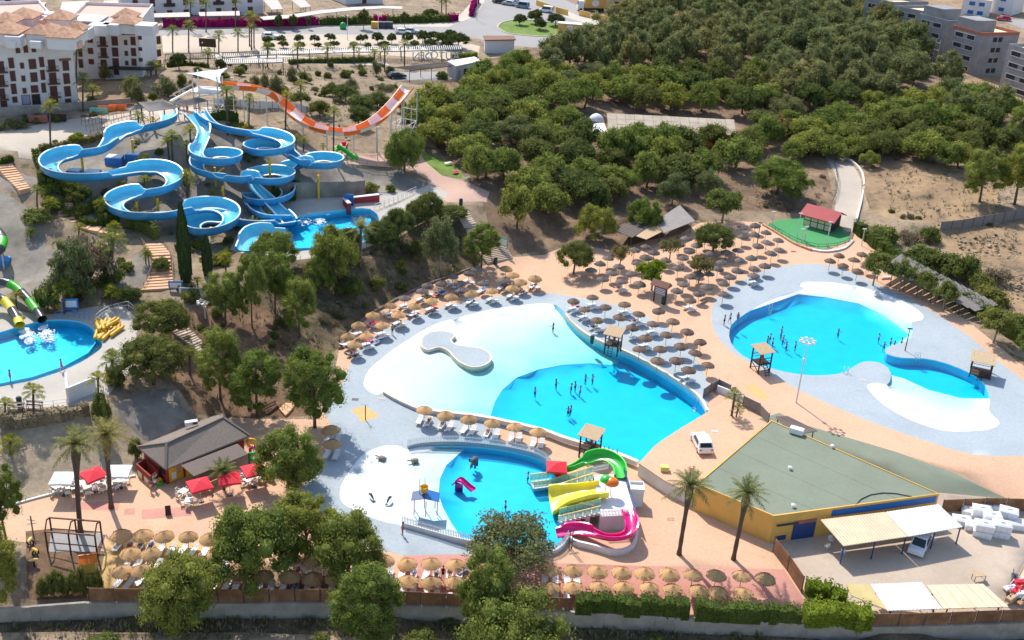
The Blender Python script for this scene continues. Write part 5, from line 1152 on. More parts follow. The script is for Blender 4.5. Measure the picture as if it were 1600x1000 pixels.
# small things in the kids' pool
t = thing('hump_slide', 'small pink hump slide standing in the kids pool', 'play slide'); pp = smoothp(resample(curve([atz(708,757,-.9), atz(714,752,-.3), atz(720,750,.0), atz(727,756,-.4), atz(734,763,-.8), atz(740,767,-.9)], False, 4), .2), 2)
mb = MB(); mb.smooth = True
for i, p in enumerate(pp):
 d = pp[min(i + 1, len(pp) - 1)] - pp[max(i - 1, 0)]; s = Vector((-d.y, d.x, 0)).normalized() * .42
 mb.v += [tuple(p + s + Vector((0, 0, .25))), tuple(p + s * .9), tuple(p - s * .9), tuple(p - s + Vector((0, 0, .25)))]
for i in range(len(pp) - 1):
 for j in range(3): mb.f.append((i * 4 + j, i * 4 + j + 1, i * 4 + 5 + j, i * 4 + 4 + j))
obj('chute', mb, M['magenta'], t); obj('base', MB().prism([(p.x, p.y) for p in (pp[2] + Vector((0, .2, 0)), pp[len(pp) // 2] + Vector((0, .2, 0)), pp[len(pp) // 2] - Vector((0, .2, 0)), pp[2] - Vector((0, .2, 0)))], -1.6, -.6), M['magenta'], t)
M['stone'] = simple('statue_stone', srgb(150, 138, 122), .85, .2, 5); M['darkstone'] = simple('dark_grey_statue', srgb(86, 88, 94), .7, .2, 5)
t = thing('elephant_statue', 'grey elephant fountain statue in the kids pool', 'statue', P(740, 727)); t.location.z = -1.1; t.rotation_euler = (0, 0, R(-20))
mb = MB().ell((0, .25, .95), .42, .62, .42, 10, 7).ell((0, -.42, 1.15), .3, .32, .32, 9, 6); mb.smooth = True; obj('body', mb, M['darkstone'], t)
for x, y in ((-.22, -.05), (.22, -.05), (-.22, .6), (.22, .6)): obj('leg', MB().tube([(x, y, 0), (x, y, .8)], [.14, .13], 8), M['darkstone'], t)
obj('trunk', MB().tube([(0, -.65, 1.1), (0, -.9, .9), (0, -1.0, .55), (0, -1.15, .4)], [.13, .1, .08, .06], 8), M['stone'], t)
for s in (-1, 1): obj('ear', MB().ell((s * .36, -.35, 1.15), .2, .06, .28, 8, 5), M['darkstone'], t)
for u, v, rz, l in ((597, 714, 1.2, 'stone turtle on the white beach of the kids pool, beside the fence end'), (648, 719, 1.9, 'stone turtle at the water line of the kids pool')):
 t = thing('turtle_statue', l, 'statue', P(u, v), rz); t.location.z = -.86; mb = MB().ell((0, 0, .12), .38, .5, .26, 12, 6); mb.smooth = True; obj('shell', mb, M['stone'], t)
 obj('head', MB().tube([(0, .4, .12), (0, .75, .2), (0, .9, .22)], [.09, .08, .1], 7), M['stone'], t)
 for x, y in ((-.35, .3), (.35, .3), (-.3, -.35), (.3, -.35)): obj('flipper', MB().ell((x, y, .05), .18, .12, .05, 7, 4), M['stone'], t)
for u, v, rz, l in ((580, 778, .7, 'small grey dolphin figure, left of the pair on the white beach'), (608, 783, -.4, 'small grey dolphin figure, right of the pair on the white beach')):
 t = thing('dolphin_statue', l, 'statue', P(u, v), rz); t.location.z = -.9; mb = MB().tube([(0, -.6, .05), (0, -.3, .35), (0, 0, .55), (0, .35, .5), (0, .6, .3)], [.03, .12, .16, .13, .03], 8); mb.smooth = True; obj('body', mb, M['darkstone'], t); obj('fin', MB().prism([(-.02, -.05), (.02, -.05), (.02, .2), (-.02, .2)], .6, [.85, .85, .65, .65]), M['darkstone'], t); obj('tail', MB().box(-.2, .2, -.7, -.55, .0, .04), M['darkstone'], t)
# the S-shaped island of the lagoon
isl = curve([atz(u, v, .25) for u, v in [(657,540),(659,527),(672,519),(692,517),(707,520),(712,525),(706,531),(712,538),(730,541),(752,544),(766,552),(768,562),(757,571),(738,574),(719,567),(708,558),(700,549),(686,543),(668,547)]], True, 4)
cx_, cy_ = sum(p.x for p in isl) / len(isl), sum(p.y for p in isl) / len(isl)
t = thing('pool_island', 'S-shaped raised island with a pale stone top in the white shallows', 'island'); ip = [(p.x, p.y) for p in isl]
def inset(poly, d):
 n = len(poly); ar = sum(poly[i][0] * poly[(i+1) % n][1] - poly[(i+1) % n][0] * poly[i][1] for i in range(n)); sg = 1 if ar > 0 else -1; out = []
 for i in range(n):
  tv = Vector((poly[(i+1) % n][0] - poly[i-1][0], poly[(i+1) % n][1] - poly[i-1][1])).normalized(); out.append((poly[i][0] - tv.y * d * sg, poly[i][1] + tv.x * d * sg))
 return out
obj('rim', MB().prism(ip, -1.0, .32), M['copestone'], t); obj('top', MB().prism(inset(ip, .28), .3, .345), M['blue_deck'], t)

# ------------------------------------------------------------------ buildings
M['housewhite'] = simple('white_house_render', srgb(226, 222, 220), .85, .06, .4); M['shutter'] = simple('dark_red_brown_shutter', srgb(92, 58, 54), .7, .15); M['terracotta'] = None
tt = NT('terracotta_tiles'); wv = tt.n.new('ShaderNodeTexWave'); wv.inputs['Scale'].default_value = 1.6; wv.inputs['Distortion'].default_value = .6; tt.link(tt.co, wv.inputs['Vector'])
tt.color(tt.mix(.6, tt.ramp(tt.noise(1.5, 4), [(.3, srgb(176, 128, 98)), (.7, srgb(214, 172, 140))]), tt.ramp(wv.outputs['Fac'], [(.2, (.7,) * 3), (.7, (1.1,) * 3)]), 'MULTIPLY')).rough(.9); M['terracotta'] = tt.m
M['pinkroof'] = simple('pink_roof_terrace', srgb(222, 176, 158), .85, .1); M['brownedge'] = simple('brown_cornice', srgb(132, 92, 72), .8, .15); M['iron'] = simple('dark_iron_rail', srgb(58, 50, 52), .6, .1); M['glassdk'] = simple('dark_window_glass', srgb(52, 54, 60), .12, .1)
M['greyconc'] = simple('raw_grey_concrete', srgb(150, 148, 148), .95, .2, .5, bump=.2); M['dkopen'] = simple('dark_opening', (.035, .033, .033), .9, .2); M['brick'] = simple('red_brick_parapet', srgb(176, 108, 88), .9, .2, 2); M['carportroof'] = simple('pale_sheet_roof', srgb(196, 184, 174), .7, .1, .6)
M['garage'] = simple('blue_grey_door', srgb(150, 160, 176), .6, .06); M['cream'] = simple('cream_panel', srgb(226, 214, 178), .8, .08)
class Facade:                                              # a vertical wall plane through two ground points; pixels are surveyed onto it
 def __init__(s, A, B, z0, h, depth):
  s.A = Vector((A.x, A.y, z0)); s.B = Vector((B.x, B.y, z0)); s.h = h; s.d = (s.B - s.A); s.d.z = 0; s.w = s.d.length; s.d.normalize(); s.n = Vector((s.d.y, -s.d.x, 0)); s.depth = depth; s.z0 = z0
  if s.n.y > 0: s.n = -s.n
 def at(s, u, v):
  d = ray(u, v); o = Vector((0, 0, CAM_H)); t = (s.A - o).dot(s.n) / d.dot(s.n); q = o + d * t
  return (q - s.A).dot(s.d), q.z
 def body(s): return [(p.x, p.y) for p in (s.A, s.B, s.B - s.n * s.depth, s.A - s.n * s.depth)]
 def box(s, mb, x0, x1, z0, z1, o0, o1):
  c = [s.A + s.d * x + s.n * o for x, o in ((x0, o0), (x1, o0), (x1, o1), (x0, o1))]
  return mb.prism([(p.x, p.y) for p in c], z0, z1)
 def window(s, t, u, v, w, h, paneM='shutter', frameM='brownedge', k=4.0, bal=False, off=(0, 0)):
  x, z = s.at(u, v); x1, _ = s.at(u + w, v); _, z1 = s.at(u, v - h); ww = max(.5, abs(x1 - x)); hh = max(.5, abs(z1 - z))
  f = MB(); e = .09
  for (a, b, c, d) in ((x - ww/2 - e, x + ww/2 + e, z + hh/2, z + hh/2 + e), (x - ww/2 - e, x + ww/2 + e, z - hh/2 - e, z - hh/2), (x - ww/2 - e, x - ww/2, z - hh/2, z + hh/2), (x + ww/2, x + ww/2 + e, z - hh/2, z + hh/2)): s.box(f, a, b, c, d, -.02, .1)
  wd = obj('window', f, M[frameM], t)
  obj('pane', s.box(MB(), x - ww/2, x + ww/2, z - hh/2, z + hh/2, -.05, .02), M[paneM], wd)
  if bal:
   sl = s.box(MB(), x - ww/2 - .5, x + ww/2 + .5, z - hh/2 - .22, z - hh/2 - .1, .0, 1.0); b = obj('balcony', sl, M['brownedge'], t); r = MB()
   for o in (.96,): s.box(r, x - ww/2 - .5, x + ww/2 + .5, z - hh/2 + .75, z - hh/2 + .82, o - .03, o + .03)
   q = int((ww + 1) / .22)
   for i in range(q + 1): xx = x - ww/2 - .5 + (ww + 1) * i / q; s.box(r, xx - .02, xx + .02, z - hh/2 - .1, z - hh/2 + .75, .94, .98)
   obj('railing', r, M['iron'], b)
def pyramid(t, c, w, d, z, h, m='terracotta', name='roof', ang=0):
 R_ = Matrix.Rotation(ang, 4, 'Z'); mb = MB().add([(-w,-d,0),(w,-d,0),(w,d,0),(-w,d,0),(0,0,h),(-w,-d,-.15),(w,-d,-.15),(w,d,-.15),(-w,d,-.15)],[(0,1,4),(1,2,4),(2,3,4),(3,0,4),(0,5,6,1),(1,6,7,2),(2,7,8,3),(3,8,5,0),(5,8,7,6)])
 return obj(name, mb.xf(Matrix.Translation((c[0], c[1], z)) @ R_), M[m], t)
crop1 = lambda x, y: (x / 4, y / 4)
def apartment(label, A, B, h, depth, wins, bals, arches, tower, extras):
 z0 = min(A.z, B.z) - .5; f = Facade(A, B, z0, h, depth)
 t = thing('apartment_block', label, 'apartment block'); top = z0 + h
 obj('wall', MB().prism(f.body(), z0 - 1.5, top), M['housewhite'], t)
 obj('roof', MB().prism([(p[0], p[1]) for p in inset(f.body(), .4)], top - .05, top + .04), M['pinkroof'], t)
 pb = MB(); bd = f.body(); ib = inset(bd, .3)
 for i in range(4): j = (i + 1) % 4; pb.prism([bd[i], bd[j], ib[j], ib[i]], top + .003, top + .7)
 obj('parapet', pb, M['housewhite'], t)
 for x, y, w, hh in wins: f.window(t, x / 4, y / 4, w / 4, hh / 4)
 for x, y, w, hh in bals: f.window(t, x / 4, y / 4, w / 4, hh / 4, bal=True)
 for (u0, u1, v0, v1) in tower:                           # arched roof rooms with a pyramid roof
  x0, zb = f.at(u0, v1); x1, zt = f.at(u1, v0)
  tw = obj('roof_tower', f.box(MB(), x0, x1, top - .2, zt, .05, -5), M['housewhite'], t)
  c = f.A + f.d * ((x0 + x1) / 2) - f.n * 2.5; pyramid(tw, c, (x1 - x0) / 2 + .5, 3.2, zt + .15, 1.9, ang=math.atan2(f.d.y, f.d.x))
  for i in range(3):
   xx = x0 + (x1 - x0) * (i + .5) / 3; ar = f.box(MB(), xx - .38, xx + .38, zt - 2.2, zt - .7, .051, .09)
   q = f.A + f.d * xx; n = 8
   pts = [q + f.n * .09 + f.d * (.38 * math.cos(math.pi * k / n)) + Vector((0, 0, zt - .7 + .38 * math.sin(math.pi * k / n) - q.z)) for k in range(n + 1)]
   ar.add(pts, [tuple(range(n + 1))]); obj('arched_window', ar, M['shutter'], tw)
 extras(t, f, top)
 return t, f
def ex1(t, f, top):
 rr = random.Random(2)
 for u0, u1, v in ((0, 11, 80), (58, 88, 78), (0, 30, 77)):
  x0, z = f.at(u0, v + 6); x1, _ = f.at(u1, v + 6); mb = MB(); c = [f.A + f.d * x0 + f.n * .5, f.A + f.d * x1 + f.n * .5, f.A + f.d * x1 - f.n * 2.6, f.A + f.d * x0 - f.n * 2.6]
  mb.prism([(p.x, p.y) for p in c], [top + .3, top + .3, top + 1.4, top + 1.4], [top + .45, top + .45, top + 1.55, top + 1.55]); obj('roof_slope', mb, M['terracotta'], t)
 for (u, v, w) in ((101, 50, 2.4), (12, 43, 2.6), (78, 44, 2.2), (62, 46, 1.8), (10, 27, 2.2), (37, 20, 2.4), (95, 23, 2.2), (118, 40, 1.6)):
  q = atz(u, v, top + 2.6); b = obj('roof_room', MB().box(q.x - w, q.x + w, q.y - w, q.y + w, top, top + 2.2), M['housewhite'], t); pyramid(b, q, w + .35, w + .35, top + 2.2, 1.5)
 for i in range(18):
  q = atz(rr.uniform(4, 118), rr.uniform(28, 72), top + .5); w, d, hh = rr.uniform(.4, 1.6), rr.uniform(.4, 1.6), rr.uniform(.8, 2.0)
  obj('chimney' if w < .9 else 'roof_parapet', MB().bbox(q.x - w, q.x + w, q.y - d, q.y + d, top, top + hh), M['housewhite' if i % 3 else 'pinkroof'], t)
 x0, z1 = f.at(34, 156); x1, z0_ = f.at(48, 165); 
 f.window(t, 40.7, 156, 12, 14, 'garage', 'brownedge'); f.window(t, 56.5, 155, 12, 15, 'dkopen', 'brownedge')
 c = f.at(101, 93)
 obj('door_hood', f.box(MB(), c[0] - 1.0, c[0] + 1.0, c[1] - .1, c[1] + .2, 0, .6), M['brownedge'], t)
 st = f.box(MB(), f.at(28, 168)[0], f.at(62, 168)[0], f.z0 - .5, f.z0 + .9, .01, 2.2); obj('entrance_steps', st, M['terracotta'], t)
A, B = P(-45, 178), P(123, 166)
apartment('nearer white apartment block on the left with pyramid roofs', A, B, 12.8, 34, [(70,393,28,60),(80,475,28,60),(86,555,28,60),(93,622,26,32),(138,410,12,32),(146,490,12,32),(153,567,12,30),(203,400,40,58),(212,482,38,55),(216,556,40,42),(260,387,24,58),(267,468,22,58),(273,548,22,56),(410,405,34,68),(416,490,34,62),(422,570,34,60),(345,633,30,40),(427,636,32,36),(24,648,36,36)], [(323,404,40,60),(330,486,40,60),(336,570,40,60),(8,415,30,60),(10,500,30,60),(14,585,30,60)], None, [(22, 57, 62, 82)], ex1)
def ex2(t, f, top):
 rr = random.Random(4)
 for u0, u1 in ((118, 128), (131, 148), (150, 169), (170, 184), (205, 222)):
  x0, _ = f.at(u0, 52); x1, _ = f.at(u1, 52); mb = MB(); c = [f.A + f.d * x0 + f.n * .4, f.A + f.d * x1 + f.n * .4, f.A + f.d * x1 - f.n * 2.6, f.A + f.d * x0 - f.n * 2.6]
  mb.prism([(p.x, p.y) for p in c], [top + .2, top + .2, top + 1.3, top + 1.3], [top + .35, top + .35, top + 1.45, top + 1.45]); obj('roof_slope', mb, M['terracotta'], t)
 for (u, v, w) in ((198, 30, 2.3), (197, 20, 2.0), (155, 34, 1.7), (175, 33, 1.5), (228, 34, 1.8), (130, 40, 1.5)):
  q = atz(u, v, top + 2.4); b = obj('roof_room', MB().box(q.x - w, q.x + w, q.y - w, q.y + w, top, top + 2.0), M['housewhite'], t)
  if w > 1.9: pyramid(b, q, w + .35, w + .35, top + 2.0, 1.5)
 q = atz(131, 32, top + 1.5); obj('roof_canopy', MB().prism([(q.x - 4, q.y - 3), (q.x + 4, q.y - 3), (q.x + 4, q.y + 3), (q.x - 4, q.y + 3)], top + 1.9, top + 2.1), M['housewhite'], t)
 for i in range(14):
  q = atz(rr.uniform(130, 250), rr.uniform(30, 44), top + .5); w, d, hh = rr.uniform(.4, 1.3), rr.uniform(.4, 1.3), rr.uniform(.7, 1.8)
  obj('chimney' if w < .8 else 'roof_parapet', MB().bbox(q.x - w, q.x + w, q.y - d, q.y + d, top, top + hh), M['housewhite' if i % 3 else 'pinkroof'], t)
 g = Facade(f.B, f.B + Vector((7, 9, 0)), f.z0, f.h, 1)
 for x, y, w, h in ((990,250,14,45),(993,330,12,40),(995,395,12,36)): g.window(t, x / 4, y / 4, max(w / 4, 5), h / 4)
 c = f.at(208, 105); obj('entrance_canopy', f.box(MB(), c[0] - 4.6, c[0] + 4.2, c[1] - .2, c[1] + .15, 0, 1.6), M['iron'], t)
A, B = P(112, 124), P(223, 121)
f0 = apartment('farther white apartment block standing in the middle of the left group', A, B, 11.6, 20, [(494,258,28,50),(502,328,20,48),(506,396,22,48),(563,248,28,32),(566,318,28,32),(571,385,28,28),(717,256,34,54),(720,325,34,52),(724,392,34,52),(728,450,28,30),(786,265,12,28),(790,333,12,26),(793,394,12,24),(832,256,26,48),(835,325,26,46),(838,388,26,40),(875,236,18,18),(877,306,18,18),(880,373,18,18)], [(643,255,32,50),(648,325,32,50),(648,395,32,40)], None, [(190, 210, 38, 52)], ex2)
def plainblock(name, label, A, B, h, depth, rows, cat='apartment block', wallm='housewhite', pane='shutter', step=6.0, bal=False, ww=1.2, wh=1.7, roofm='pinkroof', ends=1.5):
 z0 = min(A.z, B.z) - .3; f = Facade(A, B, z0, h, depth); t = thing(name, label, cat); top = z0 + h
 obj('wall', MB().prism(f.body(), z0 - 1.5, top), M[wallm], t); obj('roof', MB().prism(inset(f.body(), .15), top - .05, top + .12), M[roofm], t)
 n = int((f.w - ends) / step)
 for r_ in range(rows):
  for i in range(n):
   x = ends + (f.w - 2 * ends) * (i + .5) / n; z = z0 + h * (r_ + .5) / rows
   fr = MB()
   for (a, b, c, d) in ((x - ww/2 - .08, x + ww/2 + .08, z + wh/2, z + wh/2 + .1), (x - ww/2 - .08, x + ww/2 + .08, z - wh/2 - .1, z - wh/2), (x - ww/2 - .08, x - ww/2, z - wh/2, z + wh/2), (x + ww/2, x + ww/2 + .08, z - wh/2, z + wh/2)): f.box(fr, a, b, c, d, -.02, .09)
   w = obj('window', fr, M['brownedge' if pane == 'shutter' else wallm], t); obj('pane', f.box(MB(), x - ww/2, x + ww/2, z - wh/2, z + wh/2, -.04, .02), M[pane], w)
   if bal and (i + r_) % 3 == 0: obj('balcony', f.box(MB(), x - 1.4, x + 1.4, z - wh/2 - .2, z - wh/2 + .6, .0, .8), M['iron'], t)
 return t, f
plainblock('apartment_block', 'long white apartment block along the top edge, cut by the frame', P(190, 21), P(412, 22), 12, 14, 4, step=4.2, bal=True)
plainblock('apartment_block', 'white apartment block in the top left corner', P(-40, 30), P(41, 24), 11, 12, 4, step=4.5, bal=True)
plainblock('white_house', 'low white building at the top edge above the curved carport', P(540, 8), P(598, 5), 6, 12, 2, cat='house', step=6)
plainblock('villa', 'ochre villa behind the lorries at the top', P(940, 13), P(985, 14), 6, 10, 2, cat='house', wallm='ochre' if 'ochre' in M else 'cream', step=4)
M['ochrewall'] = simple('ochre_render', srgb(226, 178, 92), .85, .1, .6)
plainblock('villa', 'curved ochre villa beside the wood at the top edge', P(975, 13), P(1040, 16), 6.5, 14, 2, cat='house', wallm='ochrewall', pane='glassdk', step=4.5)
t, f = plainblock('modern_house', 'white modern house with blue trim behind the concrete shells', P(1500, 22), P(1545, 27), 5.5, 10, 2, cat='house', pane='blueroof', step=3.4, ww=1.8, wh=1.2)
plainblock('modern_house', 'second white modern house with blue trim at the top right', P(1546, 18), P(1580, 24), 6.5, 10, 2, cat='house', pane='blueroof', step=3.4, ww=1.8, wh=1.2)
# raw concrete shells
zt = 18.6
depthv = atz(1594, 50, zt) - atz(1535, 51, zt); depthv.z = 0
M['openframe'] = simple('pale_window_surround', srgb(196, 192, 188), .9, .1)
for i, (tl, tr, lb, brick) in enumerate((((1490,39),(1535,51),'nearest grey concrete apartment shell with the stair tower on top',1),((1437,21),(1482,32),'second grey concrete apartment shell, stepped back from the nearest',1),((1397,8),(1442,17),'third grey concrete apartment shell, with scaffold along its foot',1),((1353,-4),(1397,3),'farthest grey concrete apartment shell above the wood',1),((1577,68),(1630,84),'grey concrete apartment shell cut by the right edge',1))):
 a, b_ = atz(*tl, zt), atz(*tr, zt); g = min(hz(a.x, a.y), hz(b_.x, b_.y)) - .5
 t = thing('concrete_shell', lb, 'building shell', (0, 0, 0), 0, 'unfinished concrete apartment blocks')
 bd = [(p.x, p.y) for p in (a, b_, b_ + depthv, a + depthv)]
 obj('wall', MB().prism(bd, g - 2, zt - .9), M['greyconc'], t)
 ib = inset(bd, .3); pm = MB()
 for k in range(4): pm.prism([bd[k], bd[(k+1) % 4], ib[(k+1) % 4], ib[k]], zt - .897, zt)
 obj('parapet', pm, M['greyconc'] if i != 0 else M['brick'], t); obj('roof', MB().prism(inset(bd, .31), zt - .9, zt - .75), M['cream'], t)
 f = Facade(a, b_, g, zt - g, 5); f.n = Vector((f.d.y, -f.d.x, 0)); f.n = f.n if f.n.dot(depthv) < 0 else -f.n
 H4 = (zt - .9 - g) / 4
 for r_ in range(4):
  z = g + H4 * (r_ + .62); x0, x1 = f.w * .12, f.w * .8
  fr = MB(); f.box(fr, x0 - .15, x1 + .15, z + .55, z + .7, -.02, .12); f.box(fr, x0 - .15, x1 + .15, z - .7, z - .55, -.02, .12); f.box(fr, x0 - .15, x0, z - .549, z + .549, -.02, .12); f.box(fr, x1, x1 + .15, z - .549, z + .549, -.02, .12)
  w = obj('window', fr, M['openframe'], t)
  for q0, q1 in ((.02, .4), (.62, .98)): obj('opening', f.box(MB(), x0 + (x1 - x0) * q0, x0 + (x1 - x0) * q1, z - .55, z + .55, -.03, .03), M['dkopen'], w)
  obj('floor_band', f.box(MB(), 0, f.w, g + H4 * r_ - .1, g + H4 * r_ + .1, -.02, .03), M['greyconc'], t)
 s = Facade(b_, b_ + depthv, g, zt - g, 5); s.n = -f.d if f.d.dot(Vector((1, 0, 0))) < 0 else f.d
 s.n = Vector((s.d.y, -s.d.x, 0)); s.n = s.n if s.n.dot(b_ - a) > 0 else -s.n
 for r_ in range(4):
  z = g + H4 * (r_ + .62)
  for q in (.38, .52): w = obj('window', s.box(MB(), s.w * q - .65, s.w * q + .65, z - .6, z + .6, -.02, .02), M['dkopen'], t)
 if i in (0, 1):
  q = a.lerp(b_, .35) + depthv * .32; obj('stair_tower', MB().prism([(q.x + x * f.d.x * 3 + y * depthv.normalized().x * 3.2, q.y + x * f.d.y * 3 + y * depthv.normalized().y * 3.2) for x, y in ((-1, -1), (1, -1), (1, 1), (-1, 1))], zt - .749, zt + 2.4), M['greyconc'], t)
 if i == 2 or i == 1:
  sf = MB()
  for k in range(8):
   p = a.lerp(b_, k / 7) + f.n * 1.4; sf.beam((p.x, p.y, g), (p.x, p.y, g + 7), .09)
  for z in (2, 4, 6): p, q = a + f.n * 1.4, b_ + f.n * 1.4; sf.beam((p.x, p.y, g + z), (q.x, q.y, g + z), .25, .06)
  obj('scaffold', sf, M['steel'], t)
# ------------------------------------------------------------------ snack bar
M['redwall'] = simple('dark_red_wall', srgb(152, 58, 44), .8, .12, .8); M['slateth'] = None
st_ = NT('grey_thatched_roof'); f_ = st_.noise(6, 5, .7, st_.mapping((1, 1, 4))); st_.color(st_.mix(st_.ramp(st_.noise(.5, 5, .6), [(.58, (0, 0, 0)), (.75, (.5,) * 3)]), st_.ramp(f_, [(.3, srgb(104, 94, 86)), (.7, srgb(150, 138, 126))]), srgb(168, 140, 104))).rough(.95); st_.bump(f_, .7, .05); M['slateth'] = st_.m
ZE, ZR = 1.9, 3.5
ew, es, ee, en = atz(214, 698, ZE), atz(259, 733, ZE), atz(390, 680, ZE), atz(345, 645, ZE)
r1, r2 = atz(260, 692, ZR), atz(348, 652, ZR)
t = thing('snack_bar', 'snack bar with a grey thatched hip roof and dark red walls', 'snack bar')
w_ = [(p.x, p.y) for p in (ew, es, ee, en)]; wi = inset(w_, .8); obj('wall', MB().prism(wi, -1.2, ZE + .3), M['redwall'], t)
rf = MB().add([ew, es, ee, en, r1, r2] + [p - Vector((0, 0, .22)) for p in (ew, es, ee, en)], [(0, 1, 4), (1, 2, 5, 4), (2, 3, 5), (3, 0, 4, 5), (0, 6, 7, 1), (1, 7, 8, 2), (2, 8, 9, 3), (3, 9, 6, 0), (6, 9, 8, 7)])
roof = obj('roof', rf, M['slateth'], t)
for a, b in ((r1, r2), (r1, ew), (r1, es), (r2, ee), (r2, en)): obj('ridge_cap', MB().beam(a + Vector((0, 0, .03)), b + Vector((0, 0, .03)), .3, .14), M['greythatch'] if b is not r2 else M['slateth'], roof)
aw = [atz(283, 727, 1.75), atz(371, 693, 1.75), atz(388, 709, 1.35), atz(303, 744, 1.35)]
am = MB().add(aw + [p - Vector((0, 0, .1)) for p in aw], [(3, 2, 1, 0), (4, 5, 6, 7), (0, 1, 5, 4), (1, 2, 6, 5), (2, 3, 7, 6), (3, 0, 4, 7)]); obj('awning', am, M['greythatch'], t)
for q in (aw[2], aw[3], aw[2].lerp(aw[3], .5)): obj('awning_post', MB().beam((q.x, q.y + .2, -.9), (q.x, q.y + .2, 1.35), .12), M['darkwood'], t)
f = Facade(Vector((*wi[1], 0)), Vector((*wi[2], 0)), -.8, 3, 2); 
obj('poster', f.box(MB(), .3, 2.1, -.6, 1.5, .01, .06), M['yellow'], t); obj('poster_picture', f.box(MB(), .6, 1.2, -.3, .6, .061, .08), M['whitecloth'], t); obj('poster_picture', f.box(MB(), 1.3, 1.9, .2, 1.2, .061, .08), M['terracotta'], t)
obj('counter', f.box(MB(), 2.4, f.w - .8, -.8, .2, .02, .5), M['yellow'], t); obj('serving_hatch', f.box(MB(), 2.4, f.w - .8, .35, 1.5, .01, .05), M['dkopen'], t)
f2 = Facade(Vector((*wi[0], 0)), Vector((*wi[1], 0)), -.8, 3, 2); obj('side_window', f2.box(MB(), f2.w * .72, f2.w * .97, .5, 1.1, .01, .05), M['glassdk'], t)
kp = [atz(u, v, -.8) for u, v in ((214, 742), (236, 762), (250, 752), (230, 734))]
kx = [(p.x, p.y) for p in kp]; ki = inset(kx, .18); km = MB()
for i in range(4): km.prism([kx[i], kx[(i+1) % 4], ki[(i+1) % 4], ki[i]], -1.2, .75)
obj('side_enclosure', km, M['redwall'], t)
g2 = Facade(kp[1], kp[2], -.8, 1.5, 1); g3 = Facade(kp[0], kp[1], -.8, 1.5, 1)
for x in (.32, .62): obj('sign_plate', g2.box(MB(), g2.w * x - .2, g2.w * x + .18, .2, .6, .01, .04), M['white'], t)
for x in (.25, .72): obj('white_panel', g3.box(MB(), g3.w * x - .5, g3.w * x + .5, -.7, .1, .01, .05), M['cream'], t)
q = atz(299, 661, 3.0); t2 = thing('air_conditioner', 'white air conditioning unit on the snack bar roof', 'air conditioner', (q.x, q.y, 2.85), R(25)); obj('case', MB().bbox(-.75, .75, -.3, .3, 0, .45), M['white'], t2); obj('grille', MB().box(.1, .65, -.32, -.301, .08, .38), M['greymetal'], t2)
# ------------------------------------------------------------------ yellow building with the green roof, its carport, and the raised terrace
ZB = 2.7
rc = [atz(u, v, ZB) for u, v in ((1088,757),(1205,658),(1467,773),(1209,808))]
t = thing('clubhouse', 'yellow building with a flat green roof beside the service yard', 'building')
rp = [(p.x, p.y) for p in rc]; obj('wall', MB().prism(rp, -1.3, ZB), M['ochrewall'], t)
ri = inset(rp, .2); pm = MB()
for i in range(4): pm.prism([rp[i], rp[(i+1) % 4], ri[(i+1) % 4], ri[i]], ZB + .003, ZB + .16)
obj('parapet', pm, M['ochrewall'], t); obj('roof', MB().prism(inset(rp, .21), ZB - .1, ZB + .06), M['green_roof'], t)
for i in range(1, 4): a_, b_ = rc[0].lerp(rc[1], i / 4), rc[3].lerp(rc[2], i / 4); obj('roof_seam', MB().beam(a_.lerp(b_, .02) + Vector((0, 0, .07)), a_.lerp(b_, .98) + Vector((0, 0, .07)), .06, .012), M['green_roof'], t)
for u, v in ((1234,734),(1239,793),(1300,700)): q = atz(u, v, ZB); obj('roof_vent', MB().lathe([(.18, .06), (.16, .4), (.26, .42), (.05, .55)], 9, (q.x, q.y, ZB)), M['whitefg'], t)
obj('drain_hose', MB().tube([atz(u, v, ZB + .12) for u, v in ((1337,789),(1345,780),(1360,773),(1380,770),(1400,771),(1425,776))], .06, 6), M['black'], t)
f = Facade(rc[3], rc[2], -.8, 3.5, 2)
obj('blue_fascia', f.box(MB(), f.at(1300, 800)[0], f.w - .3, ZB - .95, ZB - .15, .01, .08), M['blueroof'], t)
dr = obj('door', f.box(MB(), f.at(1238, 830)[0], f.at(1272, 830)[0], -.8, 1.3, .01, .08), M['navy'], t); obj('door_head', f.box(MB(), f.at(1238, 830)[0], f.at(1272, 830)[0], 1.31, 1.75, .01, .08), M['brick'], dr)
obj('shelf_rail', f.box(MB(), .5, 3.2, 1.5, 1.6, .01, .3), M['greymetal'], t); obj('low_hatch', f.box(MB(), .8, 2.0, -.6, 0, .01, .05), M['navy'], t)
q = atz(1244, 678, ZB); t2 = thing('air_conditioner', 'white air conditioning unit on the green roof edge', 'air conditioner', (q.x, q.y, ZB + .06), R(-25)); obj('case', MB().bbox(-.85, .85, -.45, .45, .1, .8), M['white'], t2); obj('feet', MB().box(-.7, -.5, -.4, .4, 0, .099).box(.5, .7, -.4, .4, 0, .099), M['greymetal'], t2)
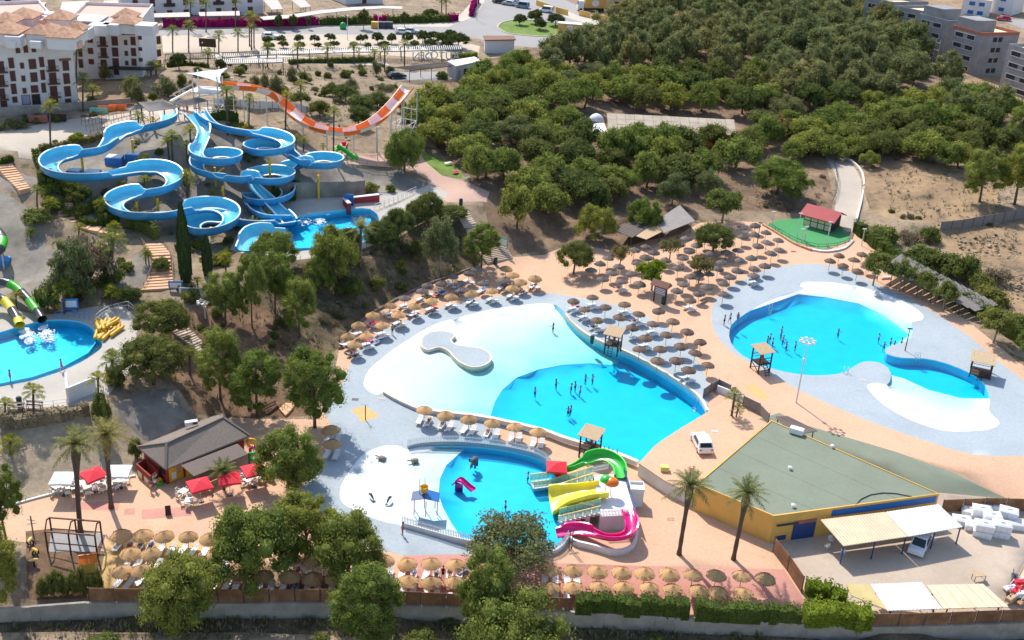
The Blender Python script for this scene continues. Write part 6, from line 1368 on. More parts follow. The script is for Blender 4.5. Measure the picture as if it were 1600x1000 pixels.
def sheetroof(name, label, px, zs, m, posts=(), cat='canopy', ribs=0, th=.08, postm='greymetal', gz=None):
 q = [atz(u, v, z) for (u, v), z in zip(px, zs)]; t = thing(name, label, cat); mb = MB().add(q + [p - Vector((0, 0, th)) for p in q], [(0, 1, 2, 3), (7, 6, 5, 4), (0, 4, 5, 1), (1, 5, 6, 2), (2, 6, 7, 3), (3, 7, 4, 0)]); obj('roof', mb, M[m], t)
 if ribs:
  for i in range(ribs):
   a, b = q[0].lerp(q[1], (i + .5) / ribs), q[3].lerp(q[2], (i + .5) / ribs); obj('roof_rib', MB().beam(a + Vector((0, 0, .02)), b + Vector((0, 0, .02)), .12, .07), M[m], t)
 for s, e in posts:
  p = q[0].lerp(q[1], s).lerp(q[3].lerp(q[2], s), e); g = hz(p.x, p.y) if gz is None else gz; obj('post', MB().beam((p.x, p.y, g - .3), (p.x, p.y, p.z - th), .12), M[postm], t)
 return t
M['beige'] = simple('beige_corrugated_sheet', srgb(226, 204, 172), .7, .1, .8); M['whitesheet'] = simple('white_corrugated_sheet', srgb(240, 240, 238), .6, .05, .8); M['olive_sheet'] = simple('faded_ochre_sheet', srgb(204, 182, 122), .8, .12, .8)
sheetroof('yard_canopy', 'beige half of the lean-to canopy over the service yard', [(1282,812),(1383,800),(1419,838),(1318,853)], [2.1,2.1,1.7,1.7], 'beige', [(.02,.97),(.5,.97),(.98,.97)], ribs=22, postm='navy', gz=-.8)
sheetroof('yard_canopy', 'bright white half of the lean-to canopy over the service yard', [(1384,800),(1466,788),(1504,823),(1420,838)], [2.1,2.1,1.7,1.7], 'whitesheet', [(.5,.97),(.98,.97)], ribs=18, postm='navy', gz=-.8)
sheetroof('yard_shed', 'ochre sheet of the low shed roof behind the reed fence', [(1322,912),(1358,914),(1386,953),(1330,930)], [1.0,1.0,.7,.7], 'olive_sheet', cat='shed')
sheetroof('yard_shed', 'white corrugated sheet of the low shed roof behind the reed fence', [(1360,913),(1440,910),(1472,951),(1387,954)], [1.0,1.0,.7,.7], 'whitesheet', [(.1,.9),(.9,.9),(.1,.1),(.9,.1)], ribs=14, cat='shed')
sheetroof('yard_shed', 'clear polycarbonate sheet of the low shed roof behind the reed fence', [(1448,914),(1536,912),(1576,948),(1474,951)], [1.0,1.0,.7,.7], 'beige', [(.1,.9),(.9,.9),(.1,.1),(.9,.1)], ribs=5, cat='shed')
tp = [atz(u, v, 1.0) for u, v in ((998,724),(1022,698),(1065,669),(1108,642),(1127,637),(1192,667),(1093,753),(1083,772),(1040,752))]
t = thing('car_terrace', 'raised orange terrace with the white car between lagoon and yellow building', 'terrace'); obj('deck', MB().prism([(p.x, p.y) for p in tp], .9, 1.02), M['orange_deck'], t); obj('wall_body', MB().prism(inset([(p.x, p.y) for p in tp], .03), -1.6, .898), M['offwhite'], t)
sheetroof('slat_pergola', 'brown slatted pergola behind the yellow building', [(1212,651),(1230,650),(1278,673),(1240,680)], [2.6,2.6,2.6,2.6], 'greythatch', [(.05,.1),(.95,.1),(.95,.9)], ribs=9, gz=1.0)
# ------------------------------------------------------------------ court hut and long roof
M['greyroof'] = simple('grey_corrugated_roof', srgb(150, 142, 136), .8, .12, 1)
M['redroof'] = simple('red_sheet_roof', srgb(166, 44, 50), .6, .1, .8); M['longtile'] = simple('weathered_long_roof', srgb(176, 162, 142), .9, .2, .5, bump=.3)
t = thing('court_hut', 'red roofed hut on the green court with cream shutter panels', 'hut')
q = [atz(1255, 350, 1.2), atz(1298, 362, 1.2)]; f = Facade(q[0], q[1], 1.0, 2.6, 4.2)
obj('wall', MB().prism(f.body(), .6, 3.3), M['darkwood'], t)
n = 4
for r_ in range(2):
 for i in range(n): obj('shutter_panel', f.box(MB(), f.w * (i + .06) / n, f.w * (i + .94) / n, 1.15 + r_ * 1.1, 2.1 + r_ * 1.1, .01, .06), M['cream'], t)
e = .7; A_, B_ = f.A - f.d * e, f.B + f.d * e
E = [A_ + f.n * 1.0, B_ + f.n * 1.0, B_ - f.n * 2.1, A_ - f.n * 2.1, B_ - f.n * 5.0, A_ - f.n * 5.0]
zz = (3.3, 3.3, 4.6, 4.6, 3.3, 3.3); E = [Vector((p.x, p.y, z)) for p, z in zip(E, zz)]
obj('roof', MB().add(E + [p - Vector((0, 0, .15)) for p in E], [(0, 1, 2, 3), (3, 2, 4, 5), (6, 9, 8, 7), (9, 11, 10, 8), (0, 6, 7, 1), (1, 7, 8, 2), (2, 8, 10, 4), (4, 10, 11, 5), (5, 11, 9, 3), (3, 9, 6, 0)]), M['redroof'], t)
t = thing('pavilion_hall', 'long tan tiled roof of the hall in the wood', 'hall')
q = [atz(u, v, 8.2) for u, v in ((948,177),(1147,187),(1151,212),(951,203))]; q[2].z = q[3].z = 7.0; q[2] = atz(1151,212,7.0); q[3] = atz(951,203,7.0)
cols = 14
for r_ in range(3):
 for i in range(cols):
  a, b = i / cols, (i + 1) / cols; c, d = r_ / 3, (r_ + 1) / 3
  L4 = lambda s, e: q[0].lerp(q[1], s).lerp(q[3].lerp(q[2], s), e)
  z = Vector((0, 0, trng.uniform(0, .06))); k = [L4(a + .001, c) + z, L4(b - .001, c) + z, L4(b - .001, d - .01) + z, L4(a + .001, d - .01) + z]
  obj('roof_panel', MB().add(k + [p - Vector((0, 0, .25)) for p in k], [(0, 1, 2, 3), (7, 6, 5, 4), (0, 4, 5, 1), (1, 5, 6, 2), (2, 6, 7, 3), (3, 7, 4, 0)]), M['longtile'], t)
obj('wall', MB().prism(inset([(p.x, p.y) for p in q], .8), 3.5, 6.7), M['ochrewall'], t)
sheetroof('small_marquee', 'small white marquee at the end of the long tiled roof', [(928,193),(944,192),(949,205),(926,206)], [7.4]*4, 'whitecloth', [(.1,.9),(.9,.9)], cat='marquee')
for u, v, s, l in ((931, 186, 1.7, 'white dome tent behind the small marquee'),):
 q = P(u, v + 8); t = thing('dome_tent', l, 'tent', q); mb = MB().lathe([(1.9 * math.cos(R(a)), 2.4 * math.sin(R(a))) for a in (0, 20, 40, 60, 80, 89)], 14); mb.smooth = True; obj('cloth', mb, M['whitecloth'], t); obj('door_flap', MB().box(-.5, .5, -1.93, -1.85, 0, 1.2), M['openframe'], t)
sheetroof('shade_roof', 'dark brown hut roof left of the long tiled roof', [(885,198),(925,196),(920,212),(878,210)], [7.2,7.2,6.6,6.6], 'greythatch', [(.1,.9),(.9,.9)], ribs=8, cat='shelter')
sheetroof('covered_terrace', 'pale slatted roof of the covered terrace, right part', [(1024,346),(1062,320),(1086,345),(1038,364)], [3.4,3.4,3.4,3.4], 'greyroof', [(.05,.9),(.9,.95),(.5,.95)], ribs=16, cat='shelter')
sheetroof('covered_terrace', 'brown slatted roof of the covered terrace, left part', [(962,362),(984,345),(1016,352),(988,371)], [3.2]*4, 'greythatch', [(.05,.9),(.9,.95),(.5,.95)], ribs=10, cat='shelter')
sheetroof('covered_terrace', 'reddish tiled roof of the covered terrace, middle part', [(992,368),(1020,352),(1034,362),(1010,374)], [3.1]*4, 'tanboard', [(.05,.9),(.9,.95)], cat='shelter')
# pleated dark shade roof along the wide pool
t = thing('shade_roof', 'long dark mesh shade roof beside the trees of the wide pool', 'shade roof')
a0, a1, b0, b1 = atz(1374,420,3.2), atz(1409,396,3.6), atz(1524,484,3.0), atz(1560,474,3.4)
M['mesh'] = simple('grey_shade_mesh', srgb(132, 124, 120), .9, .15, 2)
n = 14
for i in range(n):
 p, q, r_, s = a0.lerp(b0, i / n), a0.lerp(b0, (i + 1) / n), a1.lerp(b1, (i + 1) / n), a1.lerp(b1, i / n); dz = Vector((0, 0, .0)); k = [p, q - Vector((0, 0, .25)), r_ - Vector((0, 0, .25)), s]
 obj('mesh_panel', MB().add(k + [x - Vector((0, 0, .04)) for x in k], [(0, 1, 2, 3), (7, 6, 5, 4), (0, 4, 5, 1), (1, 5, 6, 2), (2, 6, 7, 3), (3, 7, 4, 0)]), M['mesh'], t)
 if i % 2 == 0:
  for x in (p, s): obj('post', MB().beam((x.x, x.y, hz(x.x, x.y) - .2), (x.x, x.y, x.z - .05), .1), M['greymetal'], t)
# ------------------------------------------------------------------ slide tower and queue roofs
t = thing('slide_tower', 'white steel start tower of the orange slide with a sail roof', 'slide tower'); b = P(332, 176); zt2 = 19.8; c = atz(325, 140, zt2)
for x in (-2.2, 2.2):
 for y in (-1.8, 1.8): obj('post', MB().beam((c.x + x, c.y + y, b.z - 1.5), (c.x + x, c.y + y, zt2 + 3), .2), M['steel'], t)
obj('platform', MB().box(c.x - 2.5, c.x + 2.5, c.y - 2.1, c.y + 2.1, zt2 - .2, zt2), M['steel'], t)
s = MB(); g = 6
for i in range(g + 1):
 for j in range(g + 1):
  x, y = i / g * 2 - 1, j / g * 2 - 1; k = 1 - .22 * (1 - x * x) * (abs(y) ** 2) ; s.v.append((c.x + x * 3.1 * (1 - .2 * (1 - y * y)), c.y + y * 2.7 * (1 - .2 * (1 - x * x)), zt2 + 2.8 + .9 * (x * y) * .8 + .5 * (1 - x * x) * (1 - y * y)))
for i in range(g):
 for j in range(g): a = i * (g + 1) + j; s.f.append((a, a + g + 1, a + g + 2, a + 1))
s.smooth = True; obj('sail', s, M['whitecloth'], t)
fr = MB()
for z in (b.z + 1, b.z + 2.6):
 for x in (-2.2, 2.2): fr.beam((c.x + x, c.y - 1.8, z), (c.x + x, c.y + 1.8, z), .1)
 for y in (-1.8, 1.8): fr.beam((c.x - 2.2, c.y + y, z), (c.x + 2.2, c.y + y, z), .1)
for k in range(4): fr.beam((c.x - 2.2, c.y - 1.8, b.z + k), (c.x + 2.2, c.y - 1.8, b.z + k + 1), .08)
obj('bracing', fr, M['steel'], t)
sp0, sp1 = atz(268, 157, 16.3), Vector((c.x - 2.5, c.y, zt2)); d = (sp1 - sp0)
for i in range(12): p = sp0 + d * ((i + .5) / 12); obj('stair_tread', MB().box(p.x - .35, p.x + .35, p.y - .8, p.y + .8, p.z - .06, p.z), M['steel'], t)
for y in (-.85, .85):
 for h in (.05, 1.0): obj('stair_rail', MB().beam(sp0 + Vector((0, y, h)), sp1 + Vector((0, y, h)), .1), M['steel'], t)
for y in (-2.1, 2.1): obj('guard_rail', MB().beam((c.x - 2.5, c.y + y, zt2 + 1), (c.x + 2.5, c.y + y, zt2 + 1), .08), M['orange'], t)
fl = obj('flag', MB().add([(c.x + 3, c.y - 1.8, zt2 + 3.6), (c.x + 3.9, c.y - 1.8, zt2 + 3.5), (c.x + 3, c.y - 1.8, zt2 + 3.1)], [(0, 1, 2), (2, 1, 0)]), M['orange'], t)
sheetroof('queue_roof', 'grey roof over the slide queue, left one', [(216,160),(255,157),(282,168),(232,174)], [18.4,18.6,17.8,17.6], 'greyroof', [(.05,.1),(.05,.95),(.5,.95),(.95,.95),(.95,.1),(.5,.1)], ribs=12, cat='queue roof')
sheetroof('queue_roof', 'grey roof over the slide queue, beside the tower', [(266,160),(310,152),(327,157),(286,166)], [18.8,18.8,18.2,18.2], 'greyroof', [(.05,.95),(.5,.95),(.95,.95),(.95,.1)], ribs=12, cat='queue roof')
sheetroof('queue_roof', 'small grey gable end of the slide queue roof', [(195,169),(212,164),(225,168),(202,173)], [17.8,18.3,17.8,17.6], 'greyroof', [(.1,.9),(.9,.9)], ribs=4, cat='queue roof')
# ------------------------------------------------------------------ lifeguard stands and pavilion
def stand(u, vb, w, h, label, rz, plat_h=1.4, guard=True, d=None):
 b = P(u, vb); t = thing('lifeguard_stand', label, 'lifeguard stand', b, rz); d = d or w
 for x in (-w, w):
  for y in (-d, d): obj('post', MB().beam((x, y, -.2), (x, y, h + (.25 if y > 0 else 0)), .16), M['darkwood'], t)
 obj('platform', MB().box(-w, w, -d, d, plat_h - .12, plat_h), M['darkwood'], t)
 n = 9; e = .35
 for i in range(n):
  x0, x1 = -w - e + (2 * w + 2 * e) * i / n, -w - e + (2 * w + 2 * e) * (i + .94) / n; z0, z1 = h + .02, h + .34
  obj('roof_board', MB().add([(x0, -d - e, z0), (x1, -d - e, z0), (x1, d + e, z1), (x0, d + e, z1), (x0, -d - e, z0 + .07), (x1, -d - e, z0 + .07), (x1, d + e, z1 + .07), (x0, d + e, z1 + .07)], [(0, 3, 2, 1), (4, 5, 6, 7), (0, 1, 5, 4), (1, 2, 6, 5), (2, 3, 7, 6), (3, 0, 4, 7)]), M['tanboard'], t)
 for y in (-d, d): obj('rail', MB().beam((-w, y, plat_h + .9), (w, y, plat_h + .9), .09).beam((-w, y, plat_h + .45), (w, y, plat_h + .45), .06), M['darkwood'], t)
 for x in (-w, w): obj('brace', MB().beam((x, -d, .2), (x, d, plat_h - .15), .08).beam((x, d, .2), (x, -d, plat_h - .15), .08), M['darkwood'], t)
 l = MB()
 for s in (-.3, .3): l.beam((s, -d - 1.0, 0), (s, -d, plat_h), .07)
 for i in range(5): k = (i + .5) / 5; l.beam((-.3, -d - 1.0 + k, plat_h * k), (.3, -d - 1.0 + k, plat_h * k), .06)
 obj('ladder', l, M['darkwood'], t); return t
STD = [stand(957, 549, .95, 3.0, 'lifeguard stand at the lagoon edge in front of the brown parasols', R(-20)), stand(1187, 578, .95, 3.2, 'lifeguard stand on the near side of the wide pool', R(25)), stand(921, 712, 1.0, 3.2, 'lifeguard stand between the lagoon and the green slide', R(-25))]
stand(1531, 584, 1.35, 2.4, 'low sun bed pavilion with cream boards beyond the wide pool', R(-22), .35)
t = thing('info_hut', 'dark timber notice shelter with a striped blue panel on orange paving', 'notice shelter', P(1030, 473), R(-32))
for x in (-1, 1): obj('post', MB().beam((x, 0, -.1), (x, 0, 3.4), .2), M['darkwood'], t)
obj('roof', MB().add([(-1.5,-.9,3.1),(1.5,-.9,3.1),(1.5,0,3.8),(-1.5,0,3.8),(1.5,.9,3.1),(-1.5,.9,3.1),(-1.5,-.9,3.0),(1.5,-.9,3.0),(1.5,.9,3.0),(-1.5,.9,3.0)],[(0,1,2,3),(3,2,4,5),(6,9,8,7),(0,6,7,1),(4,8,9,5),(1,7,8,4,2),(0,3,5,9,6)]), M['brownedge'], t)
bd = obj('board', MB().box(-.9, .9, -.12, -.04, 1.5, 2.9), M['navy'], t)
for i in range(5): obj('stripe', MB().box(-.85, .85, -.14, -.121, 1.6 + i * .26, 1.71 + i * .26), M['white'], bd)

# ------------------------------------------------------------------ walls, fences, hedges
M['reed'] = None
rd = NT('brown_reed_screen'); rn = rd.noise(14, 4, .7, rd.mapping((1.2, 1.2, .08))); rd.color(rd.mix(.7, rd.ramp(rd.noise(.8, 4), [(.3, srgb(112, 80, 56)), (.7, srgb(156, 116, 80))]), rd.ramp(rn, [(.3, (.6,) * 3), (.7, (1.25,) * 3)]), 'MULTIPLY')).rough(.95); rd.bump(rn, .6, .03); M['reed'] = rd.m
wl_px = [(-40,952),(25,949),(147,940),(340,942),(522,941),(622,945),(890,955),(1200,971),(1360,980),(1480,977),(1640,971)]
wq = [atz(u, v, -.6) for u, v in wl_px]
t = thing('boundary_wall', 'long pale wall along the bottom edge below the reed fence', 'wall')
L_ = resample(wq, 5.0)
for a, b in zip(L_, L_[1:]):
 d = (b - a).normalized(); s = Vector((-d.y, d.x, 0)) * .14; g = d * .01
 q = [a + g - s, b - g - s, b - g + s, a + g + s]; obj('wall_section', MB().prism([(p.x, p.y) for p in q], -4.0, -.6 + trng.uniform(-.03, .03)), M['wall_grey'], t)
def reedfence(label, pts, h, z, w=2.45, name='reed_fence', m='reed', th=.06, group=None):
 t = thing(name, label, 'fence', (0, 0, 0), 0, group); q = resample(pts, w)
 for a, b in zip(q, q[1:]):
  d = Vector((b.x - a.x, b.y - a.y, 0)).normalized(); s = Vector((-d.y, d.x, 0)) * th / 2; e = d * .06
  za = z if z is not None else None; bz = (a.z, b.z) if za is None else (za, za); k = trng.uniform(-.05, .05)
  c = [a + e - s, b - e - s, b - e + s, a + e + s]; o = MB().prism([(p.x, p.y) for p in c], [bz[0] - .02, bz[1] - .02, bz[1] - .02, bz[0] - .02], [bz[0] + h + k, bz[1] + h + k, bz[1] + h + k, bz[0] + h + k])
  obj('reed_panel' if m == 'reed' else 'fence_panel', o, M[m], t)
 for p in q:
  zz = p.z if z is None else z; obj('post', MB().tube([(p.x, p.y - .06, zz - .3), (p.x, p.y - .06, zz + h + .15)], .045, 6), M['greymetal'], t)
 return t
sub = lambda px, z: [atz(u, v, z) for u, v in px]
reedfence('brown reed fence on the bottom wall, from the ochre paving to the hedge', sub([(140,938),(340,940),(522,939),(622,943),(890,953)], -.58), 1.55, -.6)
reedfence('brown reed fence at the bottom right behind the low sheds', sub([(1362,978),(1480,975),(1640,969)], -.58), 1.55, -.6)
reedfence('brown reed fence between the pink strip and the service yard', [P(1207,862), P(1225,885), P(1252,925)], 2.0, None)
reedfence('brown reed fence at the far side of the service yard', [P(1470,800), P(1535,797), P(1600,798), P(1680,806)], 1.7, None)
reedfence('grey slope-side fence on the dry field', [P(1468,362), P(1500,359), P(1550,350), P(1600,340)], 2.0, None, 2.45, 'reed_fence', 'mesh')
reedfence('white panel fence along the wall above the dark bank', [P(505,402), P(560,393), P(600,374), P(640,350), P(676,330)], 1.25, None, 1.6, 'panel_fence', 'steel')
reedfence('white slatted fence below the orange slide tower', [P(335,166), P(400,170), P(450,172), P(480,178)], 1.6, None, 1.2, 'panel_fence', 'steel')
def hedge(label, pts, w, h, leafm, seed, leaf=.2, dens=85, name='hedge', cat='hedge', z=None, group=None):
 r = random.Random(seed); q = resample(pts, .8); mb = MB(); cm = MB()
 for a, b in zip(q, q[1:]):
  d = Vector((b.x - a.x, b.y - a.y, 0)).normalized(); s = Vector((-d.y, d.x, 0)); za = (a.z if z is None else z)
  hh = h * r.uniform(.74, 1.06); ww = w * r.uniform(.7, 1.15)
  c = [a - s * ww * .4, b - s * ww * .4, b + s * ww * .4, a + s * ww * .4]; mb.prism([(p.x, p.y) for p in c], za - .2, za + hh * .8)
  for _ in range(dens):
   t_ = r.random(); f = r.random(); p = a.lerp(b, t_)
   if f < .42: n = Vector((0, 0, 1)); p = p + s * r.uniform(-.5, .5) * ww; z_ = hh * r.uniform(.78, 1.12)
   else: sg = -1 if r.random() < .6 else 1; n = s * sg; p = p + s * sg * ww * r.uniform(.38, .54); z_ = hh * r.random()
   p = Vector((p.x, p.y, za + z_)); n = (n + Vector((r.uniform(-1, 1), r.uniform(-1, 1), r.uniform(-.6, 1))) * .7).normalized(); tt_ = n.cross(Vector((r.random(), r.random(), r.random()))).normalized(); bb = n.cross(tt_); k = leaf * r.uniform(.6, 1.4)
   mb.add([p - tt_ * k * .5, p + bb * k * .35, p + tt_ * k * .6, p - bb * k * .35], [(0, 1, 2, 3)])
 t = thing(name, label, cat, (0, 0, 0), 0, group); obj('foliage', mb, L[leafm], t); return t
hedge('dark clipped hedge behind the pink strip, left half, on the bottom wall', sub([(898,952),(960,955),(1075,961)], -.7), 1.5, 2.3, 'hedge', 1)
hedge('dark clipped hedge behind the pink strip, right half, on the bottom wall', sub([(1085,962),(1150,966),(1250,971)], -.7), 1.5, 2.2, 'hedge', 2)
hedge('bright creeper mound spilling over the reed fence beside the low sheds', sub([(1255,969),(1300,971),(1358,976)], -.7), 2.6, 2.4, 'bright', 3, .26, 120)
hedge('lower part of the creeper beside the yard fence', [P(1258,926), P(1285,930), P(1320,945)], 2.2, 1.9, 'bright', 4, .26, 110)
hedge('tall dark hedge beside the long mesh shade roof', [P(1338,362), P(1375,392), P(1430,430), P(1490,468), P(1560,510), P(1600,540)], 2.0, 2.6, 'hedge', 5)
for i, (px, hh, lf, lb) in enumerate([([(255,43),(330,42),(420,41),(498,39)],2.4,'purple','purple bougainvillea hedge behind the car park, left of the gap'),([(500,39),(545,38),(582,37)],2.2,'hedge','green hedge behind the car park beside the purple one'),([(584,36),(602,35)],2.2,'purple','short purple bougainvillea stretch behind the waste containers'),([(604,36),(660,35),(702,34)],2.2,'hedge','green hedge behind the waste containers'),([(702,34),(714,32)],2.4,'purple','purple bougainvillea at the corner by the street'),([(736,26),(740,12),(746,4)],2.6,'purple','tall purple bougainvillea at the street corner')]):
 hedge(lb, [P(u, v) for u, v in px], 1.4, hh, lf, 20 + i, .42, 40)
for i, (px, hh, lf, lb) in enumerate([([(452,100),(520,98),(585,96)],1.2,'hedge','low green hedge beyond the dry garden palms'),([(705,91),(745,88)],1.2,'bright','bright low hedge behind the white site office'),([(262,105),(300,104),(325,107)],1.2,'hedge','low hedge beside the white apartment blocks'),([(55,240),(62,262),(72,282),(90,300),(118,312),(125,335),(123,345)],1.3,'hedge','clipped hedge curving along the upper stair path'),([(62,236),(110,228),(160,216),(190,206)],1.1,'olive','brownish hedge along the upper terrace edge'),([(20,250),(0,260),(-20,262)],1.1,'hedge','clipped hedge at the left edge of the upper terrace'),
   ([(125,352),(160,352),(186,348)],1.2,'hedge','clipped hedge under the long blue flume'),([(278,388),(288,405),(290,425)],1.1,'hedge','clipped hedge along the middle stair path'),([(278,450),(290,458),(308,458)],.9,'hedge','low hedge below the tall cypress'),([(195,352),(215,356),(232,366),(245,374)],2.6,'shrub','green vine arch over the stair path'),([(62,283),(72,290),(85,295)],2.2,'shrub','vine arch over the upper stair path'),
   ([(330,190),(345,186),(372,192)],2.0,'hedge','dark hedge below the slide start'),([(0,664),(30,664),(60,662),(100,655),(140,646)],1.6,'twig','grey dry hedge along the edge of the sandy bank'),([(430,318),(432,300)],3.0,'hedge','green creeper column beside the blue flumes'),([(458,314),(462,300)],2.6,'hedge','creeper hanging on the retaining wall')]):
 hedge(lb, [P(u, v) for u, v in px], 1.2, hh, lf, 40 + i, .3, 50)
for i, u in enumerate((68, 80, 92, 106, 118, 130, 141, 152)):
 b = P(u, 930 - i * .5); plant('shrub', b, 1.7, 2.6 + .5 * (i % 3), '', 'shrub', 'thuja bushes along the fence behind the climbing frame')['label'] = f'dark thuja bush behind the climbing frame, {ordn(i)} from the left' if i else 'leftmost dark thuja bush behind the climbing frame'
M['tanrail'] = simple('tan_timber_rail', srgb(158, 128, 96), .85, .2)
def railing(label, pts, h=1.05, gap=1.6, m='greymetal', rails=(1.0, .55), name='railing', r=.035):
 t = thing(name, label, 'railing'); q = resample(pts, gap)
 for p in q: obj('post', MB().tube([p - Vector((0, 0, .2)), p + Vector((0, 0, h))], r, 6), M[m], t)
 rl = MB()
 for a, b in zip(q, q[1:]):
  for k in rails: rl.beam(a + Vector((0, 0, h * k)), b + Vector((0, 0, h * k)), r * 1.5)
 obj('rail', rl, M[m], t); return t
railing('dark timber fence around the front of the green court', [P(1201,356), P(1225,371), P(1250,384), P(1283,391), P(1318,386), P(1332,374)], 1.0, 1.9, 'darkwood')
railing('grey rail along the edge of the splash pool terrace', [P(0,642), P(55,640), P(105,634)], .95, 1.4, 'steel')
railing('timber rail beside the wooden ramp', [P(1150,302), P(1170,318), P(1196,322), P(1215,312)], 1.0, 1.8, 'tanrail')
railing('rail along the inner side of the middle stair path', [P(222,382), P(236,400), P(238,425), P(226,450), P(205,466)], 1.0, 1.4, 'tanrail')
railing('rail along the outer side of the middle stair path', [P(258,386), P(270,408), P(270,436), P(275,452)], 1.0, 1.4, 'tanrail')
railing('rail beside the park road', [P(1303,255), P(1309,285), P(1306,305), P(1300,318)], 1.0, 1.8, 'greymetal')
railing('rail of the queue below the slide pool, on the concrete terrace', [P(600,322), P(625,312), P(650,300)], 1.0, 1.2, 'steel'); railing('second queue rail on the concrete terrace', [P(585,328), P(612,318), P(640,305)], 1.0, 1.2, 'steel')
railing('white rail around the wooden deck beside the orange slide', [P(535,255), P(580,262), P(625,268), P(660,285)], 1.1, 1.5, 'tanrail')
for i, (a, b) in enumerate((((128,196),(205,178)),((135,204),(215,184)),((142,212),(225,189)),((160,214),(232,195)))):
 railing(f'rusty queue railing on the upper terrace, {ordn(i)} row from the back' if i else 'rusty queue railing on the upper terrace, back row', [P(*a), P((a[0]+b[0])/2, (a[1]+b[1])/2), P(*b)], 1.6, 1.3, 'brownedge', (1.0, .5))
lowwall('garden_wall', 'long grey wall below the white apartment blocks', [(-20,183),(60,178),(130,172),(205,166)], 1.6, .25, 'wall_grey')
for i, (u, v, c) in enumerate(((168,177,'orange'),(155,180,'tealglass'),(185,175,'orange'),(90,190,'darkwood'),(60,192,'brick'),(196,173,'brownedge'))):
 t = thing('barrier_panel', '', 'barrier', P(u, v), R(8), 'barriers below the grey wall'); t['label'] = ['orange barrier panel below the grey wall', 'green screen panel beside the orange barrier', 'right orange barrier panel below the grey wall', 'dark bin-like barrier on the upper terrace', 'brick-red barrier on the upper terrace', 'brown barrier by the queue roof'][i]
 obj('panel', MB().bbox(-1.6, 1.6, -.08, .08, .1, 1.4), M[c], t); obj('foot', MB().box(-1.3, -1.1, -.3, .3, 0, .099).box(1.1, 1.3, -.3, .3, 0, .099), M['greymetal'], t)
lowwall('retaining_wall', 'grey retaining wall behind the blue flumes splash pool', [(430,309),(470,308),(530,307),(570,303)], 2.6, .5, 'gunite')
lowwall('curved_wall', 'pale curved kerb wall along the park road', [(1318,246),(1340,262),(1349,282),(1346,312),(1338,345)], .5, .35, 'offwhite')
lowwall('kerb_wall', 'pale kerb around the roundabout lawn', [(777,43),(783,36),(800,32),(830,32),(865,36),(890,40),(895,47),(880,53),(850,57),(815,55),(790,51),(777,43)], .15, .4, 'concrete')
lowwall('kerb_wall', 'low stone kerb at the foot of the wooded bank', [(530,546),(548,520),(570,499),(612,473),(662,448),(735,421)], .35, .3, 'greythatch')
lowwall('kerb_wall', 'ochre kerb between court and orange paving', [(1192,352),(1216,366),(1240,381),(1268,392)], .35, .4, 'terracotta')
lowwall('kerb_wall', 'white curved step at the front of the green court', [(1268,391),(1290,394),(1318,389),(1332,377)], .3, .5, 'offwhite')
lowwall('kerb_wall', 'pale kerb between the sandy bank and the snack terrace', [(-20,800),(0,795),(60,778),(140,758),(212,744)], .2, .3, 'offwhite')
for px, h in (([(107,630),(150,612)], 2.1), ([(107,630),(106,606)], 2.1)): lowwall('terrace_wall', 'tall white wall at the corner of the splash pool terrace' if px[1][0] == 150 else 'short return of the white corner wall on the splash pool terrace', px, h, .25, 'white')
lowwall('garden_wall', 'ochre planter wall above the splash pool', [(75,462),(88,478),(98,488)], 1.3, .25, 'ochrewall'); lowwall('garden_wall', 'ochre planter wall behind the banana plants', [(98,470),(125,460),(150,456)], 1.2, .25, 'ochrewall')
lowwall('garden_wall', 'white planter wall beside the lagoon corner', [(1120,612),(1145,622),(1166,632)], 1.0, .25, 'white')
reedfence('grey slatted fence at the planter beside the lagoon corner', [P(1098,622), P(1120,606), P(1140,616)], 1.4, None, 1.6, 'panel_fence', 'mesh'); reedfence('grey slatted fence beside the yellow building', [P(1160,634), P(1184,645), P(1200,662)], 1.5, None, 1.8, 'panel_fence', 'mesh')
railing('blue rail beside the splash pool steps', [P(88,498), P(110,494), P(140,500)], 1.1, .8, 'bluefoot'); railing('grey mesh gate rail beside the yellow rafts', [P(150,505), P(165,492), P(200,482), P(210,490)], 1.2, 1.3, 'steel')
# ------------------------------------------------------------------ stair paths
M['tread'] = deck_mat('orange_stair_tread', srgb(226, 178, 138), 0, .08); M['tread2'] = deck_mat('pale_stair_tread', srgb(206, 184, 164), 0, .08)
def steps(label, L0, L1, n, m='tread', rise=.16, name='stair_path'):
 A = resample([P(*q) for q in L0], .2); B = resample([P(*q) for q in L1], .2); t = thing(name, label, 'stairs')
 g = lambda Q, s: Q[min(int(s * (len(Q) - 1)), len(Q) - 1)]
 for i in range(n):
  a0, a1, b0, b1 = g(A, i / n), g(A, (i + .97) / n), g(B, i / n), g(B, (i + .97) / n)
  z = max(p.z for p in (a0, a1, b0, b1)) + .12
  obj('step', MB().prism([(p.x, p.y) for p in (a0, b0, b1, a1)], z - .8, z), M[m], t)
 return t
steps('upper left orange stair path coming down from the terrace', [(-8,262),(12,282),(32,306)], [(18,256),(32,274),(48,296)], 12)
steps('short orange stair flight beside the drooping bush', [(88,312),(91,332),(93,353)], [(110,315),(120,332),(121,350)], 7)
steps('flat orange stretch of the stair path below the long flume', [(122,358),(150,366),(190,376)], [(128,350),(160,356),(198,362)], 4)
steps('middle orange stair path beside the cypresses', [(226,382),(237,400),(238,425),(220,458)], [(252,382),(266,400),(268,425),(273,453)], 15)
steps('striped stair flight below the round stone pine', [(260,513),(288,534),(315,556)], [(286,506),(307,526),(327,547)], 14, 'tread2')
steps('wide dark steps from the wood down to the orange paving', [(738,382),(748,396),(762,414)], [(784,374),(792,388),(802,405)], 12, 'tread2')
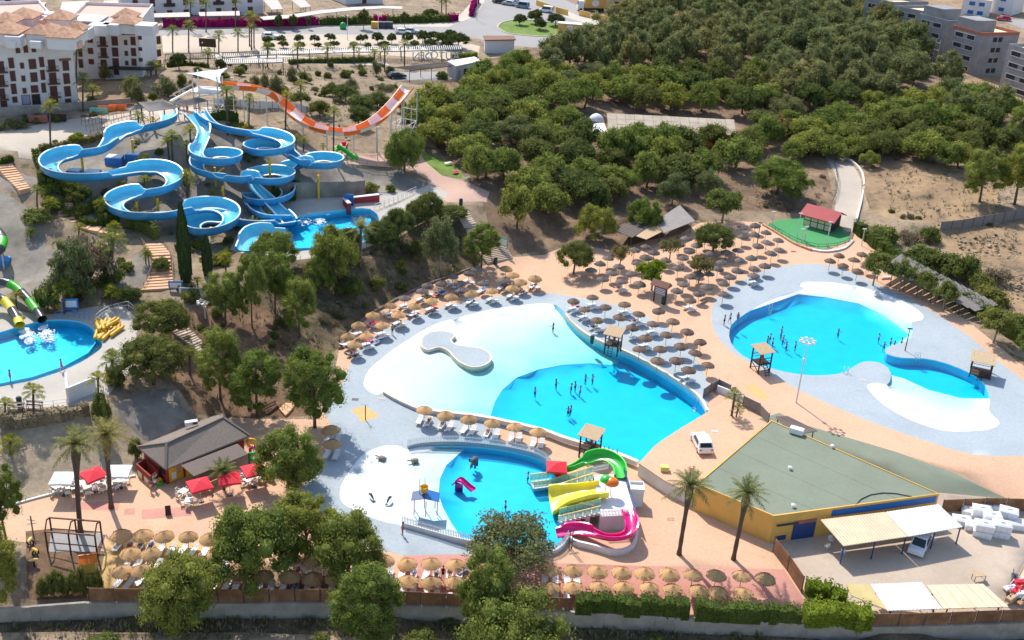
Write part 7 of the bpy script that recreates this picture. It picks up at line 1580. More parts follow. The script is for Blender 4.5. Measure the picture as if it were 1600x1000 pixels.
steps('narrow flight from the pink path to the wide dark steps', [(712,332),(722,352),(738,380)], [(730,328),(742,350),(756,378)], 14, 'tread2')
steps('pale stairs between the white slope and the snack bar', [(436,640),(452,626),(462,604)], [(446,652),(466,632),(474,606)], 8, 'tread')
# ------------------------------------------------------------------ vehicles
M['carwhite'] = gloss('white_car_paint', (.8, .8, .8), .2, .01); M['carsilver'] = gloss('silver_car_paint', (.45, .46, .48), .25, .01); M['carblack'] = gloss('black_car_paint', (.03, .03, .035), .2, .01); M['carred'] = gloss('red_car_paint', (.5, .02, .06), .2, .01); M['carblue'] = gloss('blue_grey_car_paint', (.2, .26, .36), .25, .01)
M['tyre'] = simple('black_rubber', (.025, .025, .025), .9, .2); M['carglass'] = gloss('dark_car_glass', (.02, .025, .03), .08, .01); M['lamp_red'] = gloss('red_tail_light', (.5, .02, .02), .2, .01)
def car(label, p, rz, m, l=4.3, w=1.8, h=1.55, van=False):
 t = thing('van' if van else 'car', label, 'van' if van else 'car', p, rz)
 hl, hw = l / 2, w / 2
 prof = [(-hl, .35), (-hl, .78), (-hl + .1, .95)] + ([(-hl + .15, h - .15), (-hl + .4, h), (hl * .35, h), (hl * .62, .98)] if van else [(-hl + .25, 1.0), (-hl * .72, h - .08), (-hl * .45, h), (hl * .12, h), (hl * .42, 1.0)]) + [(hl * .9, .85), (hl, .7), (hl, .32)]
 mb = MB(); n = len(prof); mb.smooth = False
 for k, s in ((0, -1), (1, 1)):
  for y, z in prof: q = hw * (1 - .16 * max(0, (z - .95) / (h - .95)) if z > .95 else 1); mb.v.append((s * q, y, z))
 mb.f = [tuple(range(n)), tuple(range(2 * n - 1, n - 1, -1))] + [(i, i + n, (i + 1) % n + n, (i + 1) % n) for i in range(n)]
 bd = obj('body', mb, M[m], t)
 for s in (-1, 1):
  y0, y1 = (-hl + .5, hl * .45) if van else (-hl * .6, hl * .25)
  obj('side_window', MB().add([(s*(hw*.99+.01),y0,1.02),(s*(hw*.99+.01),y1+.15,1.02),(s*(hw*.88+.012),y1-.12,h-.12),(s*(hw*.88+.012),y0+.12,h-.12)], [(0,1,2,3) if s > 0 else (3,2,1,0)]), M['carglass'], t)
  for y in (-hl * .62, hl * .62):
   wh = obj('wheel', MB().tube([(s * (hw - .2), y, .33), (s * (hw + .01), y, .33)], .33, 14), M['tyre'], t); obj('rim', MB().tube([(s * (hw + .011), y, .33), (s * (hw + .025), y, .33)], .2, 10), M['carsilver'], wh)
  obj('tail_light', MB().box(s * hw * .78 - .14, s * hw * .78 + .14, -hl - .02, -hl + .05, .72, .9), M['lamp_red'], t); obj('headlight', MB().box(s * hw * .7 - .18, s * hw * .7 + .18, hl - .06, hl + .01, .6, .74), M['whitefg'], t)
 if van: a, b = (hl * .36, h - .06), (hl * .61, 1.02)
 else: a, b = (hl * .14, h - .05), (hl * .41, 1.03)
 obj('windscreen', MB().add([(-hw*.82,b[0]+.02,b[1]),(hw*.82,b[0]+.02,b[1]),(hw*.74,a[0]+.03,a[1]),(-hw*.74,a[0]+.03,a[1])],[(0,1,2,3)]), M['carglass'], t)
 a, b = ((-hl + .14, h - .3), (-hl + .1, 1.0)) if van else ((-hl * .72 - .03, h - .14), (-hl + .25, 1.06))
 obj('rear_window', MB().add([(-hw*.8,b[0]-.02,b[1]),(hw*.8,b[0]-.02,b[1]),(hw*.74,a[0]-.02,a[1]),(-hw*.74,a[0]-.02,a[1])],[(3,2,1,0)]), M['carglass'], t)
 return t
q = atz(1096, 700, 1.02); car('white service car parked on the raised orange terrace', (q.x, q.y + .4, 1.02), R(8), 'carwhite', 4.4, 1.85, 1.62)
for a in [('white car at the left end of the car park',422,60,R(-80),'carwhite',0),('white car in the car park beside the round trees',630,53,R(-88),'carwhite',0),('silver car behind the white one in the car park',643,52,R(-88),'carsilver',0),('dark car at the street corner, top',780,5,R(70),'carblack',0),('silver car behind the dark one at the top',795,8,R(70),'carsilver',0),('blue-grey van on the street above the roundabout',816,12,R(75),'carblue',1),('white van beside the ochre wall above the roundabout',853,19,R(75),'carwhite',1),('silver car at the top edge above the roundabout',801,6,R(75),'carsilver',0),('red car on the far road at the top right',1568,32,R(80),'carred',0),('black car under the dark pergola beside the site office',620,122,R(-60),'carblack',0)]:
 car(a[0], P(a[1], a[2]), a[3], a[4], van=bool(a[5]), h=1.9 if a[5] else 1.5)
car('white van with its rear facing out under the yard canopy', P(1436, 856), R(150), 'carwhite', 4.2, 1.75, 1.85, True)
def lorry(label, p, rz):
 t = thing('lorry', label, 'lorry', p, rz)
 bx = obj('cargo_box', MB().box(-1.25, 1.25, -4.6, 2.0, 1.1, 3.7), M['ochrewall'], t); obj('roof', MB().box(-1.27, 1.27, -4.62, 2.02, 3.703, 3.8), M['whitecloth'], bx)
 for s in (-1, 1):
  c = MB(); n = 18; c.add([(s * 1.262, -1.3 + 1.1 * math.cos(2 * math.pi * k / n), 2.5 + .95 * math.sin(2 * math.pi * k / n)) for k in range(n)], [tuple(range(n))]); obj('round_emblem', c, M['whitecloth'], bx)
  c = MB(); c.add([(s * 1.266, -1.3 + .3 * math.cos(2 * math.pi * k / n), 2.75 + .2 * math.sin(2 * math.pi * k / n)) for k in range(n)], [tuple(range(n))]); obj('round_emblem', c, M['yellow'], bx)
  for y in (-3.6, -2.5, 3.2): obj('wheel', MB().tube([(s * .9, y, .5), (s * 1.22, y, .5)], .5, 14), M['tyre'], t)
  obj('side_skirt', MB().box(s * 1.2 - .03, s * 1.2 + .03, -2.0, 2.4, .4, 1.0), M['greymetal'], t)
 cb = MB().add([(-1.2,2.2,.6),(1.2,2.2,.6),(1.2,4.2,.6),(-1.2,4.2,.6),(-1.2,2.2,3.1),(1.2,2.2,3.1),(1.1,3.7,3.1),(-1.1,3.7,3.1),(1.2,4.15,1.8),(-1.2,4.15,1.8)],[(0,3,2,1),(4,5,6,7),(0,1,5,4),(1,2,8,6,5),(3,0,4,7,9),(2,3,9,8),(8,9,7,6)]); obj('cab', cb, M['carwhite'], t)
 obj('windscreen', MB().add([(-1.0,4.16,1.9),(1.0,4.16,1.9),(.95,3.78,2.95),(-.95,3.78,2.95)],[(0,1,2,3)]), M['carglass'], t); obj('chassis', MB().box(-1.0, 1.0, -4.5, 3.9, .6, 1.05), M['greymetal'], t)
lorry('yellow and white lorry driving round the roundabout', P(897, 58), R(-94)); lorry('yellow and white lorry parked by the ochre villa', P(922, 17), R(100))
# ------------------------------------------------------------------ street furniture
M['bin'] = simple('dark_green_bin', srgb(34, 66, 62), .6, .15); M['green'] = gloss('green_plastic', srgb(40, 160, 80), .35)
BINS = []
for u, v in ((925,536),(1036,475),(31,634),(720,321),(774,413),(465,752)):
 t = thing('litter_bin', '', 'litter bin', P(u, v), 0, 'dark green litter bins'); mb = MB().lathe([(.3, 0), (.33, .95), (.3, 1.0)], 12); obj('body', mb, M['bin'], t); m2 = MB().lathe([(.34, 1.0), (.36, 1.08), (.2, 1.28), (.02, 1.32)], 12); obj('lid', m2, M['bin'], t); BINS.append((t, 'dark green litter bin'))
label_near(BINS)
t = thing('bottle_bank', 'green igloo bottle bank on the car park pavement', 'bottle bank', P(536, 45)); mb = MB().lathe([(.8, 0), (.95, .5), (.85, 1.1), (.5, 1.6), (.05, 1.75)], 14); mb.smooth = True; obj('body', mb, M['green'], t); obj('ring', MB().tube([(0, 0, 1.75), (0, 0, 2.0)], .08, 6), M['greymetal'], t)
for u, m, l in ((586, 'yellow', 'yellow-lidded waste container on the car park pavement'), (597, 'greymetal', 'left grey waste container on the car park pavement'), (608, 'greymetal', 'right grey waste container on the car park pavement')):
 t = thing('waste_container', l, 'waste container', P(u, 44)); obj('body', MB().prism([(-1, -.7), (1, -.7), (1, .7), (-1, .7)], 0.1, 1.5), M['greymetal'] if m != 'yellow' else M['ochrewall'], t); obj('lid', MB().bbox(-1.02, 1.02, -.72, .72, 1.503, 1.75, .1), M[m], t)
def lamp_ring(u, vb, h, label, n=8):
 t = thing('floodlight_mast', label, 'light mast', P(u, vb)); obj('pole', MB().tube([(0, 0, -.2), (0, 0, h)], [.12, .07], 8), M['steel'], t); rr = MB()
 for i in range(20): a, b = 2 * math.pi * i / 20, 2 * math.pi * (i + 1) / 20; rr.beam((.8 * math.cos(a), .8 * math.sin(a), h), (.8 * math.cos(b), .8 * math.sin(b), h), .07)
 rr.beam((-.8, 0, h), (.8, 0, h), .07).beam((0, -.8, h), (0, .8, h), .07); obj('ring', rr, M['steel'], t)
 for i in range(n): a = 2 * math.pi * i / n; obj('floodlight', MB().bbox(-.18, .18, -.14, .14, -.2, .08).xf(Matrix.Translation((math.cos(a) * .9, math.sin(a) * .9, h + .05)) @ Matrix.Rotation(a, 4, 'Z')), M['whitefg'], t)
 obj('collar', MB().lathe([(.1, h * .68), (.22, h * .69), (.22, h * .72), (.1, h * .73)], 10), M['whitefg'], t)
lamp_ring(1244, 629, 9.3, 'tall floodlight mast between the wide pool and the yellow building'); lamp_ring(321, 498, 2.6, 'white ring lamp at the foot of the brown slope', 8)
def mast(u, vb, h, label, m='steel', hd=True, group=None):
 t = thing('light_post', label, 'lamp post', P(u, vb), 0, group); obj('pole', MB().tube([(0, 0, -.2), (0, 0, h)], [.09, .06], 8), M[m], t)
 if hd: obj('lamp_head', MB().bbox(-.35, .35, -.12, .12, h - .02, h + .14), M[m], t)
for a in [(1414,548,3.6,'dark lamp post on the peninsula of the wide pool','greymetal'),(1245,371,4.6,'tall white mast at the left front of the green court'),(1252,378,2.4,'short white bollard post on the green court, left one'),(1257,377,2.8,'short white bollard post on the green court, right one'),(1291,385,4.6,'tall white mast at the middle front of the green court'),(1346,384,3.2,'white mast beside the dark hedge end'),(1206,352,2.6,'white mast at the left corner of the green court'),(1183,381,4.0,'dark lamp post among the grey parasols','brownedge'),(136,128,4,'street lamp between the white apartment blocks'),(543,62,6,'street lamp in the car park'),(591,55,6,'street lamp beside the round trees of the car park'),(745,32,6,'street lamp at the street corner'),(590,250,6.2,'double pole beside the end of the orange ramp'),(366,180,7,'tall pole beside the slide tower'),(387,190,6,'pole below the orange slide'),(928,538,1.6,'thin white pole beside the litter bin at the lagoon')]:
 mast(*a)
t = thing('billboard', 'dark brown billboard in the car park', 'billboard', P(325, 80)); obj('board', MB().bbox(-2.0, 2.0, -.1, .1, 1.0, 3.0), M['darkwood'], t); obj('white_mark', MB().ell((-1.2, -.12, 2.0), .2, .02, .2, 8, 4), M['whitefg'], t)
for x in (-1.5, 1.5): obj('post', MB().beam((x, .05, -.1), (x, .05, .998), .15), M['darkwood'], t)
t = thing('shower_post', 'shower post standing on the ochre square', 'shower', P(571, 656)); obj('pole', MB().tube([(0, 0, -.1), (0, 0, 2.2)], .06, 8), M['darkwood'], t)
for a in (0, 1.57, 3.14, 4.71): obj('shower_head', MB().tube([(0, 0, 2.15), (.35 * math.cos(a), .35 * math.sin(a), 2.35), (.5 * math.cos(a), .5 * math.sin(a), 2.25)], .03, 6), M['steel'], t)
t = thing('yellow_box', 'small yellow box on the raised terrace beside the lagoon corner', 'box', (*atz(1038, 735, 1.02)[:2], 1.02)); obj('body', MB().bbox(-.5, .5, -.35, .35, 0, .55, .06), M['ltyellow'], t); obj('lid', MB().bbox(-.53, .53, -.38, .38, .553, .64), M['ltyellow'], t)
for u, v, rz, l in ((25, 640, .05, 'dark bench on the splash pool terrace beside the litter bin'), (54, 638, .05, 'dark bench on the splash pool terrace right of the litter bin'), (424, 640, .9, 'dark bench in the shade behind the tall two-lobed pine')):
 t = thing('bench', l, 'bench', P(u, v), rz)
 for i in range(3): obj('slat', MB().box(-1.0, 1.0, -.25 + i * .17, -.11 + i * .17, .42, .46), M['brownedge'], t)
 for i in range(2): obj('slat', MB().box(-1.0, 1.0, .27, .31, .58 + i * .18, .72 + i * .18), M['brownedge'], t)
 for x in (-.85, .85): obj('leg', MB().beam((x, -.2, 0), (x, -.2, .42), .07).beam((x, .29, 0), (x, .29, .9), .07), M['greymetal'], t)
def ladder(u, v, z, rz, label):
 q = atz(u, v, z); t = thing('pool_ladder', label, 'pool ladder', q, rz)
 for x in (-.28, .28): obj('handle', MB().tube([(x, -.5, 0), (x, -.5, .75), (x, -.2, .95), (x, .1, .8), (x, .12, -.9)], .04, 6), M['bluefoot'] if 'lagoon' in label else M['steel'], t)
 for k in range(3): obj('rung', MB().beam((-.28, .12, -.3 - .25 * k), (.28, .12, -.3 - .25 * k), .05), M['steel'], t)
ladder(947, 706, .15, R(0), 'left blue ladder at the lower lagoon rim'); ladder(960, 710, .15, R(0), 'right blue ladder at the lower lagoon rim'); ladder(1086, 634, 1, R(150), 'ladder at the right corner of the lagoon'); ladder(1321, 581, 1, R(-10), 'steel ladder at the stone tongue of the wide pool'); ladder(1434, 560, 1, R(190), 'steel ladder at the peninsula of the wide pool'); ladder(1203, 483, 1, R(200), 'steel ladder at the upper left edge of the wide pool')
# signs
for u, v, w, h, z, m, l, rz in ((111,488,1.1,1.5,.6,'bluefoot','blue notice board beside the ochre planter',.2),(275,455,1.0,1.2,.4,'bluefoot','blue notice board at the foot of the middle stairs',.1),(298,462,1.6,.9,.4,'whitefg','white map board at the foot of the middle stairs',.1),(784,388,1.2,1.6,.5,'tealglass','blue-green map board beside the wide dark steps',-.5),(1020,670,.01,.01,0,'white','',0)):
 if not l: continue
 t = thing('notice_board', l, 'notice board', P(u, v), rz); obj('board', MB().bbox(-w, w, -.05, .05, z, z + h), M[m], t); obj('picture', MB().box(-w * .8, w * .8, -.07, -.051, z + h * .15, z + h * .8), M['whitefg' if m != 'whitefg' else 'carblue'], t)
 for x in (-w * .8, w * .8): obj('post', MB().beam((x, .08, -.1), (x, .08, z + h), .08), M['greymetal'], t)
# red counter wall by the slide pool
t = thing('rental_counter', 'dark red counter wall with a blue panel beside the flume splash pool', 'counter')
a, b_, c = P(592, 314), P(538, 318), P(546, 330)
for p, q in ((a, b_), (b_, c)):
 d = (q - p).normalized(); s = Vector((-d.y, d.x, 0)) * .3; k = [p - s, q - s, q + s, p + s]; o = obj('wall', MB().prism([(x.x, x.y) for x in k], 5.5, 7.5), M['redroof'], t); obj('counter_top', MB().prism([(x.x, x.y) for x in (p - s * 1.2, q - s * 1.2, q + s * 1.2, p + s * 1.2)], 7.503 if p is a else 7.51, 7.6 if p is a else 7.605), M['whitefg'], o)
p = b_.lerp(a, .15); obj('blue_panel', MB().box(p.x - .8, p.x + .8, p.y - .75, p.y - .6, 6.2, 8.4), M['blueroof'], t)
# ------------------------------------------------------------------ far carports, pergolas, site office
M['pergola'] = simple('dark_pergola', srgb(92, 84, 82), .85, .2, 2)
for a in [('carport','flat grey carport roof at the top left, first of three',[(47,6),(72,3),(62,23),(45,24)],13.6),('carport','wide grey carport roof at the top left, middle of three',[(97,3),(139,1),(138,23),(92,21)],13.4),('carport','narrow grey carport roof at the top left, beside the apartment block',[(162,1),(185,0),(187,20),(160,24)],13.4),('carport','low carport roof below the top apartment block, left one',[(236,21),(296,19),(297,26),(235,27)],12.6),('carport','low carport roof below the top apartment block, right one',[(310,19),(374,17),(375,24),(312,25)],12.4),('carport','pale carport roof at the top, left of the curved one',[(411,0),(434,0),(442,14),(424,15)],12),('carport','pale carport roof at the top, touching the curved one',[(455,0),(474,-2),(486,10),(470,12)],12)]:
 sheetroof(a[0], a[1], a[2], [a[3]]*4, 'carportroof', [(.05,.95),(.5,.95),(.95,.95),(.05,.05),(.95,.05)], cat='carport', ribs=6)
t = thing('curved_carport', 'long curved grey carport roof behind the purple hedge', 'carport'); Q0 = [atz(u, v, 11.8) for u, v in ((405,26),(450,23),(500,16),(550,11),(600,9),(629,10))]; Q1 = [atz(u, v, 11.8) for u, v in ((412,31),(455,28),(502,21),(550,16),(600,13),(628,14))]
for i in range(5):
 k = [Q0[i], Q0[i+1], Q1[i+1], Q1[i]]; obj('roof', MB().add(k + [p - Vector((0, 0, .15)) for p in k], [(0, 1, 2, 3), (7, 6, 5, 4), (0, 4, 5, 1), (1, 5, 6, 2), (2, 6, 7, 3), (3, 7, 4, 0)]), M['carportroof'], t)
 p = Q1[i].lerp(Q1[i+1], .5); obj('post', MB().beam((p.x, p.y, hz(p.x, p.y) - .2), (p.x, p.y, 11.64), .15), M['greymetal'], t)
def slatpergola(label, px, z, n, m='steel', dark=False):
 q = [atz(u, v, z) for u, v in px]; t = thing('slat_pergola', label, 'pergola')
 for i in range(n):
  a, b = q[0].lerp(q[1], (i + .5) / n), q[3].lerp(q[2], (i + .5) / n); obj('slat', MB().beam(a, b, .16, .1), M[m], t)
 for a, b in ((q[0], q[1]), (q[3], q[2])): obj('beam', MB().beam(a - Vector((0, 0, .12)), b - Vector((0, 0, .12)), .16), M['pergola'], t)
 for i in range(max(2, n // 7)):
  for a, b in ((q[0], q[1]), (q[3], q[2])): p = a.lerp(b, i / (max(2, n // 7) - 1)); obj('post', MB().beam((p.x, p.y, hz(p.x, p.y) - .2), (p.x, p.y, z - .2), .14), M['pergola'], t)
slatpergola('long white-slatted pergola in front of the car park, far one', [(405,79),(560,74),(560,81),(405,86)], 11.4, 52); slatpergola('long white-slatted pergola in front of the car park, right part', [(562,74),(720,71),(722,77),(562,81)], 10.9, 48)
slatpergola('short white-slatted pergola at the left of the car park', [(348,92),(442,90),(442,97),(346,100)], 12.4, 30)
slatpergola('dark pergola in front of the car park, leftmost', [(258,84),(335,81),(338,90),(256,93)], 13.2, 22, 'pergola'); slatpergola('dark pergola beside the leftmost one', [(347,82),(402,79),(404,86),(349,90)], 12.6, 18, 'pergola'); slatpergola('dark pergola beside the white site office', [(614,105),(700,97),(708,102),(640,110)], 10.9, 26, 'pergola')
t = thing('site_office', 'white flat-roofed site office among the wood edge trees', 'site office'); q = [atz(u, v, 11.2) for u, v in ((700,97),(742,90),(750,96),(712,104))]
obj('wall', MB().prism([(p.x, p.y) for p in q], 6.5, 11.2), M['openframe'], t); obj('roof', MB().prism([(p.x, p.y) for p in inset([(p.x, p.y, 0) and p for p in q], -.2) and [Vector((x, y, 0)) for x, y in inset([(p.x, p.y) for p in q], -.25)]], 11.203, 11.4), M['whitefg'], t)
f = Facade(q[3], q[2], 7, 4, 1); obj('door', f.box(MB(), .8, 1.8, 8, 10.2, .01, .06), M['garage'], t); obj('window', f.box(MB(), 2.8, 4.2, 9, 10.2, .01, .06), M['carglass'], t)
t = thing('dark_roof_shelter', 'small dark roofed white kiosk beside the roundabout', 'kiosk'); q = [atz(u, v, 11) for u, v in ((755,57),(803,57),(806,63),(757,64))]; obj('roof', MB().prism([(p.x, p.y) for p in q], 11, 11.25), M['brownedge'], t); obj('wall', MB().prism(inset([(p.x, p.y) for p in q], .5), 7.5, 10.998), M['white'], t)
# big standing letters facing away from the camera
def letters(txt, u, v, h, label, rz):
 cu = bpy.data.curves.new('letters', 'FONT'); cu.body = txt; cu.size = h * 1.35; cu.extrude = .12; cu.align_x = 'CENTER'; o = bpy.data.objects.new('tmp', cu); COL.objects.link(o)
 me = bpy.data.meshes.new_from_object(o.evaluated_get(bpy.context.evaluated_depsgraph_get())); bpy.data.objects.remove(o); me.materials.clear(); me.materials.append(M['steel']); me.name = 'standing_letters'
 t = bpy.data.objects.new('standing_letters', me); COL.objects.link(t); t.location = P(u, v); t.rotation_euler = (math.pi / 2, 0, rz); return tag(t, label, 'letters')
letters('AUTOS', 691, 92, 2.0, 'word AUTOS in white standing letters seen from behind', math.pi); letters('DE', 666, 93, 2.0, 'word DE in white standing letters seen from behind', math.pi); letters('N', 650, 93, 2.0, 'single white letter N standing alone, seen from behind', math.pi)
for i, (a, b) in enumerate((((838,8),(866,18)),((868,19),(887,24)),((905,24),(922,28)),((924,29),(960,36)))):
 lowwall('garden_wall', f'ochre boundary wall of the villa, {ordn(i)} length from the left' if i else 'ochre boundary wall of the villa, leftmost length', [a, b], 1.6, .25, 'ochrewall')

# ------------------------------------------------------------------ snack terrace: canvas umbrellas, tables and chairs
def sq_umbrella(u, v, rz, m, w, label, h=2.3):
 p = P(u, v, h); p.z = hz(p.x, p.y); t = thing('canvas_umbrella', label, 'umbrella', p, rz)
 mb = MB(); n = 4; ap = (0, 0, h + .55)
 for i in range(n):
  a, b = math.pi / 4 + i * math.pi / 2, math.pi / 4 + (i + 1) * math.pi / 2; r = w * .7071
  A, B = (r * math.cos(a), r * math.sin(a), h), (r * math.cos(b), r * math.sin(b), h); C = ((A[0] + B[0]) * .485, (A[1] + B[1]) * .485, h + .04)
  mb.add([ap, A, C, B], [(0, 1, 2), (0, 2, 3)]); mb.add([A, B, (B[0], B[1], h - .22), (A[0], A[1], h - .22), C, (C[0], C[1], h - .2)], [(0, 3, 5, 4), (4, 5, 2, 1)])
 obj('canopy', mb, M[m], t); obj('pole', MB().tube([(0, 0, 0), (0, 0, h + .6)], .04, 8), M['steel'], t); obj('base', MB().bbox(-.3, .3, -.3, .3, 0, .12), M['greymetal'], t)
 for i in range(4): a = math.pi / 4 + i * math.pi / 2; obj('rib', MB().beam((0, 0, h + .5), (w * .69 * math.cos(a), w * .69 * math.sin(a), h - .03), .03), M['steel'], t)
 return t
sq_umbrella(98, 747, R(6), 'whitecloth', 2.5, 'white square umbrella left of the tall date palm'); sq_umbrella(146, 741, R(47), 'redcloth', 2.5, 'red square umbrella between the two date palms'); sq_umbrella(186, 736, R(6), 'whitecloth', 2.5, 'white square umbrella right of the date palms')
sq_umbrella(312, 757, R(32), 'redcloth', 2.5, 'lowest red umbrella in front of the snack bar awning'); sq_umbrella(358, 747, R(20), 'redcloth', 2.5, 'middle red umbrella in front of the snack bar, behind the feathery palm'); sq_umbrella(396, 734, R(30), 'redcloth', 2.5, 'right red umbrella beside the rounded pine')
M['creamchair'] = simple('cream_plastic', (.72, .66, .54), .5, .05)
CH = dict(seat=MB().bbox(-.24, .24, -.22, .24, .4, .45, .02).mesh('seat', M['creamchair']), back=MB().box(-.24, .24, .22, .26, .46, .86).mesh('backrest', M['creamchair']), leg=MB().beam((0, 0, 0), (0, 0, .4), .045).mesh('leg', M['creamchair']), arm=MB().beam((0, -.2, .64), (0, .24, .64), .05).mesh('armrest', M['creamchair']))
CHW = {k: v.copy() for k, v in CH.items()}
for v in CHW.values(): v.materials[0] = M['plastic']
CHL = []
def chair(p, rz, white=False, ph='cream plastic chair at a snack table'):
 t = thing('plastic_chair', '', 'chair', p, rz, 'plastic chairs of the snack terrace'); D = CHW if white else CH
 obj('seat', D['seat'], None, t); obj('backrest', D['back'], None, t)
 for x in (-.21, .21):
  obj('armrest', D['arm'], None, t, (x * 1.15, 0, 0))
  for y in (-.18, .2): obj('leg', D['leg'], None, t, (x, y, 0))
 CHL.append((t, ph)); return t
TB = []
def table(u, v, white=True, chairs=4, rz=None, drop=True):
 p = P(u, v); rz = prng.uniform(0, 1.5) if rz is None else rz
 t = thing('cafe_table', '', 'table', p, rz, 'tables of the snack terrace'); obj('tabletop', MB().bbox(-.45, .45, -.45, .45, .7, .74, .01), M['plastic'] if white else M['creamchair'], t); obj('leg', MB().beam((0, 0, 0), (0, 0, .699), .09), M['steel'], t); obj('foot', MB().beam((-.3, 0, .03), (.3, 0, .03), .06).beam((0, -.3, .03), (0, .3, .03), .055), M['steel'], t)
 TB.append((t, 'square white cafe table' if white else 'square cream cafe table'))
 for i in range(chairs):
  a = rz + i * math.pi / 2 + prng.uniform(-.2, .2); q = p + Vector((math.cos(a), math.sin(a), 0)) * .72; chair(q, a - math.pi / 2, not white)
for u, v, w in ((90,768,1),(112,758,1),(128,762,1),(138,770,0),(160,765,0),(178,762,0),(170,752,1),(190,758,1),(104,770,0),(287,775,1),(296,789,1),(318,768,1),(380,745,1),(388,757,1),(404,752,1),(420,748,1)): table(u, v, bool(w))
label_near(TB, ['snack bar', 'climbing frame', 'brown reed fence', 'sandy snack terrace palms'] if False else ['snack bar', 'climbing frame']); 
for u, v in ((1291,858),(1316,866),(1297,848)): CHL.append((chair(P(u, v), prng.uniform(0, 6), True), 'white plastic chair under the yard canopy'))
label_near(CHL, ['snack bar', 'climbing frame', 'yellow building'])
t = thing('menu_board', 'small dark A-board standing alone on the snack terrace', 'menu board', P(263, 803), .3); obj('panel', MB().beam((0, -.25, 0), (0, 0, 1.1), .6, .04), M['darkwood'], t); obj('panel', MB().beam((0, .25, 0), (0, .02, 1.1), .6, .04), M['darkwood'], t)
t = thing('ball_bin', 'round basket of coloured balls beside the snack bar', 'basket', P(249, 757)); obj('basket', MB().lathe([(.4, 0), (.5, .6), (.46, .6), (.38, .1)], 12), M['kgreen'], t)
for i, m in enumerate(('orangefg', 'ltyellow', 'kgreen', 'orangefg')): obj('ball', MB().ell((.2 * math.cos(i * 1.6), .2 * math.sin(i * 1.6), .66), .2, .2, .2, 8, 6), M[m], t)
for u, v, m, l in ((394,690,'yellow','yellow inflatable ring hung at the corner of the snack bar'),(398,702,'magenta','pink inflatable toy beside the snack bar'),(397,712,'kgreen','green inflatable toy beside the snack bar')):
 t = thing('inflatable', l, 'inflatable', P(u, v + 16)); mb = MB(); mb.smooth = True; mb.tube([(.5 * math.cos(a), .0, 1.3 + .5 * math.sin(a)) for a in [i * math.pi / 6 for i in range(13)]], .2, 8, False); obj('ring', mb, M[m], t); obj('hook', MB().beam((0, .1, 1.9), (0, .1, 2.2), .05), M['greymetal'], t)
# ------------------------------------------------------------------ play corner at the bottom left
t = thing('swing_frame', 'large dark timber climbing frame on the rubber matting', 'climbing frame'); fp = [P(u, v) for u, v in ((75,862),(111,866),(152,868))]; bk = [P(u, v) for u, v in ((82,840),(121,843),(160,846))]
zt3 = 2.6
for a, b_ in zip(fp, bk):
 m_ = a.lerp(b_, .5); obj('upright', MB().beam(a - Vector((0, 0, .2)), Vector((a.x, a.y, a.z + zt3)), .14), M['darkwood'], t); obj('upright', MB().beam(b_ - Vector((0, 0, .2)), Vector((b_.x, b_.y, b_.z + zt3)), .14), M['darkwood'], t)
 obj('rafter', MB().beam(a + Vector((0, 0, zt3)), m_ + Vector((0, 0, zt3 + .6)), .12), M['darkwood'], t); obj('rafter', MB().beam(b_ + Vector((0, 0, zt3)), m_ + Vector((0, 0, zt3 + .6)), .12), M['darkwood'], t)
for row in (fp, bk): obj('beam', MB().beam(row[0] + Vector((0, 0, zt3)), row[2] + Vector((0, 0, zt3)), .14), M['brownedge'], t); obj('beam', MB().beam(row[0] + Vector((0, 0, 1.2)), row[2] + Vector((0, 0, 1.2)), .08), M['darkwood'], t)
t = thing('playhouse', 'small playhouse with an orange gable roof behind the thuja bushes', 'playhouse', P(140, 890), .3)
obj('roof', MB().add([(-.9,-.8,1.3),(.9,-.8,1.3),(.9,0,1.9),(-.9,0,1.9),(.9,.8,1.3),(-.9,.8,1.3)],[(0,1,2,3),(3,2,4,5)]), M['orangefg'], t); obj('wall', MB().box(-.7, .7, -.6, .6, 0, 1.3), M['ltyellow'], t); obj('ridge', MB().beam((-.9, 0, 1.92), (.9, 0, 1.92), .1), M['orangefg'], t)
for i, (u, v) in enumerate(((48,852),(56,868),(54,884))):
 t = thing('spring_rider', f'small yellow and black play rider at the left of the climbing frame, {["upper", "middle", "lower"][i]} one', 'play rider', P(u, v), i); obj('seat', MB().ell((0, 0, .75), .2, .5, .16, 10, 5), M['yellow' if i == 1 else 'ltyellow'], t); obj('post', MB().tube([(0, 0, 0), (0, 0, .7)], .06, 7), M['greymetal'], t); obj('tyre_ring', MB().tube([(.35 * math.cos(a), 0, .35 + .35 * math.sin(a)) for a in [k * math.pi / 6 for k in range(13)]], .09, 7, False), M['tyre'], t)
t = thing('pole_ladder', 'bare wooden climbing pole beside the yellow play riders', 'climbing pole', P(52, 835)); obj('pole', MB().tube([(0, 0, 0), (0, 0, 2.4)], .08, 7), M['palebark'], t); obj('peg', MB().beam((-.5, 0, 1.3), (.5, 0, 1.5), .06).beam((-.4, 0, 1.9), (.4, 0, 1.8), .06), M['palebark'], t)
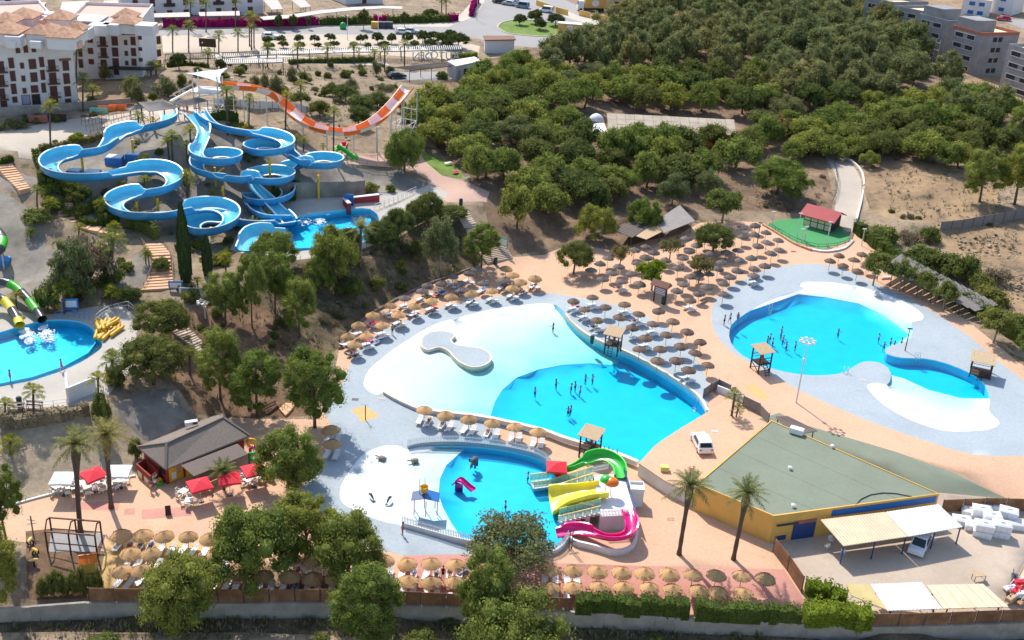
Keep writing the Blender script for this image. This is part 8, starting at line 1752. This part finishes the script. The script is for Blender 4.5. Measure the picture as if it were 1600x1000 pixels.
# yellow double rafts by the splash pool
RF = MB(); RF.smooth = True
for x in (-.3, .3): RF.tube([(x, -1.1, .25), (x, -.9, .3), (x, .8, .3), (x, 1.05, .45), (x * .6, 1.2, .55)], [.16, .24, .24, .2, .12], 9)
RFM = RF.mesh('hull', M['yellow']); RSM = MB().bbox(-.3, .3, -.5, .4, .2, .34).mesh('seat', M['ltyellow'])
for i, (u, v, z, rz) in enumerate(((154,526,0,.2),(163,528,0,-.1),(177,522,0,-.2),(183,518,0,-.3),(158,518,.5,.5),(167,514,.5,.1),(175,512,.5,-.4),(160,508,0,.9),(182,508,0,.3))):
 t = thing('yellow_raft', f'yellow two-hulled raft in the heap beside the splash pool, {ordn(i)} from the front' if i else 'frontmost yellow two-hulled raft beside the splash pool', 'raft', P(u, v) + Vector((0, 0, z)), rz, 'yellow rafts beside the splash pool'); obj('hull', RFM, None, t); obj('seat', RSM, None, t)
# white plastic blocks in the yard
TUB = MB().add([(-1.0,-.7,0),(1.0,-.7,0),(1.0,.7,0),(-1.0,.7,0),(-1.05,-.75,.75),(1.05,-.75,.75),(1.05,.75,.75),(-1.05,.75,.75),(-.8,-.5,.9),(.8,-.5,.9),(.8,.5,.9),(-.8,.5,.9)],[(0,3,2,1),(0,1,5,4),(1,2,6,5),(2,3,7,6),(3,0,4,7),(4,5,9,8),(5,6,10,9),(6,7,11,10),(7,4,8,11),(8,9,10,11)]).mesh('shell', M['plastic'])
RIB = MB().box(-.72, -.5, -.77, .77, .1, .72).box(-.1, .1, -.77, .77, .1, .72).box(.5, .72, -.77, .77, .1, .72).mesh('rib', M['plastic']); LUG = MB().bbox(-.25, .25, -.2, .2, .9, 1.05).mesh('lug', M['plastic'])
k = 0
for i, (u, v) in enumerate(((1502,818),(1520,826),(1534,836),(1561,836),(1586,824),(1530,812),(1546,822),(1572,815),(1515,804),(1534,800),(1562,800))):
 for s in range(2 if i in (2, 3, 5, 6, 7) else 1):
  t = thing('plastic_block', f'white plastic block in the yard heap, {ordn(k)} counted from the canopy' if k else 'white plastic block in the yard heap nearest the canopy', 'plastic block', P(u, v) + Vector((0, 0, .92 * s)), -.25 + prng.uniform(-.15, .15), 'white plastic blocks heaped in the service yard'); k += 1
  obj('shell', TUB, None, t); obj('rib', RIB, None, t); obj('lug', LUG, None, t)
for i, (u, v, m, rz) in enumerate(((1578,920,'whitefg',.4),(1588,925,'redcloth',.9),(1596,932,'steel',.2),(1585,905,'greymetal',1.2),(1595,912,'redcloth',.1),(1580,938,'tanboard',.7),(1598,942,'terracotta',.5))):
 t = thing('scrap_panel', '', 'scrap', P(u, v), rz); t['label'] = ['white sled-like shell on the scrap heap at the right edge', 'red plastic piece leaning on the white shell in the scrap heap', 'pale metal piece in the scrap heap at the right edge', 'dark trolley frame behind the scrap heap', 'red folded piece behind the scrap heap', 'tan board lying before the scrap heap', 'terracotta board at the front of the scrap heap'][i]
 obj('panel', MB().bbox(-.8, .8, -.35, .35, .1, .3 + .15 * (i % 3), .08), M[m], t); obj('strut', MB().beam((-.7, 0, .0), (.6, .3, .9), .07).beam((.7, -.2, 0), (-.4, .2, .8), .07), M['greymetal' if i % 2 else 'steel'], t)
t = thing('work_table', 'small tan table standing in the service yard', 'table', P(1528, 906), .2); obj('top', MB().bbox(-.7, .7, -.35, .35, .7, .75), M['tanboard'], t)
for x in (-.6, .6):
 for y in (-.3, .3): obj('leg', MB().beam((x, y, 0), (x, y, .7), .05), M['greymetal'], t)
# green ride frame beside the orange ramp
t = thing('green_ride', 'bright green slide frame between the flumes and the orange ramp', 'play frame', P(543, 250)); mb = MB()
for i in range(5): mb.tube([(-1.8 + i * .9, -.6, 0), (-1.8 + i * .9, -.6, 2.2 - .2 * i)], .12, 7)
obj('post', mb, M['kgreen'], t); obj('chute', MB().tube([(-1.8, 0, 2.6), (-.6, -.2, 2.0), (.8, -.4, 1.0), (2.0, -.6, .6)], .4, 9), M['kgreen'], t); obj('platform', MB().box(-2.4, -1.2, -.8, .8, 1.9, 2.05), M['kgreen'], t)
t = thing('red_mat', 'red mat at the lowest point of the orange ramp', 'mat', P(530, 226)); obj('mat', MB().bbox(-1.5, 1.5, -2.2, 1.2, .05, .15), M['pink_deck'], t); obj('red_bumper', MB().ell((1.0, -.6, .5), .5, .4, .4, 8, 5), M['redcloth'], t)
# towels and drying parasols lying about
TW = []
for i, (u, v, m) in enumerate(((632,466,'magenta'),(640,492,'navy'),(648,490,'whitecloth'),(677,481,'redroof'),(583,508,'redcloth'),(590,536+0,'navy'),(578,534,'magenta'),(735,470,'blueroof'),(684,462,'redroof'),(689,460,'navy'),(787,448,'navy'),(756,454,'blueroof'),(634,891,'redcloth'),(898,479,'redroof'),(722,895,'navy'),(487,884,'navy'),(1098,472,'darkwood'),(712,272,'magenta'),(700,257,'whitecloth'),(730,280,'tealglass'))):
 t = thing('beach_towel', '', 'towel', P(u, v) + Vector((0, 0, .36)), prng.uniform(-.9, -.5)); c = {'magenta': 'pink', 'navy': 'navy', 'whitecloth': 'white', 'redroof': 'dark red', 'redcloth': 'red', 'blueroof': 'blue', 'darkwood': 'brown', 'tealglass': 'pale green'}[m]
 g_ = MB(); nx, ny = 4, 8
 for a in range(nx + 1):
  for b_ in range(ny + 1): g_.v.append((-.33 + .66 * a / nx, -.75 + 1.5 * b_ / ny, prng.uniform(0, .05)))
 for a in range(nx):
  for b_ in range(ny): q = a * (ny + 1) + b_; g_.f.append((q, q + ny + 1, q + ny + 2, q + 1))
 obj('cloth', g_, M[m], t); TW.append((t, f'{c} beach towel'))
label_near(TW)
# ------------------------------------------------------------------ people
M['skin'] = simple('tanned_skin', (.42, .25, .17), .55, .06, 8, obvar=.3); M['hair'] = simple('dark_hair', (.03, .022, .018), .7, .2, 20)
SK = [('pel',(0,0,.93),.135),('spi',(0,0,1.13),.12),('che',(0,0,1.33),.145),('nek',(0,0,1.48),.055),('hd0',(0,.015,1.57),.075),('hd1',(0,.02,1.65),.095),('hd2',(0,.01,1.735),.06)]
def body(pose):
 J = {n: (Vector(p), r) for n, p, r in SK}; E = [('pel','spi'),('spi','che'),('che','nek'),('nek','hd0'),('hd0','hd1'),('hd1','hd2')]; ends = []
 for s, q in ((-1, 'l'), (1, 'r')):
  kn, an, el, wr_ = pose[q]
  hip = Vector((s * .085, 0, .86)); sh = Vector((s * .175, 0, 1.40)); kn, an, el, wr_ = (Vector((s * a, b, c)) for a, b, c in (kn, an, el, wr_))
  hd = wr_ + (wr_ - el).normalized() * .08; toe = an + Vector((s * .01, .15, -.055))
  for n, p, r in (('hip',hip,.09),('kne',kn,.058),('ank',an,.038),('toe',toe,.032),('sho',sh,.056),('elb',el,.04),('wri',wr_,.028),('han',hd,.036)): J[q + n] = (p, r)
  E += [('pel', q+'hip'),(q+'hip',q+'kne'),(q+'kne',q+'ank'),(q+'ank',q+'toe'),('che',q+'sho'),(q+'sho',q+'elb'),(q+'elb',q+'wri'),(q+'wri',q+'han')]; ends.append((hd, (wr_ - el).normalized(), s))
 names = list(J); me = bpy.data.meshes.new('body_cage'); me.from_pydata([J[n][0] for n in names], [(names.index(a), names.index(b)) for a, b in E], []); o = bpy.data.objects.new('cage', me); COL.objects.link(o)
 o.modifiers.new('skin', 'SKIN'); 
 for i, n in enumerate(names): sv = me.skin_vertices[0].data[i]; sv.radius = (J[n][1], J[n][1] * (.72 if n in ('che', 'pel', 'spi') else 1)); sv.use_root = n == 'pel'
 o.modifiers.new('sub', 'SUBSURF').levels = 1
 ev = o.evaluated_get(bpy.context.evaluated_depsgraph_get()); m2 = ev.to_mesh(); mb = MB(); mb.smooth = True; mb.v = [tuple(v.co) for v in m2.vertices]; mb.f = [tuple(p.vertices) for p in m2.polygons]; ev.to_mesh_clear(); bpy.data.objects.remove(o)
 for hd, d, s in ends:                                  # fingers and thumb rooted in the palm
  x = d.cross(Vector((0, 1, 0))); x = x.normalized() if x.length > .1 else Vector((1, 0, 0)); y = d.cross(x)
  for k, ln in enumerate((.065, .075, .07, .055)): b = hd + y * (-.024 + .016 * k); mb.tube([b, b + d * ln * .6, b + d * ln + x * .015], [.009, .008, .006], 5)
  b = hd - y * .03 - d * .03; mb.tube([b, b - y * .03 + d * .025, b - y * .035 + d * .05], [.01, .009, .007], 5)
 mb.ell((0, .115, 1.645), .014, .02, .02, 6, 4); [mb.ell((s * .093, .01, 1.64), .014, .022, .03, 6, 4) for s in (-1, 1)]
 return mb.mesh('body', M['skin'])
POSES = {'stand': body({'l': ((.095,.01,.48),(.1,-.02,.085),(.235,-.03,1.13),(.24,.05,.9)), 'r': ((.1,.02,.48),(.11,-.01,.085),(.235,-.03,1.13),(.22,.08,.9))}), 'walk': body({'l': ((.09,.16,.5),(.1,.2,.1),(.23,-.14,1.14),(.24,-.12,.9)), 'r': ((.09,-.04,.48),(.1,-.3,.15),(.23,.1,1.14),(.22,.24,.96))}),
   'wade': body({'l': ((.1,.05,.48),(.12,.0,.085),(.36,.06,1.2),(.52,.22,1.16)), 'r': ((.1,.05,.48),(.12,.0,.085),(.38,.1,1.22),(.5,.3,1.2))}), 'sit': body({'l': ((.1,.42,.9),(.11,.44,.47),(.24,.0,1.14),(.18,.24,1.0)), 'r': ((.12,.42,.9),(.13,.4,.47),(.24,.0,1.14),(.16,.26,.98))})}
TOP = MB().lathe([(.16, 1.08), (.172, 1.2), (.178, 1.3), (.15, 1.4)], 12, sy=.74); SHORT = MB().lathe([(.165, .72), (.17, .86), (.165, .98), (.14, 1.02)], 12, sy=.8)
HAIR = MB(); HAIR.smooth = True; HAIR.ell((0, -.02, 1.69), .108, .115, .085, 10, 6); HAIR.ell((0, -.07, 1.6), .09, .06, .11, 8, 5)
CL = {}
def person(p, rz, pose, label, top=None, shorts='navy', tilt=None, group=None):
 t = thing('person', label, 'person', p, rz, group)
 if tilt: t.rotation_euler = (tilt, 0, rz)
 obj('body', POSES[pose], None, t)
 hm = CL.setdefault('hair', HAIR.mesh('hair', M['hair'])); obj('hair', hm, None, t)
 if shorts: obj('swim_shorts', CL.setdefault(('s', shorts), SHORT.mesh('swim_shorts', M[shorts])), None, t)
 if top: obj('shirt', CL.setdefault(('t', top), TOP.mesh('shirt', M[top])), None, t)
 return t
M['pinktop'] = simple('pink_shirt', srgb(206, 70, 126), .8, .1); M['blackcloth'] = simple('black_cloth', (.02, .02, .022), .8, .2); M['purplecl'] = simple('purple_cloth', srgb(150, 70, 180), .8, .1)
for u, v, rz, pose, l, tp_, sh in [(17,597,2.2,'stand','person in a pink shirt at the left edge of the splash pool kerb','pinktop','pinktop'),(97,580,-1.5,'walk','person in a pink shirt walking on the splash pool kerb','pinktop','pinktop'),(168,588,2.8,'stand','person in black standing by the bushes of the splash pool terrace','blackcloth','blackcloth'),(613,523,2.6,'stand','person in dark shorts standing before the straw parasols',None,'blackcloth'),(626,517,2.0,'walk','person in pale clothes walking on the blue paving by the straw parasols','ltyellow','ltyellow'),
   (1131,508,1.0,'stand','person standing left of the wide pool, leftmost of three',None,'blackcloth'),(1140,505,.4,'walk','person walking left of the wide pool, middle of three','whitecloth','navy'),(1152,504,-.6,'stand','person at the upper left rim of the wide pool','pinktop','navy'),(236,768,2.9,'walk','person in a purple shirt walking by the snack bar','purplecl','ltyellow'),(243,766,3.3,'walk','person in a pale shirt walking by the snack bar','whitecloth','navy'),(692,905,3.0,'stand','person in black between the parasols behind the reed fence','blackcloth','blackcloth'),(629,836,2.0,'stand','person in red shorts at the end of the white picket fence',None,'redcloth'),
   (462,863,2.5,'stand','person in black in the shade behind the reed fence parasols','blackcloth','blackcloth'),(766,402,0,'walk','person in dark clothes climbing the wide dark steps',None,'blackcloth'),(645,262,1,'stand','person in blue beside the orange ramp path','blueroof','blueroof'),(293,178,0,'stand','person in red at the top of the pair of flumes','redcloth','redcloth'),(280,176,0,'stand','person in yellow in the slide queue','yellow','navy'),(273,175,.5,'stand','person in a dark shirt in the slide queue','blackcloth','blackcloth'),(160,200,2,'stand','person in blue on the upper terrace','blueroof','navy')]:
 person(P(u, v), rz, pose, l, tp_, sh)
SW = []
for u, v, wl_, dz in [(836,612,-.15,.9),(869,598,-.15,1.15),(893,604,-.15,1.25),(899,601,-.15,1.2),(907,608,-.15,1.2),(915,592,-.15,.8),(926,592,-.15,.9),(888,642,-.15,1.05),(892,640,-.15,1.1),(864,516,-.15,.5),(825,745,-.95,.7),(790,790,-.95,.8),(1200,530,.8,1.2),(1204,526,.8,1.2),(1208,533,.8,1.2),(1221,520,.8,1.2),(1224,530,.8,1.1),(1229,540,.8,1.1),(1243,540,.8,1.0),(1222,515,.8,1.2),(1310,520,.8,1.0),(1374,526,.8,1.2),(1382,539,.8,1.25),(1392,534,.8,1.1),(1398,537,.8,1.25),(1409,534,.8,.8)]:
 p = atz(u, v, wl_); t = person(Vector((p.x, p.y, wl_ - min(max(dz, 1.02), 1.22) if dz > .6 else wl_ - dz)), prng.uniform(0, 6), 'wade', '', None, prng.choice(('navy', 'redcloth', 'blackcloth', 'blueroof')), None, 'bathers in the pools'); SW.append((t, 'bather standing in the ' + ('lagoon' if wl_ == -.15 else 'kids pool' if wl_ < 0 else 'wide pool') + ' water'))
LM['green kids slide'] = tuple(atz(900, 730, -.8)[:2])
label_near(SW, ['lagoon lifeguard stand', 'wide pool lifeguard stand', 'kids pool lifeguard stand', 'S-shaped island', 'sun bed pavilion', 'green kids slide', 'tipping bucket shelter'])
for s, l in ((STD[0], 'lifeguard in red sitting on the lagoon lifeguard stand'), (STD[1], 'lifeguard in red sitting on the wide pool lifeguard stand'), (STD[2], 'lifeguard in red sitting on the kids pool lifeguard stand')):
 person(s.location + Vector((.1, .1, 1.4 - .45)), s.rotation_euler.z + 3.1, 'sit', l, 'redcloth', 'redcloth')
LY = []
occ = [t for t, ph in LNG if 'straw' in ph or 'grey parasol' in ph or 'brown' in ph]; prng.shuffle(occ)
for t0 in occ[:30]:
 rz = t0.rotation_euler.z; d = Vector((-math.sin(rz), math.cos(rz), 0)); p = t0.location + d * .95 + Vector((0, 0, .46)); 
 c = prng.choice((None, 'pinktop', 'navy', 'redcloth', None)); sh = prng.choice(('blackcloth', 'navy', 'redroof', 'blueroof'))
 t = person(p, rz + math.pi, 'stand', '', c, sh, R(-88), 'sunbathers on the loungers'); LY.append((t, {None: 'bare-chested sunbather lying on a lounger', 'pinktop': 'sunbather in a pink top on a lounger', 'navy': 'sunbather in a navy top on a lounger', 'redcloth': 'sunbather in a red top on a lounger'}[c]))
label_near(LY)
t = thing('slide_rider', 'rider on a blue ring in the first bend of the long flume', 'swim ring', P1[min(range(len(P1)), key=lambda i: abs(proj(P1[i])[0] - 77) + abs(proj(P1[i])[1] - 270))] + Vector((0, 0, .25)))
mb = MB(); mb.smooth = True; mb.tube([(.5 * math.cos(a), .5 * math.sin(a), 0) for a in [k * math.pi / 8 for k in range(17)]], .2, 8, False); obj('ring', mb, M['blueroof'], t); obj('handle', MB().beam((-.6, 0, .2), (-.3, 0, .26), .06).beam((.3, 0, .26), (.6, 0, .2), .06), M['whitefg'], t)
person(t.location + Vector((0, .75, .15)), math.pi, 'stand', 'rider lying on the blue ring in the long flume', None, 'redcloth', R(-75))

# ------------------------------------------------------------------ dry weeds and loose stones on the bare slopes
sr = random.Random(77)
def litter(name, m, quads, n, size, kind):
 mb = MB()
 for (px, k) in quads:
  us = [q[0] for q in px]; vs_ = [q[1] for q in px]; got = 0
  for _ in range(n * 6):
   if got >= n * k: break
   u, v = sr.uniform(min(us), max(us)), sr.uniform(min(vs_), max(vs_))
   if not one((u, v), px): continue
   p = P(u, v); got += 1; s = size * sr.uniform(.5, 1.5)
   if kind == 'weed':
    for _ in range(7):
     a = sr.uniform(0, 6.28); d = Vector((math.cos(a), math.sin(a), 0)); q = p + d * s * sr.uniform(0, .5); mb.add([q + Vector((-d.y, d.x, 0)) * s * .12, q - Vector((-d.y, d.x, 0)) * s * .12, q + d * s * .35 + Vector((0, 0, s * sr.uniform(.4, 1)))], [(0, 1, 2)])
   else:
    o = len(mb.v); mb.ell((0, 0, 0), s * sr.uniform(.6, 1.2), s * sr.uniform(.6, 1.2), s * sr.uniform(.4, .7), 6, 4)
    for i in range(o, len(mb.v)): x, y, z = mb.v[i]; mb.v[i] = (p.x + x * sr.uniform(.85, 1.15), p.y + y * sr.uniform(.85, 1.15), p.z + z)
 return stuff(name, mb, m)
bank = [(400,425),(500,408),(620,372),(680,336),(735,360),(750,410),(662,446),(568,500),(530,540),(440,545)]; bslope = [(260,505),(340,470),(400,470),(500,540),(490,640),(400,650),(300,635),(240,580)]
fieldp = [(1365,268),(1500,262),(1590,300),(1560,340),(1400,350)]; rough_ = [(1480,366),(1590,350),(1600,480),(1540,430)]; outer = [(0,975),(400,966),(900,980),(1200,994),(1200,1000),(0,1000)]; dry = [(330,98),(600,104),(640,150),(560,200),(420,150),(330,130)]; woodf = [(1180,240),(1300,300),(1290,335),(1180,325)]
litter('dry_weeds', M['weed'] if 'weed' in M else L['twig'], [(bank, 3), (bslope, 2), (fieldp, 1.6), (rough_, 1), (outer, 3), (dry, 1.4), (woodf, 1)], 130, .55, 'weed')
litter('green_weeds', L['shrub'], [(bank, 1.2), (bslope, .6), (fieldp, .4), (outer, 1.4), (dry, .6), ([(60,290),(130,320),(190,345),(240,350),(300,400),(330,400),(340,360),(200,350)], 1.6)], 110, .6, 'weed')
litter('loose_stones', M['sand'], [(rough_, 2), (fieldp, .5), (bank, .4), ([(400,150),(520,180),(560,230),(450,200)], .7)], 90, .3, 'stone')
for i, (u, v, m) in enumerate(((1226,694,'redroof'),(1048,811,'terracotta'),(1240,393,'redroof'),(555,624,'greymetal'),(598,623,'concrete'),(1117,674,'openframe'),(1350,594,'concrete'))):
 t = thing('drain_cover', '', 'drain cover', P(u, v)); t['label'] = ['red drain cover on orange paving below the wide pool', 'small terracotta cover between the play slides and the date palms', 'red cover beside the green court kerb', 'dark drain cover beside the ochre square', 'pale round cover above the ochre square', 'white slab lying on the raised terrace beside the car', 'pale hatch on the stone tongue of the wide pool'][i]
 if i == 5: t.location = atz(u, v, 1.02)
 obj('frame', MB().bbox(-.42, .42, -.3, .3, -.05, .02, .01), M[m], t); obj('lid', MB().bbox(-.36, .36, -.24, .24, .021, .035, .01), M[m], t)
